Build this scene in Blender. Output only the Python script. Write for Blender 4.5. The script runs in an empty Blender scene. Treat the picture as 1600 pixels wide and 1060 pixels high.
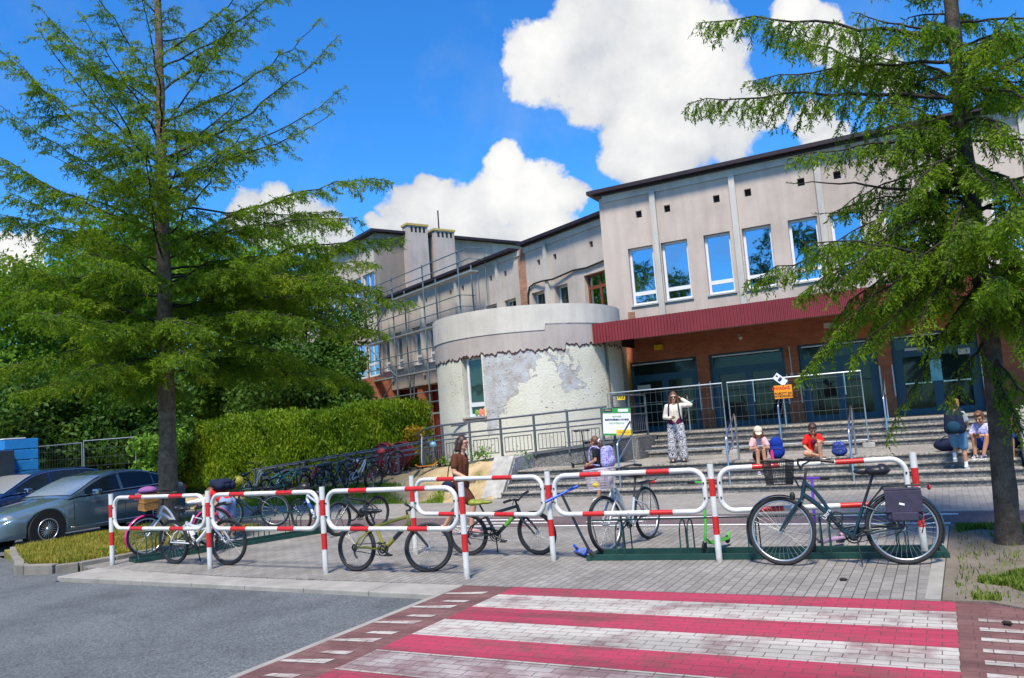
import bpy, math, random
import numpy as np
from mathutils import Vector as V, Matrix as M, Quaternion
random.seed(7); rng = np.random.default_rng(7)
SC = bpy.context.scene; COL = SC.collection
R = math.radians
# ------------------------------------------------------------------ mesh helpers
class MB:
    def __init__(s): s.v = []; s.f = []; s.m = []; s.s = []
    def add(s, vs, fs, mi=0, sm=False):
        o = len(s.v); s.v += [tuple(p) for p in vs]
        for f in fs: s.f.append(tuple(i + o for i in f)); s.m.append(mi); s.s.append(sm)
        return s
    def box(s, c, sz, rot=None, mi=0):
        x, y, z = (a / 2 for a in sz); c = V(c)
        vs = [V((i * x, j * y, k * z)) for k in (-1, 1) for j in (-1, 1) for i in (-1, 1)]
        if rot is not None: vs = [rot @ p for p in vs]
        return s.add([p + c for p in vs], [(0, 2, 3, 1), (4, 5, 7, 6), (0, 1, 5, 4), (2, 6, 7, 3), (0, 4, 6, 2), (1, 3, 7, 5)], mi)
    def bx(s, x0, x1, y0, y1, z0, z1, mi=0):
        return s.box(((x0 + x1) / 2, (y0 + y1) / 2, (z0 + z1) / 2), (x1 - x0, y1 - y0, z1 - z0), None, mi)
    def tube(s, pts, r, n=8, closed=False, mi=0, sm=True, caps=True):
        pts = [V(p) for p in pts]; k = len(pts)
        rs = r if isinstance(r, (list, tuple)) else [r] * k
        T = []
        for i in range(k):
            if closed: t = pts[(i + 1) % k] - pts[i - 1]
            else: t = pts[min(i + 1, k - 1)] - pts[max(i - 1, 0)]
            T.append(t.normalized() if t.length > 1e-9 else V((0, 0, 1)))
        a = V((0, 0, 1)) if abs(T[0].z) < .9 else V((1, 0, 0))
        u = T[0].cross(a).normalized(); vs = []
        for i in range(k):
            u = (u - T[i] * u.dot(T[i])).normalized(); w = T[i].cross(u)
            for j in range(n):
                an = 2 * math.pi * j / n
                vs.append(pts[i] + (u * math.cos(an) + w * math.sin(an)) * rs[i])
        fs = []
        for i in range(k if closed else k - 1):
            b = (i + 1) % k
            for j in range(n):
                q = (j + 1) % n; fs.append((i * n + j, i * n + q, b * n + q, b * n + j))
        s.add(vs, fs, mi, sm)
        if caps and not closed:
            s.add(vs[:n], [tuple(range(n))[::-1]], mi); s.add(vs[-n:], [tuple(range(n))], mi)
        return s
    def ell(s, c, r, rot=None, nu=14, nv=9, mi=0):
        if not isinstance(r, (list, tuple)): r = (r, r, r)
        c = V(c); vs = []; fs = []
        for i in range(nv + 1):
            t = math.pi * i / nv
            for j in range(nu):
                a = 2 * math.pi * j / nu
                p = V((r[0] * math.sin(t) * math.cos(a), r[1] * math.sin(t) * math.sin(a), r[2] * math.cos(t)))
                vs.append(c + (rot @ p if rot is not None else p))
        for i in range(nv):
            for j in range(nu):
                q = (j + 1) % nu; fs.append((i * nu + j, (i + 1) * nu + j, (i + 1) * nu + q, i * nu + q))
        return s.add(vs, fs, mi, True)
    def cap(s, p0, p1, r0, r1, n=12):            # tapered capsule
        p0, p1 = V(p0), V(p1); d = p1 - p0; L = max(d.length, 1e-6); d /= L
        pts = []; rs = []
        for a in (-90, -60, -30, 0): pts.append(p0 + d * r0 * math.sin(R(a))); rs.append(max(r0 * math.cos(R(a)), 1e-4))
        for a in (0, 30, 60, 90): pts.append(p1 + d * r1 * math.sin(R(a))); rs.append(max(r1 * math.cos(R(a)), 1e-4))
        return s.tube(pts, rs, n)
    def prism(s, poly, y0, y1, mi=0, sm=False, fn=None):   # polygon in (x,z) extruded along y
        fn = fn or (lambda x, y, z: (x, y, z)); n = len(poly)
        vs = [fn(x, y0, z) for x, z in poly] + [fn(x, y1, z) for x, z in poly]
        s.add(vs, [tuple(range(n)), tuple(range(n, 2 * n))[::-1]], mi)
        return s.add(vs, [(i, i + n, (i + 1) % n + n, (i + 1) % n) for i in range(n)], mi, sm)
    def quad(s, a, b, c, d, mi=0): return s.add([a, b, c, d], [(0, 1, 2, 3)], mi)
    def torus(s, c, ax, RR, r, n=36, k=8, mi=0):
        c = V(c); ax = V(ax).normalized(); a = V((0, 0, 1)) if abs(ax.z) < .9 else V((1, 0, 0))
        u = ax.cross(a).normalized(); w = ax.cross(u)
        return s.tube([c + (u * math.cos(t) + w * math.sin(t)) * RR for t in [2 * math.pi * i / n for i in range(n)]], r, k, True, mi)
    def xf(s, m): s.v = [tuple(m @ V(p)) for p in s.v]; return s
    def build(s, name, mats, parent=None, bevel=0, kind=None, fix=True):
        me = bpy.data.meshes.new(name); me.from_pydata(s.v, [], s.f)
        mats = mats if isinstance(mats, (list, tuple)) else [mats]
        for m in mats: me.materials.append(m)
        me.polygons.foreach_set('material_index', s.m); me.polygons.foreach_set('use_smooth', s.s)
        me.update()
        if fix:
            import bmesh
            b = bmesh.new(); b.from_mesh(me); bmesh.ops.recalc_face_normals(b, faces=b.faces); b.to_mesh(me); b.free()
        o = bpy.data.objects.new(name, me); COL.objects.link(o)
        if parent is not None: o.parent = parent
        if bevel:
            bm = o.modifiers.new('bevel', 'BEVEL'); bm.width = bevel; bm.segments = 2; bm.limit_method = 'ANGLE'; bm.angle_limit = R(40)
        if kind: o['kind'] = kind
        return o
def np_mesh(name, verts, faces, mats, parent=None, kind=None, smooth=False, midx=None):
    me = bpy.data.meshes.new(name); nv = len(verts); nf, k = faces.shape
    me.vertices.add(nv); me.vertices.foreach_set('co', np.asarray(verts, np.float32).ravel())
    me.loops.add(nf * k); me.loops.foreach_set('vertex_index', faces.astype(np.int32).ravel())
    me.polygons.add(nf); me.polygons.foreach_set('loop_start', np.arange(0, nf * k, k, dtype=np.int32))
    me.polygons.foreach_set('loop_total', np.full(nf, k, np.int32))
    for m in (mats if isinstance(mats, (list, tuple)) else [mats]): me.materials.append(m)
    if midx is not None: me.polygons.foreach_set('material_index', midx.astype(np.int32))
    if smooth: me.polygons.foreach_set('use_smooth', np.ones(nf, bool))
    me.update(calc_edges=True); me.validate()
    o = bpy.data.objects.new(name, me); COL.objects.link(o)
    if parent is not None: o.parent = parent
    if kind: o['kind'] = kind
    return o
def tag(o, label, cat=None, group=None):
    o['label'] = label
    if cat: o['category'] = cat
    if group: o['group'] = group
    return o
def thing(name, label, cat, loc=(0, 0, 0), rz=0, group=None):
    o = bpy.data.objects.new(name, None); COL.objects.link(o); o.empty_display_size = .2
    o.location = loc; o.rotation_euler = (0, 0, rz); return tag(o, label, cat, group)
def copy_tree(o, parent=None):
    kids = [c for c in bpy.data.objects if c.parent == o]
    c = o.copy(); COL.objects.link(c); c.parent = parent
    for k in kids: copy_tree(k, c)
    return c
def recolor(root, old, new):
    for c in root.children_recursive:
        if c.type == 'MESH' and old.name in [m.name for m in c.data.materials]:
            c.data = c.data.copy()
            for i, m in enumerate(c.data.materials):
                if m == old: c.data.materials[i] = new
# ------------------------------------------------------------------ materials
MAT = {}
def nt(name):
    m = bpy.data.materials.new(name); m.use_nodes = True; t = m.node_tree
    return m, t, t.nodes['Principled BSDF']
def N(t, typ, **k):
    n = t.nodes.new(typ)
    for a, b in k.items():
        if hasattr(n, a): setattr(n, a, b)
        else: n.inputs[a].default_value = b
    return n
def noise(t, scale, detail=4, rough=.55, co='Object', dist=0):
    tc = N(t, 'ShaderNodeTexCoord'); n = N(t, 'ShaderNodeTexNoise'); n.inputs['Scale'].default_value = scale
    n.inputs['Detail'].default_value = detail; n.inputs['Roughness'].default_value = rough; n.inputs['Distortion'].default_value = dist
    t.links.new(tc.outputs[co], n.inputs['Vector']); return n.outputs[0]
def ramp(t, src, stops, interp='LINEAR'):
    r = N(t, 'ShaderNodeValToRGB'); r.color_ramp.interpolation = interp; e = r.color_ramp.elements
    while len(e) < len(stops): e.new(.5)
    for i, (p, c) in enumerate(stops):
        e[i].position = p; e[i].color = (*c, 1) if len(c) == 3 else c
    t.links.new(src, r.inputs[0]); return r.outputs[0]
def mixc(t, fac, a, b, mode='MIX'):
    n = N(t, 'ShaderNodeMix', data_type='RGBA', blend_type=mode)
    for s, x in ((n.inputs[0], fac), (n.inputs[6], a), (n.inputs[7], b)):
        if hasattr(x, 'node'): t.links.new(x, s)
        elif isinstance(x, (int, float)): s.default_value = x
        else: s.default_value = (*x, 1)
    return n.outputs[2]
def mth(t, op, a, b=0, c=0, clamp=False):
    n = N(t, 'ShaderNodeMath', operation=op); n.use_clamp = clamp
    for i, x in enumerate((a, b, c)):
        if hasattr(x, 'node'): t.links.new(x, n.inputs[i])
        else: n.inputs[i].default_value = x
    return n.outputs[0]
def bump(t, b, h, strength=.3, dist=.02):
    n = N(t, 'ShaderNodeBump'); n.inputs['Strength'].default_value = strength; n.inputs['Distance'].default_value = dist
    t.links.new(h, n.inputs['Height']); t.links.new(n.outputs[0], b.inputs['Normal'])
def pm(name, c, rough=.5, metal=0, var=.15, scale=8, bmp=0, spec=.5, coat=0):
    """paint / metal / cloth: base colour with a little noise"""
    if name in MAT: return MAT[name]
    m, t, b = nt(name); f = noise(t, scale, 5)
    lo = tuple(x * (1 - var) for x in c); hi = tuple(min(1, x * (1 + var)) for x in c)
    t.links.new(ramp(t, f, [(.3, lo), (.7, hi)]), b.inputs['Base Color'])
    b.inputs['Roughness'].default_value = rough; b.inputs['Metallic'].default_value = metal
    b.inputs['Specular IOR Level'].default_value = spec
    if coat: b.inputs['Coat Weight'].default_value = coat; b.inputs['Coat Roughness'].default_value = .05
    if bmp: bump(t, b, noise(t, scale * 6, 4), bmp, .01)
    MAT[name] = m; return m
def worldpos(t):
    g = N(t, 'ShaderNodeNewGeometry'); return g.outputs['Position']
def wnoise(t, scale, detail=4, rough=.55, stretch=None):
    n = N(t, 'ShaderNodeTexNoise'); n.inputs['Scale'].default_value = scale; n.inputs['Detail'].default_value = detail
    n.inputs['Roughness'].default_value = rough; p = worldpos(t)
    if stretch:
        mp = N(t, 'ShaderNodeMapping'); mp.inputs['Scale'].default_value = stretch; t.links.new(p, mp.inputs[0]); p = mp.outputs[0]
    t.links.new(p, n.inputs['Vector']); return n.outputs[0]
def brick(t, w, h, mortar=.006, rotz=0, axes=None, offset=.5):
    p = worldpos(t); mp = N(t, 'ShaderNodeMapping'); mp.inputs['Rotation'].default_value = (0, 0, rotz); t.links.new(p, mp.inputs[0]); p = mp.outputs[0]
    if axes:
        sx = N(t, 'ShaderNodeSeparateXYZ'); t.links.new(p, sx.inputs[0]); cx = N(t, 'ShaderNodeCombineXYZ')
        for i, a in enumerate(axes):
            src = mth(t, 'ADD', sx.outputs[0], sx.outputs[1]) if a == 'S' else sx.outputs['XYZ'.index(a)]
            t.links.new(src, cx.inputs[i])
        p = cx.outputs[0]
    b = N(t, 'ShaderNodeTexBrick'); b.offset = offset
    b.inputs['Scale'].default_value = 1; b.inputs['Brick Width'].default_value = w; b.inputs['Row Height'].default_value = h
    b.inputs['Mortar Size'].default_value = mortar; b.inputs['Mortar Smooth'].default_value = .3; b.inputs['Bias'].default_value = 0
    b.inputs['Color1'].default_value = (0, 0, 0, 1); b.inputs['Color2'].default_value = (1, 1, 1, 1); b.inputs['Mortar'].default_value = (.5, .5, .5, 1)
    t.links.new(p, b.inputs['Vector']); return b.outputs['Color'], b.outputs['Fac']
def brickmat(name, c1, c2, mort, w, h, ms=.006, rotz=0, axes=None, rough=.85, var=.35, bs=.5, dirt=1.3):
    m, t, b = nt(name); c, f = brick(t, w, h, ms, rotz, axes)
    col = mixc(t, c, c1, c2)
    col = mixc(t, f, col, mort)
    big = ramp(t, wnoise(t, dirt, 6, .6), [(.3, (1 - var,) * 3), (.7, (1 + var * .4,) * 3)])
    col = mixc(t, 1, col, big, 'MULTIPLY')
    col = mixc(t, 1, col, ramp(t, wnoise(t, 45, 4, .7), [(.3, (.8,) * 3), (.7, (1.15,) * 3)]), 'MULTIPLY')
    t.links.new(col, b.inputs['Base Color']); b.inputs['Roughness'].default_value = rough
    h_ = mth(t, 'SUBTRACT', mth(t, 'MULTIPLY', wnoise(t, 60, 3), .4), f); bump(t, b, h_, bs, .006)
    MAT[name] = m; return m
# text as real flat lettering
def text_mesh(name, s, size, mat, parent, mtx, align='CENTER', bold=0):
    cu = bpy.data.curves.new('t', 'FONT'); cu.body = s; cu.size = size; cu.align_x = align; cu.align_y = 'CENTER'; cu.extrude = .0012
    if bold: cu.offset = bold
    o = bpy.data.objects.new('t', cu); COL.objects.link(o)
    me = bpy.data.meshes.new_from_object(o.evaluated_get(bpy.context.evaluated_depsgraph_get()))
    bpy.data.objects.remove(o); bpy.data.curves.remove(cu)
    me.transform(mtx); me.materials.clear(); me.materials.append(mat); me.name = name
    r = bpy.data.objects.new(name, me); COL.objects.link(r); r.parent = parent; return r
# ------------------------------------------------------------------ camera (solved from the photo's vanishing lines)
EYE = 1.72; YAW, PIT, ROL, FPX = 0.487269, 0.106436, 0.0746528, 1246.45
Fd = V((-math.sin(YAW) * math.cos(PIT), math.cos(YAW) * math.cos(PIT), math.sin(PIT)))
R0 = V((math.cos(YAW), math.sin(YAW), 0)); U0 = R0.cross(Fd)
Rt = R0 * math.cos(ROL) - U0 * math.sin(ROL); Up = U0 * math.cos(ROL) + R0 * math.sin(ROL)
def ray(x, y): return Fd * FPX + Rt * (x - 800) - Up * (y - 530)
def G(x, y, z=0): d = ray(x, y); return d * ((z - EYE) / d.z) + V((0, 0, EYE))
def atY(x, y, Y): d = ray(x, y); return d * (Y / d.y) + V((0, 0, EYE))
def atD(x, y, D): d = ray(x, y); return d * (D / math.hypot(d.x, d.y)) + V((0, 0, EYE))
cam = bpy.data.cameras.new('camera'); co = bpy.data.objects.new('camera', cam); COL.objects.link(co)
cam.sensor_width = 36; cam.lens = FPX / 1600 * 36; cam.clip_end = 5000; cam.clip_start = .05
co.matrix_world = M.Translation((0, 0, EYE)) @ M((Rt, Up, -Fd)).transposed().to_4x4()
SC.camera = co
# ------------------------------------------------------------------ light and sky
SUN = V((.14, -.50, .855)).normalized()
sl = bpy.data.lights.new('sun', 'SUN'); sl.energy = 3.9; sl.angle = R(11); sl.color = (1, .90, .74)
so = bpy.data.objects.new('sun', sl); COL.objects.link(so); so.rotation_euler = SUN.to_track_quat('Z', 'Y').to_euler()
w = bpy.data.worlds.new('World'); SC.world = w; w.use_nodes = True; t = w.node_tree; t.nodes.clear()
out = N(t, 'ShaderNodeOutputWorld'); bg = N(t, 'ShaderNodeBackground'); t.links.new(bg.outputs[0], out.inputs[0])
sky = N(t, 'ShaderNodeTexSky'); sky.sky_type = 'NISHITA'; sky.sun_disc = False
sky.sun_elevation = math.asin(SUN.z); sky.sun_rotation = math.atan2(SUN.x, SUN.y) % (2 * math.pi)
sky.air_density = 1.0; sky.dust_density = .3; sky.ozone_density = 2.5
bg.inputs['Strength'].default_value = .11
hs = N(t, 'ShaderNodeHueSaturation'); hs.inputs['Saturation'].default_value = 1.25; hs.inputs['Value'].default_value = 1.15
t.links.new(sky.outputs[0], hs.inputs['Color'])
tc = N(t, 'ShaderNodeTexCoord'); dirv = tc.outputs['Generated']
def vnoise(scale, det, rough, off=(0, 0, 0)):
    mp = N(t, 'ShaderNodeMapping'); mp.inputs['Location'].default_value = off; t.links.new(dirv, mp.inputs[0])
    n = N(t, 'ShaderNodeTexNoise'); n.inputs['Scale'].default_value = scale; n.inputs['Detail'].default_value = det; n.inputs['Roughness'].default_value = rough
    t.links.new(mp.outputs[0], n.inputs['Vector']); return n
wob = vnoise(7, 5, .6); vm = N(t, 'ShaderNodeVectorMath', operation='SUBTRACT'); t.links.new(wob.outputs['Color'], vm.inputs[0]); vm.inputs[1].default_value = (.5, .5, .5)
vs = N(t, 'ShaderNodeVectorMath', operation='SCALE'); t.links.new(vm.outputs[0], vs.inputs[0]); vs.inputs['Scale'].default_value = .09
va = N(t, 'ShaderNodeVectorMath', operation='ADD'); t.links.new(dirv, va.inputs[0]); t.links.new(vs.outputs[0], va.inputs[1])
vn = N(t, 'ShaderNodeVectorMath', operation='NORMALIZE'); t.links.new(va.outputs[0], vn.inputs[0])
# cumulus as directions in the sky (unit vectors), each with an angular radius
BLOBS = [(850, 85, 75), (930, 40, 90), (1010, 20, 90), (1075, 55, 85), (930, 130, 85), (1000, 130, 100), (1090, 130, 80), (1000, 205, 70), (1060, 215, 95), (985, 250, 50), (1130, 215, 70), (1170, 165, 60), (1020, 275, 55),
         (640, 330, 50), (690, 320, 55), (735, 335, 60), (790, 300, 60), (790, 250, 40), (845, 300, 60), (760, 375, 70), (850, 350, 60), (890, 300, 32), (665, 285, 32), (600, 350, 25),
         (440, 345, 55), (495, 350, 45), (385, 325, 40), (530, 375, 35), (20, 410, 45), (60, 395, 35), (-20, 430, 50),
         (1235, 10, 45), (1290, 60, 50), (1335, 100, 50), (1385, 125, 36), (1260, 190, 40), (1285, 240, 48)]
acc = None
for x, y, r in BLOBS:
    d = ray(x, y).normalized(); cr = math.cos(r * .98 / FPX / (1 + ((x - 800) ** 2 + (y - 530) ** 2) / FPX ** 2) ** .7)
    dp = N(t, 'ShaderNodeVectorMath', operation='DOT_PRODUCT'); t.links.new(vn.outputs[0], dp.inputs[0]); dp.inputs[1].default_value = d
    q = mth(t, 'MULTIPLY_ADD', dp.outputs['Value'], 1 / (1 - cr), -cr / (1 - cr))
    acc = q if acc is None else mth(t, 'SMOOTH_MAX', acc, q, .25)
fine = vnoise(16, 9, .62)
den = mth(t, 'ADD', acc, mth(t, 'MULTIPLY', mth(t, 'SUBTRACT', fine.outputs[0], .5), 2.1))
mask = ramp(t, den, [(.0, (0, 0, 0)), (.1, (.35, .35, .35)), (.32, (1, 1, 1))])
# scattered fair-weather clouds over the rest of the sky (seen only in reflections)
sx = N(t, 'ShaderNodeSeparateXYZ'); t.links.new(dirv, sx.inputs[0])
back = mth(t, 'MULTIPLY', mth(t, 'MULTIPLY_ADD', sx.outputs[1], -3, -.3, True), mth(t, 'MULTIPLY_ADD', sx.outputs[2], 4, 0, True))
bc = ramp(t, vnoise(3.2, 8, .6, (3, 1, 5)).outputs[0], [(.52, (0, 0, 0)), (.64, (1, 1, 1))])
wisp = mth(t, 'MULTIPLY', ramp(t, vnoise(5, 8, .65, (1, 7, 2)).outputs[0], [(.5, (0, 0, 0)), (.8, (1, 1, 1))]), .22)
mask = mth(t, 'MAXIMUM', mth(t, 'MAXIMUM', mask, mth(t, 'MULTIPLY', bc, back)), wisp)
shade = ramp(t, mth(t, 'ADD', mth(t, 'MULTIPLY', vnoise(6, 6, .6, (0, 0, .35)).outputs[0], .8), mth(t, 'MULTIPLY', den, .16)), [(.28, (2.7, 3.0, 3.5)), (.46, (4.3, 4.4, 4.55)), (.66, (5.7, 5.65, 5.55))])
skc = mixc(t, 1, hs.outputs[0], (.42, .88, 1.20), 'MULTIPLY')
t.links.new(mixc(t, mask, skc, shade), bg.inputs['Color'])
SC.view_settings.view_transform = 'Standard'; SC.view_settings.look = 'None'; SC.view_settings.exposure = .70; SC.view_settings.gamma = 1
SC.cycles.max_bounces = 6; SC.cycles.diffuse_bounces = 3; SC.cycles.glossy_bounces = 3; SC.cycles.transparent_max_bounces = 6
SC.cycles.use_denoising = True; SC.cycles.caustics_reflective = False; SC.cycles.caustics_refractive = False
# ================================================================== materials for the site
def asphalt(name, c, rough=.9):
    m, t, b = nt(name)
    vo = N(t, 'ShaderNodeTexVoronoi'); vo.inputs['Scale'].default_value = 70; t.links.new(worldpos(t), vo.inputs['Vector']); sc_ = N(t, 'ShaderNodeSeparateColor'); t.links.new(vo.outputs['Color'], sc_.inputs[0])
    f = ramp(t, mth(t, 'MULTIPLY_ADD', sc_.outputs[0], .5, mth(t, 'MULTIPLY', wnoise(t, 38, 5, .75), .5)), [(.25, tuple(x * .62 for x in c)), (.5, c), (.8, tuple(x * 1.6 for x in c))])
    g = ramp(t, wnoise(t, .8, 8, .65), [(.3, (.64,) * 3), (.5, (1,) * 3), (.7, (1.25,) * 3)])
    col = mixc(t, 1, f, g, 'MULTIPLY')
    ck = N(t, 'ShaderNodeTexVoronoi', feature='DISTANCE_TO_EDGE'); ck.inputs['Scale'].default_value = .55; mp_ = N(t, 'ShaderNodeVectorMath', operation='ADD'); nz_ = N(t, 'ShaderNodeTexNoise'); nz_.inputs['Scale'].default_value = 1.6; nz_.inputs['Detail'].default_value = 6; t.links.new(worldpos(t), nz_.inputs['Vector'])
    t.links.new(worldpos(t), mp_.inputs[0]); t.links.new(nz_.outputs['Color'], mp_.inputs[1]); t.links.new(mp_.outputs[0], ck.inputs['Vector'])
    cr = mth(t, 'MULTIPLY', ramp(t, ck.outputs['Distance'], [(.004, (1, 1, 1)), (.012, (0, 0, 0))]), ramp(t, wnoise(t, .35, 2), [(.5, (0, 0, 0)), (.56, (1, 1, 1))]))
    col = mixc(t, mth(t, 'MULTIPLY', cr, .22), col, tuple(x * .25 for x in c)); st_ = ramp(t, wnoise(t, 1.7, 3, .5), [(.66, (0, 0, 0)), (.74, (.22, .22, .22))]); col = mixc(t, st_, col, tuple(x * .45 for x in c))
    t.links.new(col, b.inputs['Base Color']); b.inputs['Roughness'].default_value = rough
    bump(t, b, mth(t, 'ADD', wnoise(t, 90, 4), sc_.outputs[0]), .5, .006); return m
m_road = asphalt('asphalt', (.098, .108, .116)); m_bike = asphalt('red_asphalt', (.12, .085, .09))
m_pave = brickmat('grey_pavers', (.225, .21, .195), (.285, .27, .25), (.08, .07, .06), .2, .1, .005, R(90), None, .9, .3, .6)
m_path = brickmat('pale_pavers', (.26, .24, .215), (.31, .29, .265), (.16, .145, .13), .2, .1, .004, R(90), None, .9, .22, .4)
m_kerb = pm('kerb_concrete', (.29, .275, .25), .9, 0, .18, 3, .3)
m_conc = pm('old_concrete', (.36, .35, .33), .9, 0, .25, 4, .4)
def paint_on_pavers(name, c, worn, amount, base=(.19, .10, .095)):
    m, t, b = nt(name); cc, f = brick(t, .2, .1, .0045)
    wear = ramp(t, mth(t, 'ADD', wnoise(t, 2.2, 7, .65), mth(t, 'MULTIPLY', cc, .10)), [(amount - .05, (0, 0, 0)), (amount + .12, (1, 1, 1))])
    a = mixc(t, cc, tuple(x * .93 for x in c), c)
    col = mixc(t, wear, a, worn)
    col = mixc(t, mth(t, 'MULTIPLY', f, .8), col, tuple(x * .5 for x in base))
    col = mixc(t, 1, col, ramp(t, wnoise(t, 70, 4, .7), [(.3, (.86,) * 3), (.7, (1.1,) * 3)]), 'MULTIPLY')
    col = mixc(t, 1, col, ramp(t, wnoise(t, 1.5, 5, .6, (.22, 2.2, 1)), [(.35, (.74,) * 3), (.55, (1.04,) * 3)]), 'MULTIPLY')
    t.links.new(col, b.inputs['Base Color']); b.inputs['Roughness'].default_value = .75
    bump(t, b, mth(t, 'SUBTRACT', mth(t, 'MULTIPLY', wnoise(t, 60, 3), .3), f), .6, .006); return m
m_xred = paint_on_pavers('red_crossing_paint', (.39, .035, .078), (.22, .05, .06), .57)
m_xwhite = paint_on_pavers('white_crossing_paint', (.47, .44, .40), (.27, .19, .18), .585)
m_xwhite2 = paint_on_pavers('worn_white_crossing_paint', (.38, .335, .325), (.22, .145, .145), .50)
m_xbase = paint_on_pavers('brown_pavers', (.15, .065, .06), (.19, .095, .085), .55)
m_white = pm('white_road_paint', (.72, .72, .70), .7, 0, .12, 10)
def groundmat(name, stops, sc=1.2, fine=60):
    m, t, b = nt(name); f = wnoise(t, sc, 8, .65)
    col = mixc(t, 1, ramp(t, f, stops), ramp(t, wnoise(t, fine, 4, .7), [(.3, (.7,) * 3), (.7, (1.25,) * 3)]), 'MULTIPLY')
    t.links.new(col, b.inputs['Base Color']); b.inputs['Roughness'].default_value = .95; b.inputs['Specular IOR Level'].default_value = .2
    bump(t, b, mth(t, 'ADD', wnoise(t, 30, 6, .7), f), .7, .03); return m
m_dirt = groundmat('dirt', [(.3, (.13, .105, .08)), (.5, (.20, .17, .14)), (.7, (.25, .22, .18))], 1.3)
m_sand = groundmat('sand', [(.32, (.14, .15, .03)), (.42, (.36, .27, .15)), (.6, (.50, .38, .22)), (.75, (.55, .43, .27))], 1.6)
m_lawn = groundmat('lawn_soil', [(.3, (.07, .11, .02)), (.55, (.13, .17, .03)), (.7, (.22, .20, .06))], 2.0)
m_dry = groundmat('dry_lawn_soil', [(.3, (.14, .13, .03)), (.55, (.24, .21, .05)), (.7, (.30, .25, .08))], 2.0)
# ================================================================== the ground
def sheet(name, pts, z, mat, th=None):
    b = MB(); n = len(pts)
    if th:
        vs = [(x, y, z) for x, y in pts] + [(x, y, z - th) for x, y in pts]
        b.add(vs, [tuple(range(n))] + [(i, i + n, (i + 1) % n + n, (i + 1) % n) for i in range(n)])
    else: b.add([(x, y, z) for x, y in pts], [tuple(range(n))])
    return b.build(name, mat, kind='structure')
sheet('ground', [(-600, -300), (600, -300), (600, 700), (-600, 700)], -.14, m_lawn)
sheet('road', [(-70, -40), (60, -40), (60, 7.27), (-11.7, 7.27), (-11.7, 7.9), (-12.6, 7.95), (-13.4, 7.95), (-13.6, 8.2), (-16.25, 9.0), (-16.35, 40), (-70, 40)], -.06, m_road)
sheet('pavement', [(-12.32, 8.1), (-12.0, 7.99), (-8.4, 7.72), (-4.9, 7.66), (-.33, 7.66), (-.24, 11.92), (-12.15, 11.92), (-12.25, 8.5)], 0, m_pave, .12)
sheet('paver_edge', [(-.33, 7.7), (-.21, 7.7), (-.12, 11.9), (-.24, 11.9)], .004, m_kerb, .1)
k = MB()
for i in range(7):
    x0 = -11.75 + i * .98; x1 = x0 + .972
    yi = lambda x: 7.66 + max(0, (-8.4 - x)) * .10; yo = lambda x: 7.20 + max(0, -x - 5) * .022
    vs = [(x0, yo(x0), -.004), (x1, yo(x1), -.004), (x1, yi(x1), .001), (x0, yi(x0), .001)]
    k.add(vs + [(x, y, -.13) for x, y, z in vs], [(0, 1, 2, 3), (0, 4, 5, 1), (1, 5, 6, 2), (2, 6, 7, 3), (3, 7, 4, 0)])
k.build('kerb', m_kerb, kind='structure', bevel=.012)
# crossing: a raised table of brown pavers, painted
sheet('crossing', [(-4.88, -6), (.55, -6), (.55, 7.30), (.12, 7.655), (-4.88, 7.655)], -.004, m_xbase, .09)
sheet('crossing_edge', [(-4.97, -6), (-4.885, -6), (-4.885, 7.19), (-4.97, 7.16)], -.010, m_kerb, .09)
E1 = [7.64, 7.29, 6.76, 6.28, 5.76, 5.28, 4.76, 4.28, 3.76]
rd, wh, wh2 = MB(), MB(), MB()
for i in range(len(E1) - 1):
    a, b_ = E1[i], E1[i + 1]; T = rd if i % 2 == 0 else (wh if i == 1 or i == 3 else wh2)
    T.add([(-4.24, b_, 0), (-.1, b_, 0), (-.1, a, 0), (-4.24, a, 0)], [(0, 1, 2, 3)])
    if i == 5:
        for q, d in ((a, -.03), (b_, .03)): wh.add([(-4.24, q, .004), (-.1, q, .004), (-.1, q + d, .004), (-4.24, q + d, .004)], [(0, 1, 2, 3)])
rd.build('red_stripes', m_xred, kind='structure'); 
for j in range(10):          # the shark-tooth marks down both ramps
    y = 7.33 - j * .30 - (.02 if j % 2 else 0)
    if j % 2: wh.add([(-4.40, y, 0), (-4.42, y - .10, 0), (-4.70, y - .12, 0), (-4.66, y - .045, 0)], [(0, 1, 2, 3)])
    else: wh.add([(-4.42, y + .06, 0), (-4.43, y - .06, 0), (-4.86, y - .11, 0), (-4.86, y - .055, 0)], [(0, 1, 2, 3)])
    y2 = 7.12 - j * .27
    wh.add([(.04, y2, 0), (.04, y2 - .09, 0), (.54, y2 - .12, 0), (.54, y2 - .04, 0)], [(0, 1, 2, 3)])
wh.build('white_stripes', m_xwhite, kind='structure'); wh2.build('worn_white_stripes', m_xwhite2, kind='structure')
sheet('bike_path', [(-16.3, 11.96), (14, 11.96), (14, 13.30), (-16.3, 13.30)], .002, m_bike, .12)
sheet('path_kerb', [(-16.3, 13.305), (14, 13.305), (14, 13.38), (-16.3, 13.38)], .010, m_kerb, .12)
sheet('path_kerb', [(-12.1, 11.93), (14, 11.93), (14, 11.955), (-12.1, 11.955)], .008, m_kerb, .12)
sheet('path', [(-17.4, 13.385), (14, 13.385), (14, 16.62), (-9.6, 16.62), (-10.6, 16.0), (-17.4, 16.3)], .003, m_path, .12)
wl = MB()
for x0, x1, y0, y1 in ((-5.9, -.1, 12.05, 12.16), (-5.2, .0, 12.93, 13.05), (-8.0, -6.3, 12.85, 12.97), (-7.6, -6.1, 12.45, 12.55), (-8.2, -6.8, 12.08, 12.18), (-5.5, -4.5, 12.5, 12.6)):
    wl.add([(x0, y0, .007), (x1, y0, .007), (x1, y1, .007), (x0, y1, .007)], [(0, 1, 2, 3)])
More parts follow.
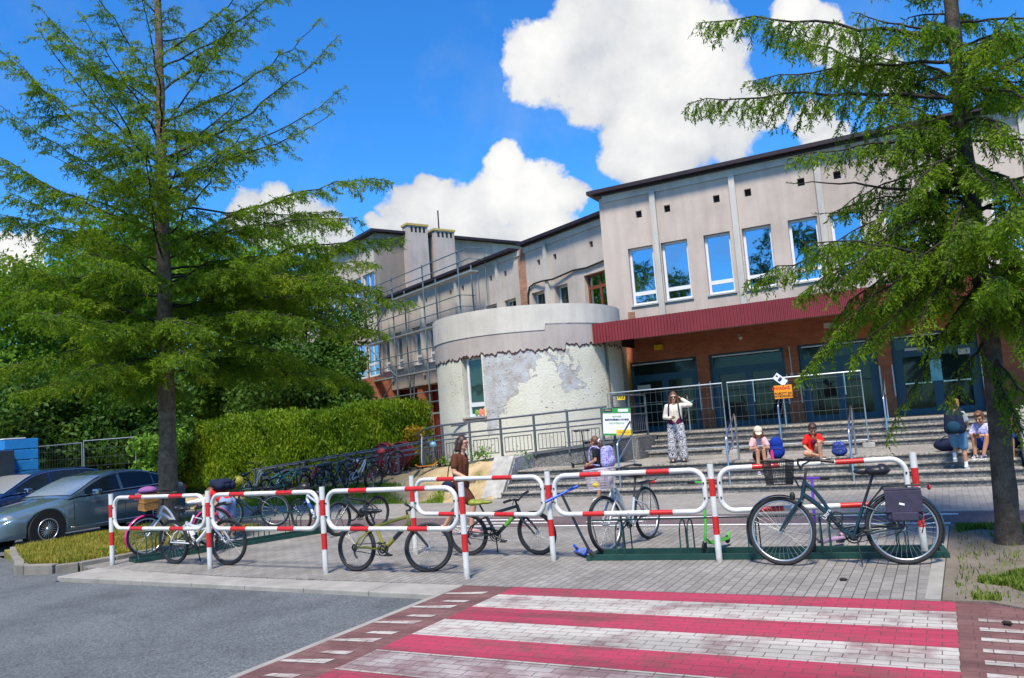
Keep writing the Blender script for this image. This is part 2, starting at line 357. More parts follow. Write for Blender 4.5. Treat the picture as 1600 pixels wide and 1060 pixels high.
wl.build('path_markings', m_white, kind='structure')
sheet('dirt_verge', [(-.2, 7.66), (.15, 7.655), (.56, 7.32), (8, 7.32), (8, 11.93), (-.11, 11.93)], .006, m_dirt, .12)
sheet('verge', [(-13.35, 7.85), (-12.45, 7.9), (-12.3, 8.5), (-12.2, 11.92), (-14.6, 11.92), (-14.6, 13.3), (-16.2, 13.3), (-16.2, 9.1), (-14.3, 8.2)], .05, m_dry, .18)
k = MB()
pth = [V((-16.22, 9.3, 0)), V((-15.2, 8.72, 0)), V((-14.2, 8.2, 0)), V((-13.62, 7.9, 0)), V((-13.4, 7.75, 0)), V((-13.05, 7.68, 0)), V((-12.5, 7.8, 0)), V((-12.3, 8.05, 0)), V((-12.22, 8.6, 0)), V((-12.15, 10.2, 0)), V((-12.15, 11.9, 0))]
for i in range(len(pth) - 1):
    a, b_ = pth[i], pth[i + 1]; d = (b_ - a).normalized(); n = V((-d.y, d.x, 0)) * .07
    a2, b2 = a + d * .004, b_ - d * .004; zt = .07 if i > 5 else .085
    vs = [a2 - n, b2 - n, b2 + n, a2 + n]
    k.add([(p.x, p.y, zt) for p in vs] + [(p.x, p.y, -.13) for p in vs], [(0, 1, 2, 3), (0, 4, 5, 1), (1, 5, 6, 2), (2, 6, 7, 3), (3, 7, 4, 0)])
k.build('verge_kerb', pm('verge_kerb_concrete', (.20, .185, .16), .9, 0, .25, 3, .4), kind='structure', bevel=.012)
def zt(x, y):                       # terrain behind the path: a sandy mound rising to the ramp
    top = min(.92, max(.05, .06 + .081 * (x + 20)))
    s = min(1, max(0, (y - 16.25) / 1.9)); s = s * s * (3 - 2 * s)
    e = min(1, max(0, (-9.2 - x) / .5))
    wobble = .05 * math.sin(x * 2.1 + y) * math.sin(y * 2.7 - x) * s
    r = -.08 + (top + .08) * s + wobble
    if y > 18.2: r = min(r, top - .04 if y < 20.2 else .5)
    return r * e + (-.1) * (1 - e)
xs = np.concatenate([np.linspace(-60, -24, 10)[:-1], np.linspace(-24, -8.7, 90)]); ys = np.concatenate([np.linspace(15.9, 20.4, 34), np.linspace(20.8, 45, 10)])
vv = np.array([(x, y, zt(x, y) + (.018 * rng.standard_normal() if y < 19 else 0)) for y in ys for x in xs]); nx = len(xs)
ff = np.array([(j * nx + i, j * nx + i + 1, (j + 1) * nx + i + 1, (j + 1) * nx + i) for j in range(len(ys) - 1) for i in range(nx - 1)])
np_mesh('sand_mound', vv, ff, m_sand, kind='structure', smooth=True)
# ---------------------------------------------------------------- grass
def leafmat(name, stops, sc=1.5, trans=.25, rough=.6):
    m, t, b = nt(name)
    col = mixc(t, .35, ramp(t, wnoise(t, sc, 4, .6), stops), ramp(t, wnoise(t, sc * 14, 2), stops))
    t.links.new(col, b.inputs['Base Color']); b.inputs['Roughness'].default_value = rough; b.inputs['Specular IOR Level'].default_value = .25
    tr = N(t, 'ShaderNodeBsdfTranslucent'); t.links.new(mixc(t, 1, col, (1.25, 1.35, .5), 'MULTIPLY'), tr.inputs['Color'])
    mx = N(t, 'ShaderNodeMixShader'); mx.inputs[0].default_value = trans
    t.links.new(b.outputs[0], mx.inputs[1]); t.links.new(tr.outputs[0], mx.inputs[2]); t.links.new(mx.outputs[0], t.nodes['Material Output'].inputs[0]); return m
m_gdry = leafmat('dry_grass', [(.3, (.10, .15, .015)), (.5, (.26, .24, .03)), (.7, (.42, .34, .07))], 2.2)
m_ggreen = leafmat('green_grass', [(.3, (.08, .18, .012)), (.55, (.18, .30, .02)), (.75, (.34, .36, .05))], 2.2)
m_gright = leafmat('verge_grass', [(.3, (.05, .11, .012)), (.55, (.13, .19, .02)), (.75, (.27, .26, .05))], 2.2)
def inpoly(x, y, P):
    c = False; n = len(P)
    for i in range(n):
        (x1, y1), (x2, y2) = P[i], P[i - 1]
        if (y1 > y) != (y2 > y) and x < (x2 - x1) * (y - y1) / (y2 - y1) + x1: c = not c
    return c
def grass(name, poly, n, h, mat, zf, dens=None):
    x0, x1 = min(p[0] for p in poly), max(p[0] for p in poly); y0, y1 = min(p[1] for p in poly), max(p[1] for p in poly)
    P = []
    while len(P) < n:
        x, y = random.uniform(x0, x1), random.uniform(y0, y1)
        if inpoly(x, y, poly) and (dens is None or random.random() < dens(x, y)): P.append((x, y, zf(x, y)))
    P = np.array(P); a = rng.uniform(0, 2 * np.pi, n); hh = h * rng.uniform(.4, 1.3, n); le = rng.uniform(.15, .8, n) * hh; w_ = rng.uniform(.0035, .008, n)
    d = np.c_[np.cos(a), np.sin(a), np.zeros(n)]; pr = np.c_[-np.sin(a), np.cos(a), np.zeros(n)]
    mid = P + d * (le * .35)[:, None] + np.c_[np.zeros((n, 2)), hh * .6]; tip = P + d * le[:, None] + np.c_[np.zeros((n, 2)), hh]
    v = np.concatenate([P - pr * w_[:, None], P + pr * w_[:, None], mid + pr * w_[:, None] * .7, mid - pr * w_[:, None] * .7, tip]).reshape(5, n, 3).transpose(1, 0, 2).reshape(-1, 3)
    i = np.arange(n)[:, None] * 5
    f = np.concatenate([i + [0, 1, 2], i + [0, 2, 3], i + [3, 2, 4]])
    o = np_mesh(name, v, f, mat, kind='stuff'); return o
vp_ = [(-13.3, 7.86), (-12.5, 7.92), (-12.34, 8.5), (-12.25, 11.9), (-14.6, 11.9), (-14.6, 13.3), (-16.1, 13.3), (-16.1, 9.25), (-14.3, 8.3)]
tag(grass('grass', vp_, 42000, .085, m_gdry, lambda x, y: .05), 'dry yellow green grass on the kerbed verge beside the grey car', 'grass')
tag(grass('grass', [(-19.5, 16.3), (-10.8, 16.1), (-11.2, 17.0), (-13.5, 17.5), (-19.5, 18.1)], 36000, .08, m_ggreen, zt, lambda x, y: min(1, max(0, .75 + .9 * math.sin(x * 1.7) * math.sin(y * 2.3 + x) - (y - 16.6) * .5))), 'bright green grass at the foot of the sandy mound', 'grass')
tag(grass('grass', [(-.1, 7.7), (2.5, 7.4), (2.5, 11.85), (-.05, 11.85)], 22000, .055, m_gright, lambda x, y: .006, lambda x, y: 1.0 if ((x - .75) / .62) ** 2 + ((y - 8.45) / .48) ** 2 + .5 * math.sin(x * 9) * math.sin(y * 11) < .8 else (.55 if y > 11.35 + .2 * math.sin(x * 7) else (.3 if y < 7.9 and math.sin(x * 13) > .2 else .012))), 'patchy green grass tufts on the bare dirt near the right tree', 'grass')
m_weed = leafmat('weed_leaves', [(.3, (.06, .16, .015)), (.6, (.16, .30, .03))], 4)
def plant(x, y, h, n, label):
    P = []; z0 = zt(x, y) - .02; 
    c = rng.normal(0, 1, (n, 3)) * [h * .35, h * .3, h * .28] + [x, y, z0 + h * .5]; c[:, 2] = np.maximum(c[:, 2], z0)
    q = rng.normal(0, 1, (n, 3)); q /= np.linalg.norm(q, axis=1)[:, None]; u = np.cross(q, [0, 0, 1.]); u /= np.linalg.norm(u, axis=1)[:, None] + 1e-6; s = rng.uniform(.03, .06, n)[:, None]
    v = np.stack([c - q * s, c + u * s * .5, c + q * s, c - u * s * .5], 1).reshape(-1, 3); f = np.arange(n * 4).reshape(n, 4)
    h_ = thing('weed', label, 'plant', (x, y, z0)); np_mesh('foliage', v, f, m_weed, h_).matrix_parent_inverse = M.Translation((-x, -y, -z0))
plant(-10.75, 18.1, .42, 260, 'bright green weed clump on the mound under the ramp railing, behind the woman in brown')
plant(-9.6, 18.15, .34, 200, 'small green weed clump against the ramp wall beside the stair cheek')
plant(-12.0, 18.2, .3, 150, 'low green weed clump near the curved end of the ramp railing')
# ================================================================== the school
SB = thing('school_building', 'long two storey school with pinkish grey plaster, round annexe and dark red entrance canopy', 'building', (-5, 24.5, 0))
SBI = M.Translation((5, -24.5, 0))
def part(b, name, mats, parent=None, **k):
    o = b.build(name, mats, None, **k); o.parent = parent or SB
    o.matrix_parent_inverse = SBI if (parent is None or parent == SB) else M.Identity(4)
    return o
def plaster(name, c):
    m, t, b = nt(name)
    big = ramp(t, wnoise(t, .55, 7, .62), [(.3, tuple(x * .80 for x in c)), (.5, c), (.72, tuple(min(1, x * 1.12) for x in c))])
    st = ramp(t, wnoise(t, 2.2, 6, .6, (1.6, 1.6, .16)), [(.35, (.90,) * 3), (.6, (1.03,) * 3)])
    col = mixc(t, 1, big, st, 'MULTIPLY'); col = mixc(t, 1, col, ramp(t, wnoise(t, 50, 4, .75), [(.3, (.86,) * 3), (.7, (1.1,) * 3)]), 'MULTIPLY')
    t.links.new(col, b.inputs['Base Color']); b.inputs['Roughness'].default_value = .95; b.inputs['Specular IOR Level'].default_value = .2
    bump(t, b, wnoise(t, 70, 5, .7), .5, .012); return m
m_plas = plaster('pinkish_plaster', (.52, .440, .388)); m_plas2 = plaster('wing_plaster', (.53, .465, .415)); m_pil = plaster('pale_render', (.52, .50, .46))
m_band = plaster('white_render', (.62, .585, .53)); m_band2 = plaster('grey_pink_render', (.47, .415, .39))
m_roof = pm('dark_roof_sheet', (.028, .015, .02), .5, .2, .3, 3)
m_gut = pm('grey_flashing', (.40, .41, .40), .6, .3, .2, 3)
m_dark = pm('dark_void', (.012, .012, .014), .9)
m_brick = brickmat('red_brick', (.44, .115, .05), (.54, .165, .075), (.28, .17, .12), .25, .075, .008, 0, ('S', 'Z', 'X'), .85, .25)
m_brick2 = brickmat('bare_brick', (.40, .13, .06), (.52, .24, .12), (.30, .25, .2), .25, .075, .014, 0, ('S', 'Z', 'X'), .9, .4)
m_brickp = brickmat('pale_brick', (.50, .46, .38), (.60, .56, .48), (.24, .21, .17), .22, .07, .012, 0, ('S', 'Z', 'X'), .9, .35)
def glassmat(name, c, metal, rough=.02):
    m, t, b = nt(name); b.inputs['Base Color'].default_value = (*c, 1); b.inputs['Metallic'].default_value = metal; b.inputs['Roughness'].default_value = rough
    b.inputs['Specular IOR Level'].default_value = .8 if metal > 0 else .35; bump(t, b, wnoise(t, 1.3, 2), .04, .05); return m
m_glass = glassmat('reflective_glass', (.31, .43, .53), 1.0); m_gdark = glassmat('dark_door_glass', (.012, .022, .022), 0, .04)
m_wgl = glassmat('green_dark_glass', (.03, .06, .05), .15, .03); m_pvc = pm('white_window_frame', (.70, .72, .76), .4, 0, .05, 5)
m_teal = pm('dark_blue_door_frame', (.012, .075, .13), .4, 0, .1, 4); m_wood = pm('brown_window_frame', (.20, .055, .02), .5, 0, .3, 9)
m_steel = pm('brushed_steel', (.62, .63, .64), .28, 1, .06, 12); m_cream = pm('offwhite_plastic', (.66, .64, .60), .5, 0, .06, 6)
def facade(P0, U, Nn, u0, u1, z0, z1, holes, depth, name, mat, back=None):
    """wall face with real openings and reveals; U along the wall, Nn outward"""
    P0, U, Nn = V(P0), V(U), V(Nn); us = sorted({u0, u1} | {a for h in holes for a in h[:2]}); zs = sorted({z0, z1} | {a for h in holes for a in h[2:4]})
    us = [u for u in us if u0 <= u <= u1]; zs = [z for z in zs if z0 <= z <= z1]
    b = MB(); P = lambda u, z, d=0: P0 + U * u + V((0, 0, z)) - Nn * d
    for i in range(len(us) - 1):
        for j in range(len(zs) - 1):
            cu, cz = (us[i] + us[i + 1]) / 2, (zs[j] + zs[j + 1]) / 2
            if any(h[0] < cu < h[1] and h[2] < cz < h[3] for h in holes): continue
            b.quad(P(us[i], zs[j]), P(us[i + 1], zs[j]), P(us[i + 1], zs[j + 1]), P(us[i], zs[j + 1]))
    for h in holes:
        a, c, d, e = h[:4]; dp = h[4] if len(h) > 4 else depth
        for q in (((a, d), (c, d)), ((c, d), (c, e)), ((c, e), (a, e)), ((a, e), (a, d))): b.quad(P(*q[0]), P(*q[1]), P(*q[1], dp), P(*q[0], dp))
    b.quad(P(u0, z1), P(u1, z1), P(u1, z1, 8), P(u0, z1, 8)); b.quad(P(u0, z0), P(u0, z1), P(u0, z1, 8), P(u0, z0, 8)); b.quad(P(u1, z0), P(u1, z1), P(u1, z1, 8), P(u1, z0, 8))
    return part(b, name, mat, fix=False)
def obox(b, P0, U, Nn, u0, u1, z0, z1, d0, d1, mi=0):       # box in wall coordinates, d measured outwards
    P0, U, Nn = V(P0), V(U), V(Nn); vs = [P0 + U * u + Nn * d + V((0, 0, z)) for z in (z0, z1) for d in (d0, d1) for u in (u0, u1)]
    b.add(vs, [(0, 2, 3, 1), (4, 5, 7, 6), (0, 1, 5, 4), (2, 6, 7, 3), (0, 4, 6, 2), (1, 3, 7, 5)], mi)
def window(P0, U, Nn, u0, u1, z0, z1, glass, frame, split=.22, d=-.17, mull=0, label=None, horiz=True):
    f, g = MB(), MB(); t_ = .075
    obox(f, P0, U, Nn, u0, u1, z0, z0 + t_, d - .04, d + .03); obox(f, P0, U, Nn, u0, u1, z1 - t_, z1, d - .04, d + .03)
    obox(f, P0, U, Nn, u0, u0 + t_, z0 + t_, z1 - t_, d - .04, d + .03); obox(f, P0, U, Nn, u1 - t_, u1, z0 + t_, z1 - t_, d - .04, d + .03)
    zs = z0 + (z1 - z0) * split
    if horiz: obox(f, P0, U, Nn, u0 + t_, u1 - t_, zs - .06, zs + .06, d - .04, d + .034)
    for i in range(mull): c = u0 + (u1 - u0) * (i + 1) / (mull + 1); obox(f, P0, U, Nn, c - .04, c + .04, z0 + t_, z1 - t_, d - .04, d + .038)
    obox(g, P0, U, Nn, u0 + .02, u1 - .02, z0 + .02, z1 - .02, d - .02, d - .005)
    o = part(f, 'window', frame); part(g, 'pane', glass, o)
    s = MB(); obox(s, P0, U, Nn, u0 - .04, u1 + .04, z0 - .05, z0 - .004, -.14, .05); part(s, 'sill', m_gut, o)
    if label: o['label'] = label
    return o
FM = ((0, 24.5, 0), (1, 0, 0), (0, -1, 0))
XW = [(-8.47, -7.63), (-7.36, -6.50), (-5.98, -5.16), (-4.80, -3.94), (-3.45, -2.62), (-2.28, -1.42), (-.88, -.05), (.34, 1.16), (1.7, 2.5), (2.85, 3.65), (4.2, 5.0), (5.4, 6.2)]
XV = [-7.99, -7.04, -5.46, -4.50, -2.95, -1.95, -.42, .63, 2.4, 3.2]
facade(*FM, -9.33, 12, 4.15, 8.95, [(a, b_, 5.24, 7.12) for a, b_ in XW] + [(x - .1, x + .1, 8.08, 8.31, .12) for x in XV], .22, 'wall', m_plas)
for a, b_ in XW: window(*FM, a, b_, 5.24, 7.12, m_glass, m_pvc, .20)
for x in XV: b = MB(); obox(b, *FM, x - .1, x + .1, 8.08, 8.31, -.13, -.115); part(b, 'vent', m_dark)
for x in (-7.48, -4.94, -2.46, .13, 2.66, 5.2): b = MB(); obox(b, *FM, x - .09, x + .09, 4.4, 8.86, .003, .10); part(b, 'pilaster', m_pil)
b = MB(); obox(b, *FM, -9.2, 12, 8.80, 9.02, .004, .05); part(b, 'cornice', m_pil)
b = MB(); obox(b, *FM, -9.62, 12.2, 9.08, 9.2, -9, .34); obox(b, *FM, -9.45, 12, 9.02, 9.08, -9, .16); part(b, 'roof', m_roof)
b = MB(); obox(b, *FM, -8.66, -8.42, 4.75, 5.05, .003, .012); part(b, 'bare_brick_patch', m_brick2)
# ground floor behind the doors
DZ = 1.165; BAY = [(-8.80, -6.58), (-6.20, -3.97), (-3.58, -1.48), (-1.12, .98), (1.95, 4.1)]
facade(*FM, -8.84, 12, DZ - .4, 4.15, [(a, b_, DZ, 3.40) for a, b_ in BAY], .30, 'wall', m_brick)
for i, (a, b_) in enumerate(BAY):
    f, g, w_, h_ = MB(), MB(), MB(), MB(); d = -.2; mid = (a + b_) / 2; zt_ = 2.93
    for u0, u1, z0, z1 in ((a, b_, 3.33, 3.40), (a, a + .09, DZ, 3.33), (b_ - .09, b_, DZ, 3.33), (a + .09, b_ - .09, zt_ - .05, zt_ + .05), (mid - .11, mid + .11, DZ, zt_ - .05), (a + .09, mid - .11, DZ, DZ + .16), (mid + .11, b_ - .09, DZ, DZ + .16), (a + .09, a + .24, DZ + .16, zt_ - .05), (b_ - .24, b_ - .09, DZ + .16, zt_ - .05), (a + .24, mid - .11, zt_ - .17, zt_ - .05), (mid + .11, b_ - .24, zt_ - .17, zt_ - .05)):
        obox(f, *FM, u0, u1, z0, z1, d - .05, d + .03)
    obox(g, *FM, a + .03, b_ - .03, DZ + .02, 3.38, d - .03, d - .01)
    o = part(f, 'door', m_teal); part(g, 'pane', m_gdark, o)
    obox(w_, *FM, a + .12, b_ - .12, 3.30, 3.335, .0, .03)
    for u in (a - .035, b_ + .0): obox(w_, *FM, u, u + .035, DZ + .55, DZ + 1.42, .0, .03)
    part(w_, 'trim_strip', m_pvc, o)
    for u0, u1 in ((a + .26, mid - .14), (mid + .14, b_ - .26)):
        if i in (0, 3): obox(h_, *FM, u0, u1, DZ + .84, DZ + .87, d + .06, d + .09); obox(h_, *FM, u0, u0 + .03, DZ + .83, DZ + .88, d, d + .06); obox(h_, *FM, u1 - .03, u1, DZ + .83, DZ + .88, d, d + .06)
    if i in (1, 2): obox(h_, *FM, mid + .1, mid + .13, DZ + .7, DZ + 1.35, d + .06, d + .09); obox(h_, *FM, mid + .1, mid + .13, DZ + .72, DZ + .76, d + .03, d + .06)
    part(h_, 'handle', m_steel, o)
b = MB(); obox(b, *FM, -7.86, -7.6, 3.72, 3.88, .002, .12); part(b, 'lamp', pm('yellow_lamp', (.85, .55, .02), .4))
b = MB(); obox(b, *FM, -.1, .2, 3.78, 3.94, .002, .12); part(b, 'lamp', MAT['yellow_lamp'])
b = MB(); obox(b, *FM, -2.78, -2.42, 3.80, 3.95, .002, .05); part(b, 'vent', m_cream)
b = MB(); obox(b, *FM, -5.24, -5.14, 3.82, 3.92, .002, .06); b.tube([(-5.19, 24.42, 3.83), (-5.12, 24.28, 3.78)], .05, 10); part(b, 'camera', m_cream)
b = MB(); b.tube([(-3.8, 24.47, 3.39), (-3.8, 24.47, 2.62)], .018, 6); b.box((-3.8, 24.46, 2.56), (.08, .06, .12)); part(b, 'conduit', m_cream)
for i, (u0, u1, z0, z1) in enumerate(((-8.62, -8.18, 2.5, 2.66), (.5, .78, 2.70, 2.86), (-.22, .06, 2.05, 2.62), (-.78, -.35, 2.93, 3.0))):
    b = MB(); obox(b, *FM, u0, u1, z0, z1, -.158, -.15); part(b, 'notice', pm('pale_cyan_paper', (.25, .60, .66), .6) if i == 2 else m_cream)
# canopy
b = MB(); n = 0; x = -8.57; vs = []
while x < 11: vs += [(x, 21.1), (x + .03, 21.1), (x + .045, 21.135), (x + .075, 21.135)]; x += .09
fs = MB(); L_ = len(vs); fs.add([(x, y, 3.84) for x, y in vs] + [(x, y, 4.40) for x, y in vs], [(i, i + 1, L_ + i + 1, L_ + i) for i in range(L_ - 1)])
m_fas = pm('dark_red_sheet_metal', (.20, .028, .036), .38, 0, .12, 2, 0, .5)
can = MB(); can.bx(-8.55, 11, 21.15, 24.49, 4.27, 4.36); can.bx(-8.57, -8.53, 21.14, 24.49, 3.86, 4.40); cn = part(can, 'canopy', m_roof)
part(fs, 'fascia', m_fas, cn, fix=False); b = MB(); b.bx(-8.5, 10.9, 21.2, 24.48, 4.20, 4.262); part(b, 'soffit', pm('brown_soffit', (.16, .05, .03), .8), cn)
# link and scaffolded wing, turned about 26 degrees from the entrance front
WU = V((-.895, .446, 0)); WU.normalize(); WNn = V((-WU.y, WU.x, 0)); WNn = WNn if WNn.y < 0 else -WNn
FW = ((-11, 27.5, 0), WU, WNn)
lw = [(-.95, .46, 5.3, 7.1), (1.46, 2.28, 5.1, 7.02), (2.93, 3.79, 5.1, 7.02)]
facade(*FW, -2.5, 4.12, 4.0, 9.0, lw + [(u - .1, u + .1, 8.08, 8.31, .12) for u in (-.1, 2.1, 3.17)], .35, 'wall', m_plas2)
window(*FW, *lw[0], m_glass, m_wood, .72, -.2, 1, 'brown wooden window by the corner'); 
for w_ in lw[1:]: window(*FW, *w_, m_wgl, m_pvc, .25, -.28)
PW = [6.1, 9.6, 13.1, 16.6]; ww = []
for p in PW: ww += [(p - 1.17, p - .33, 5.1, 7.05), (p + .28, p + 1.14, 5.1, 7.05)]
facade(*FW, 4.565, 17.9, 4.1, 8.95, ww + [(p + o_ - .1, p + o_ + .1, 8.1, 8.33, .12) for p in PW for o_ in (-.53, .6)], .3, 'wall', m_plas2)
for w_ in ww: window(*FW, *w_, m_glass, m_pvc, .24, -.22)
for u in [-.1, 2.1, 3.17] + [p + o_ for p in PW for o_ in (-.53, .6)]: b = MB(); obox(b, *FW, u - .1, u + .1, 8.08, 8.33, -.13, -.115); part(b, 'vent', m_dark)
for p in [2.63] + PW: b = MB(); obox(b, *FW, p - .09, p + .09, 4.5, 8.85, .003, .11); part(b, 'pilaster', m_pil)
b = MB(); obox(b, *FW, 4.06, 4.56, 3.5, 9.0, -.25, .02); part(b, 'brick_strip', m_brick2)
b = MB(); obox(b, *FW, -2.5, 4.12, 8.78, 9.02, .004, .05); obox(b, *FW, 4.42, 17.88, 8.74, 8.96, .004, .05); part(b, 'cornice', m_pil)
b = MB(); obox(b, *FW, -2.5, 4.2, 9.08, 9.2, -6, .32); obox(b, *FW, -2.5, 4.1, 9.02, 9.08, -6, .15); part(b, 'roof', m_roof)
b = MB(); obox(b, *FW, 4.7, 17.88, 9.0, 9.12, -6, .34); obox(b, *FW, 4.5, 17.88, 8.96, 9.0, -6, .15); part(b, 'roof', m_roof)
wr = lambda u, z, d: V(FW[0]) + WU * u + WNn * d + V((0, 0, z))
b = MB(); b.tube([wr(4.0, 6.2, .05), wr(3.98, 7.0, .05), wr(3.85, 7.28, .05), wr(3.5, 7.38, .05), wr(2.9, 7.36, .13), wr(2.2, 7.3, .13), wr(1, 7.42, .05), wr(.2, 7.36, .05), wr(-1.2, 7.45, .05)], .035, 8); part(b, 'cable', m_dark)
# ground floor of the wing: recessed, dark red, white windows
gw = [(8.2, 9.3, 1.2, 3.6), (10.0, 10.9, .6, 3.5), (11.8, 13.0, 1.2, 3.6), (14.2, 15.4, 1.2, 3.6)]
WB = (wr(0, 0, -.8), WU, WNn); m_dred = pm('dark_red_paint', (.20, .035, .03), .7, 0, .2, 3)
facade(*WB, -2, 17.9, 0, 4.1, gw, .2, 'wall', m_dred)
for w_ in gw: window(*WB, *w_, m_wgl, m_pvc, .4, -.12, 1)
for u in (7.2, 10.9, 14.0): b = MB(); obox(b, *FW, u - .25, u + .25, 0, 4.05, -.7, -.1); part(b, 'column', m_brick)
b = MB(); obox(b, *FW, 4.42, 17.9, 4.04, 4.098, -.8, -.002); part(b, 'soffit', m_conc)
b = MB(); obox(b, *FW, 16.9, 20.4, 0, 4.75, -.5, 1.2); part(b, 'porch', m_brick)
# taller block at the far end, its gable wall and two chimneys
tw = []
for z0, z1 in ((1.6, 3.7), (5.0, 7.0), (8.6, 10.9)):
    for i in range(11): u = 18.3 + i * 1.75; tw.append((u, u + 1.5, z0, z1))
facade(*FW, 17.9, 38, 0, 13.0, tw, .2, 'wall', m_plas2)
for w_ in tw: window(*FW, *w_, m_glass, m_pvc, .35, -.12, 1)
FS = (wr(17.9, 0, 0), -WNn, -WU)
b = MB(); obox(b, *FS, .0, 13, 6, 12.98, -.3, 0); part(b, 'wall', m_plas2)
b = MB(); obox(b, *FW, 17.55, 38.3, 13.02, 13.16, -13.2, .4); part(b, 'roof', m_roof)
m_chim = plaster('chimney_render', (.46, .40, .37))
for u0, u1, zc in ((1.75, 3.05, 13.45), (3.5, 4.85, 13.28)):
    b = MB(); obox(b, *FS, u0, u1, 8.9, zc, .0, .62); ch = part(b, 'chimney', m_chim)
    b = MB(); obox(b, *FS, u0 - .06, u1 + .06, zc, zc + .12, -.06, .68); part(b, 'cap', pm('ochre_cap', (.45, .33, .10), .8), ch)
    b = MB()
    for i in range(4): u = u0 + .2 + i * (u1 - u0 - .5) / 3; obox(b, *FS, u, u + .14, zc - .38, zc - .06, .5, .623)
    part(b, 'flue', m_dark, ch)
b = MB(); p = wr(17.9, 13.4, -4.2); b.tube([p, p + V((0, 0, 1.3))], .04, 6); part(b, 'antenna', m_dark)
# round annexe
RC = V((-11.28, 22.31, 0)); RR = 2.92
def onrot(x, y):
    d = ray(x, y); a = d.x ** 2 + d.y ** 2; bq = 2 * (d.x * -RC.x + d.y * -RC.y); c = RC.x ** 2 + RC.y ** 2 - RR * RR
    s = (-bq - math.sqrt(max(0, bq * bq - 4 * a * c))) / (2 * a); p = d * s + V((0, 0, EYE)); return math.atan2(p.y - RC.y, p.x - RC.x), p.z
# ---------------------------------------------------------------- round annexe (continued)
def rotwall(name, mat, phi0, phi1, zlo, zhi, rr, n=90, hole=None, thick=0, parent=None, cap=False):
    b = MB(); ph = sorted(set([phi0 + (phi1 - phi0) * i / n for i in range(n + 1)] + (list(hole[:2]) if hole else [])))
    for i in range(len(ph) - 1):
        a, c = ph[i], ph[i + 1]
        pa = lambda p, z, r=rr: (RC.x + r * math.cos(p), RC.y + r * math.sin(p), z)
        lo = lambda p: zlo(p) if callable(zlo) else zlo
        segs = [(lo(a), lo(c), zhi, zhi)]
        if hole and hole[0] - 1e-6 < (a + c) / 2 < hole[1]: segs = [(lo(a), lo(c), hole[2], hole[2]), (hole[3], hole[3], zhi, zhi)]
        for l0, l1, h0, h1 in segs: b.add([pa(a, l0), pa(c, l1), pa(c, h1), pa(a, h0)], [(0, 1, 2, 3)], 0, True)
        if thick: b.add([pa(a, lo(a)), pa(c, lo(c)), pa(c, lo(c), rr - thick), pa(a, lo(a), rr - thick)], [(0, 1, 2, 3)])
        if cap: b.add([pa(a, zhi), pa(c, zhi), (RC.x, RC.y, zhi), (RC.x, RC.y, zhi)][:3], [(0, 1, 2)])
    if hole:
        d = .26
        for p in hole[:2]: b.add([pa(p, hole[2]), pa(p, hole[3]), pa(p, hole[3], rr - d), pa(p, hole[2], rr - d)], [(0, 1, 2, 3)])
        for z in hole[2:]: b.add([pa(hole[0], z), pa(hole[1], z), pa(hole[1], z, rr - d), pa(hole[0], z, rr - d)], [(0, 1, 2, 3)])
    return part(b, name, mat, parent, fix=False)
m, t, b = nt('peeling_annexe_wall')
sx_ = N(t, 'ShaderNodeSeparateXYZ'); t.links.new(worldpos(t), sx_.inputs[0]); X_, Z_ = sx_.outputs[0], sx_.outputs[2]
cream = ramp(t, wnoise(t, 1.2, 6), [(.3, (.60, .58, .47)), (.6, (.70, .68, .58))])
grey = ramp(t, wnoise(t, 3.5, 8, .7), [(.33, (.33, .28, .25)), (.45, (.43, .42, .42)), (.6, (.52, .54, .56))])
nz = mth(t, 'SUBTRACT', wnoise(t, 2.6, 9, .68), .5)
v1 = mth(t, 'SUBTRACT', mth(t, 'MULTIPLY', mth(t, 'SUBTRACT', Z_, 2.0), .72), mth(t, 'ADD', X_, 10.75))
v1 = mth(t, 'MINIMUM', v1, mth(t, 'MULTIPLY', mth(t, 'ADD', X_, 11.28), 6))
v2 = mth(t, 'SUBTRACT', mth(t, 'MULTIPLY', mth(t, 'SUBTRACT', Z_, 3.62), 1.2), .05)
v2 = mth(t, 'MULTIPLY', mth(t, 'SUBTRACT', .22, mth(t, 'ABSOLUTE', mth(t, 'ADD', mth(t, 'ADD', X_, 9.1), mth(t, 'MULTIPLY', mth(t, 'SUBTRACT', Z_, 3.0), .5)))), 1.0)
v2 = mth(t, 'MINIMUM', v2, mth(t, 'SUBTRACT', .5, mth(t, 'ABSOLUTE', mth(t, 'SUBTRACT', Z_, 3.15))))
vv_ = mth(t, 'MAXIMUM', v1, v2)
pm_ = ramp(t, mth(t, 'ADD', vv_, mth(t, 'MULTIPLY', nz, 1.5)), [(.0, (0, 0, 0)), (.05, (1, 1, 1))])
vo = N(t, 'ShaderNodeTexVoronoi'); vo.inputs['Scale'].default_value = 9; t.links.new(worldpos(t), vo.inputs['Vector'])
spk = mth(t, 'MULTIPLY', ramp(t, vo.outputs['Distance'], [(.16, (1, 1, 1)), (.2, (0, 0, 0))]), ramp(t, wnoise(t, 1.1, 3), [(.5, (0, 0, 0)), (.6, (1, 1, 1))]))
colr = mixc(t, pm_, cream, grey); colr = mixc(t, mth(t, 'MULTIPLY', spk, .75), colr, (.13, .11, .09))
bb, bf = brick(t, 1.0, .5, .006, 0, ('S', 'Z', 'X')); colr = mixc(t, mth(t, 'MULTIPLY', bf, .10), colr, (.2, .2, .17))
t.links.new(colr, b.inputs['Base Color']); b.inputs['Roughness'].default_value = .95
bump(t, b, mth(t, 'ADD', mth(t, 'MULTIPLY', pm_, -.6), mth(t, 'SUBTRACT', wnoise(t, 22, 7, .7), spk)), .8, .03); m_peel = m
WH = (R(-105.3), R(-90.8), 2.0, 3.72)
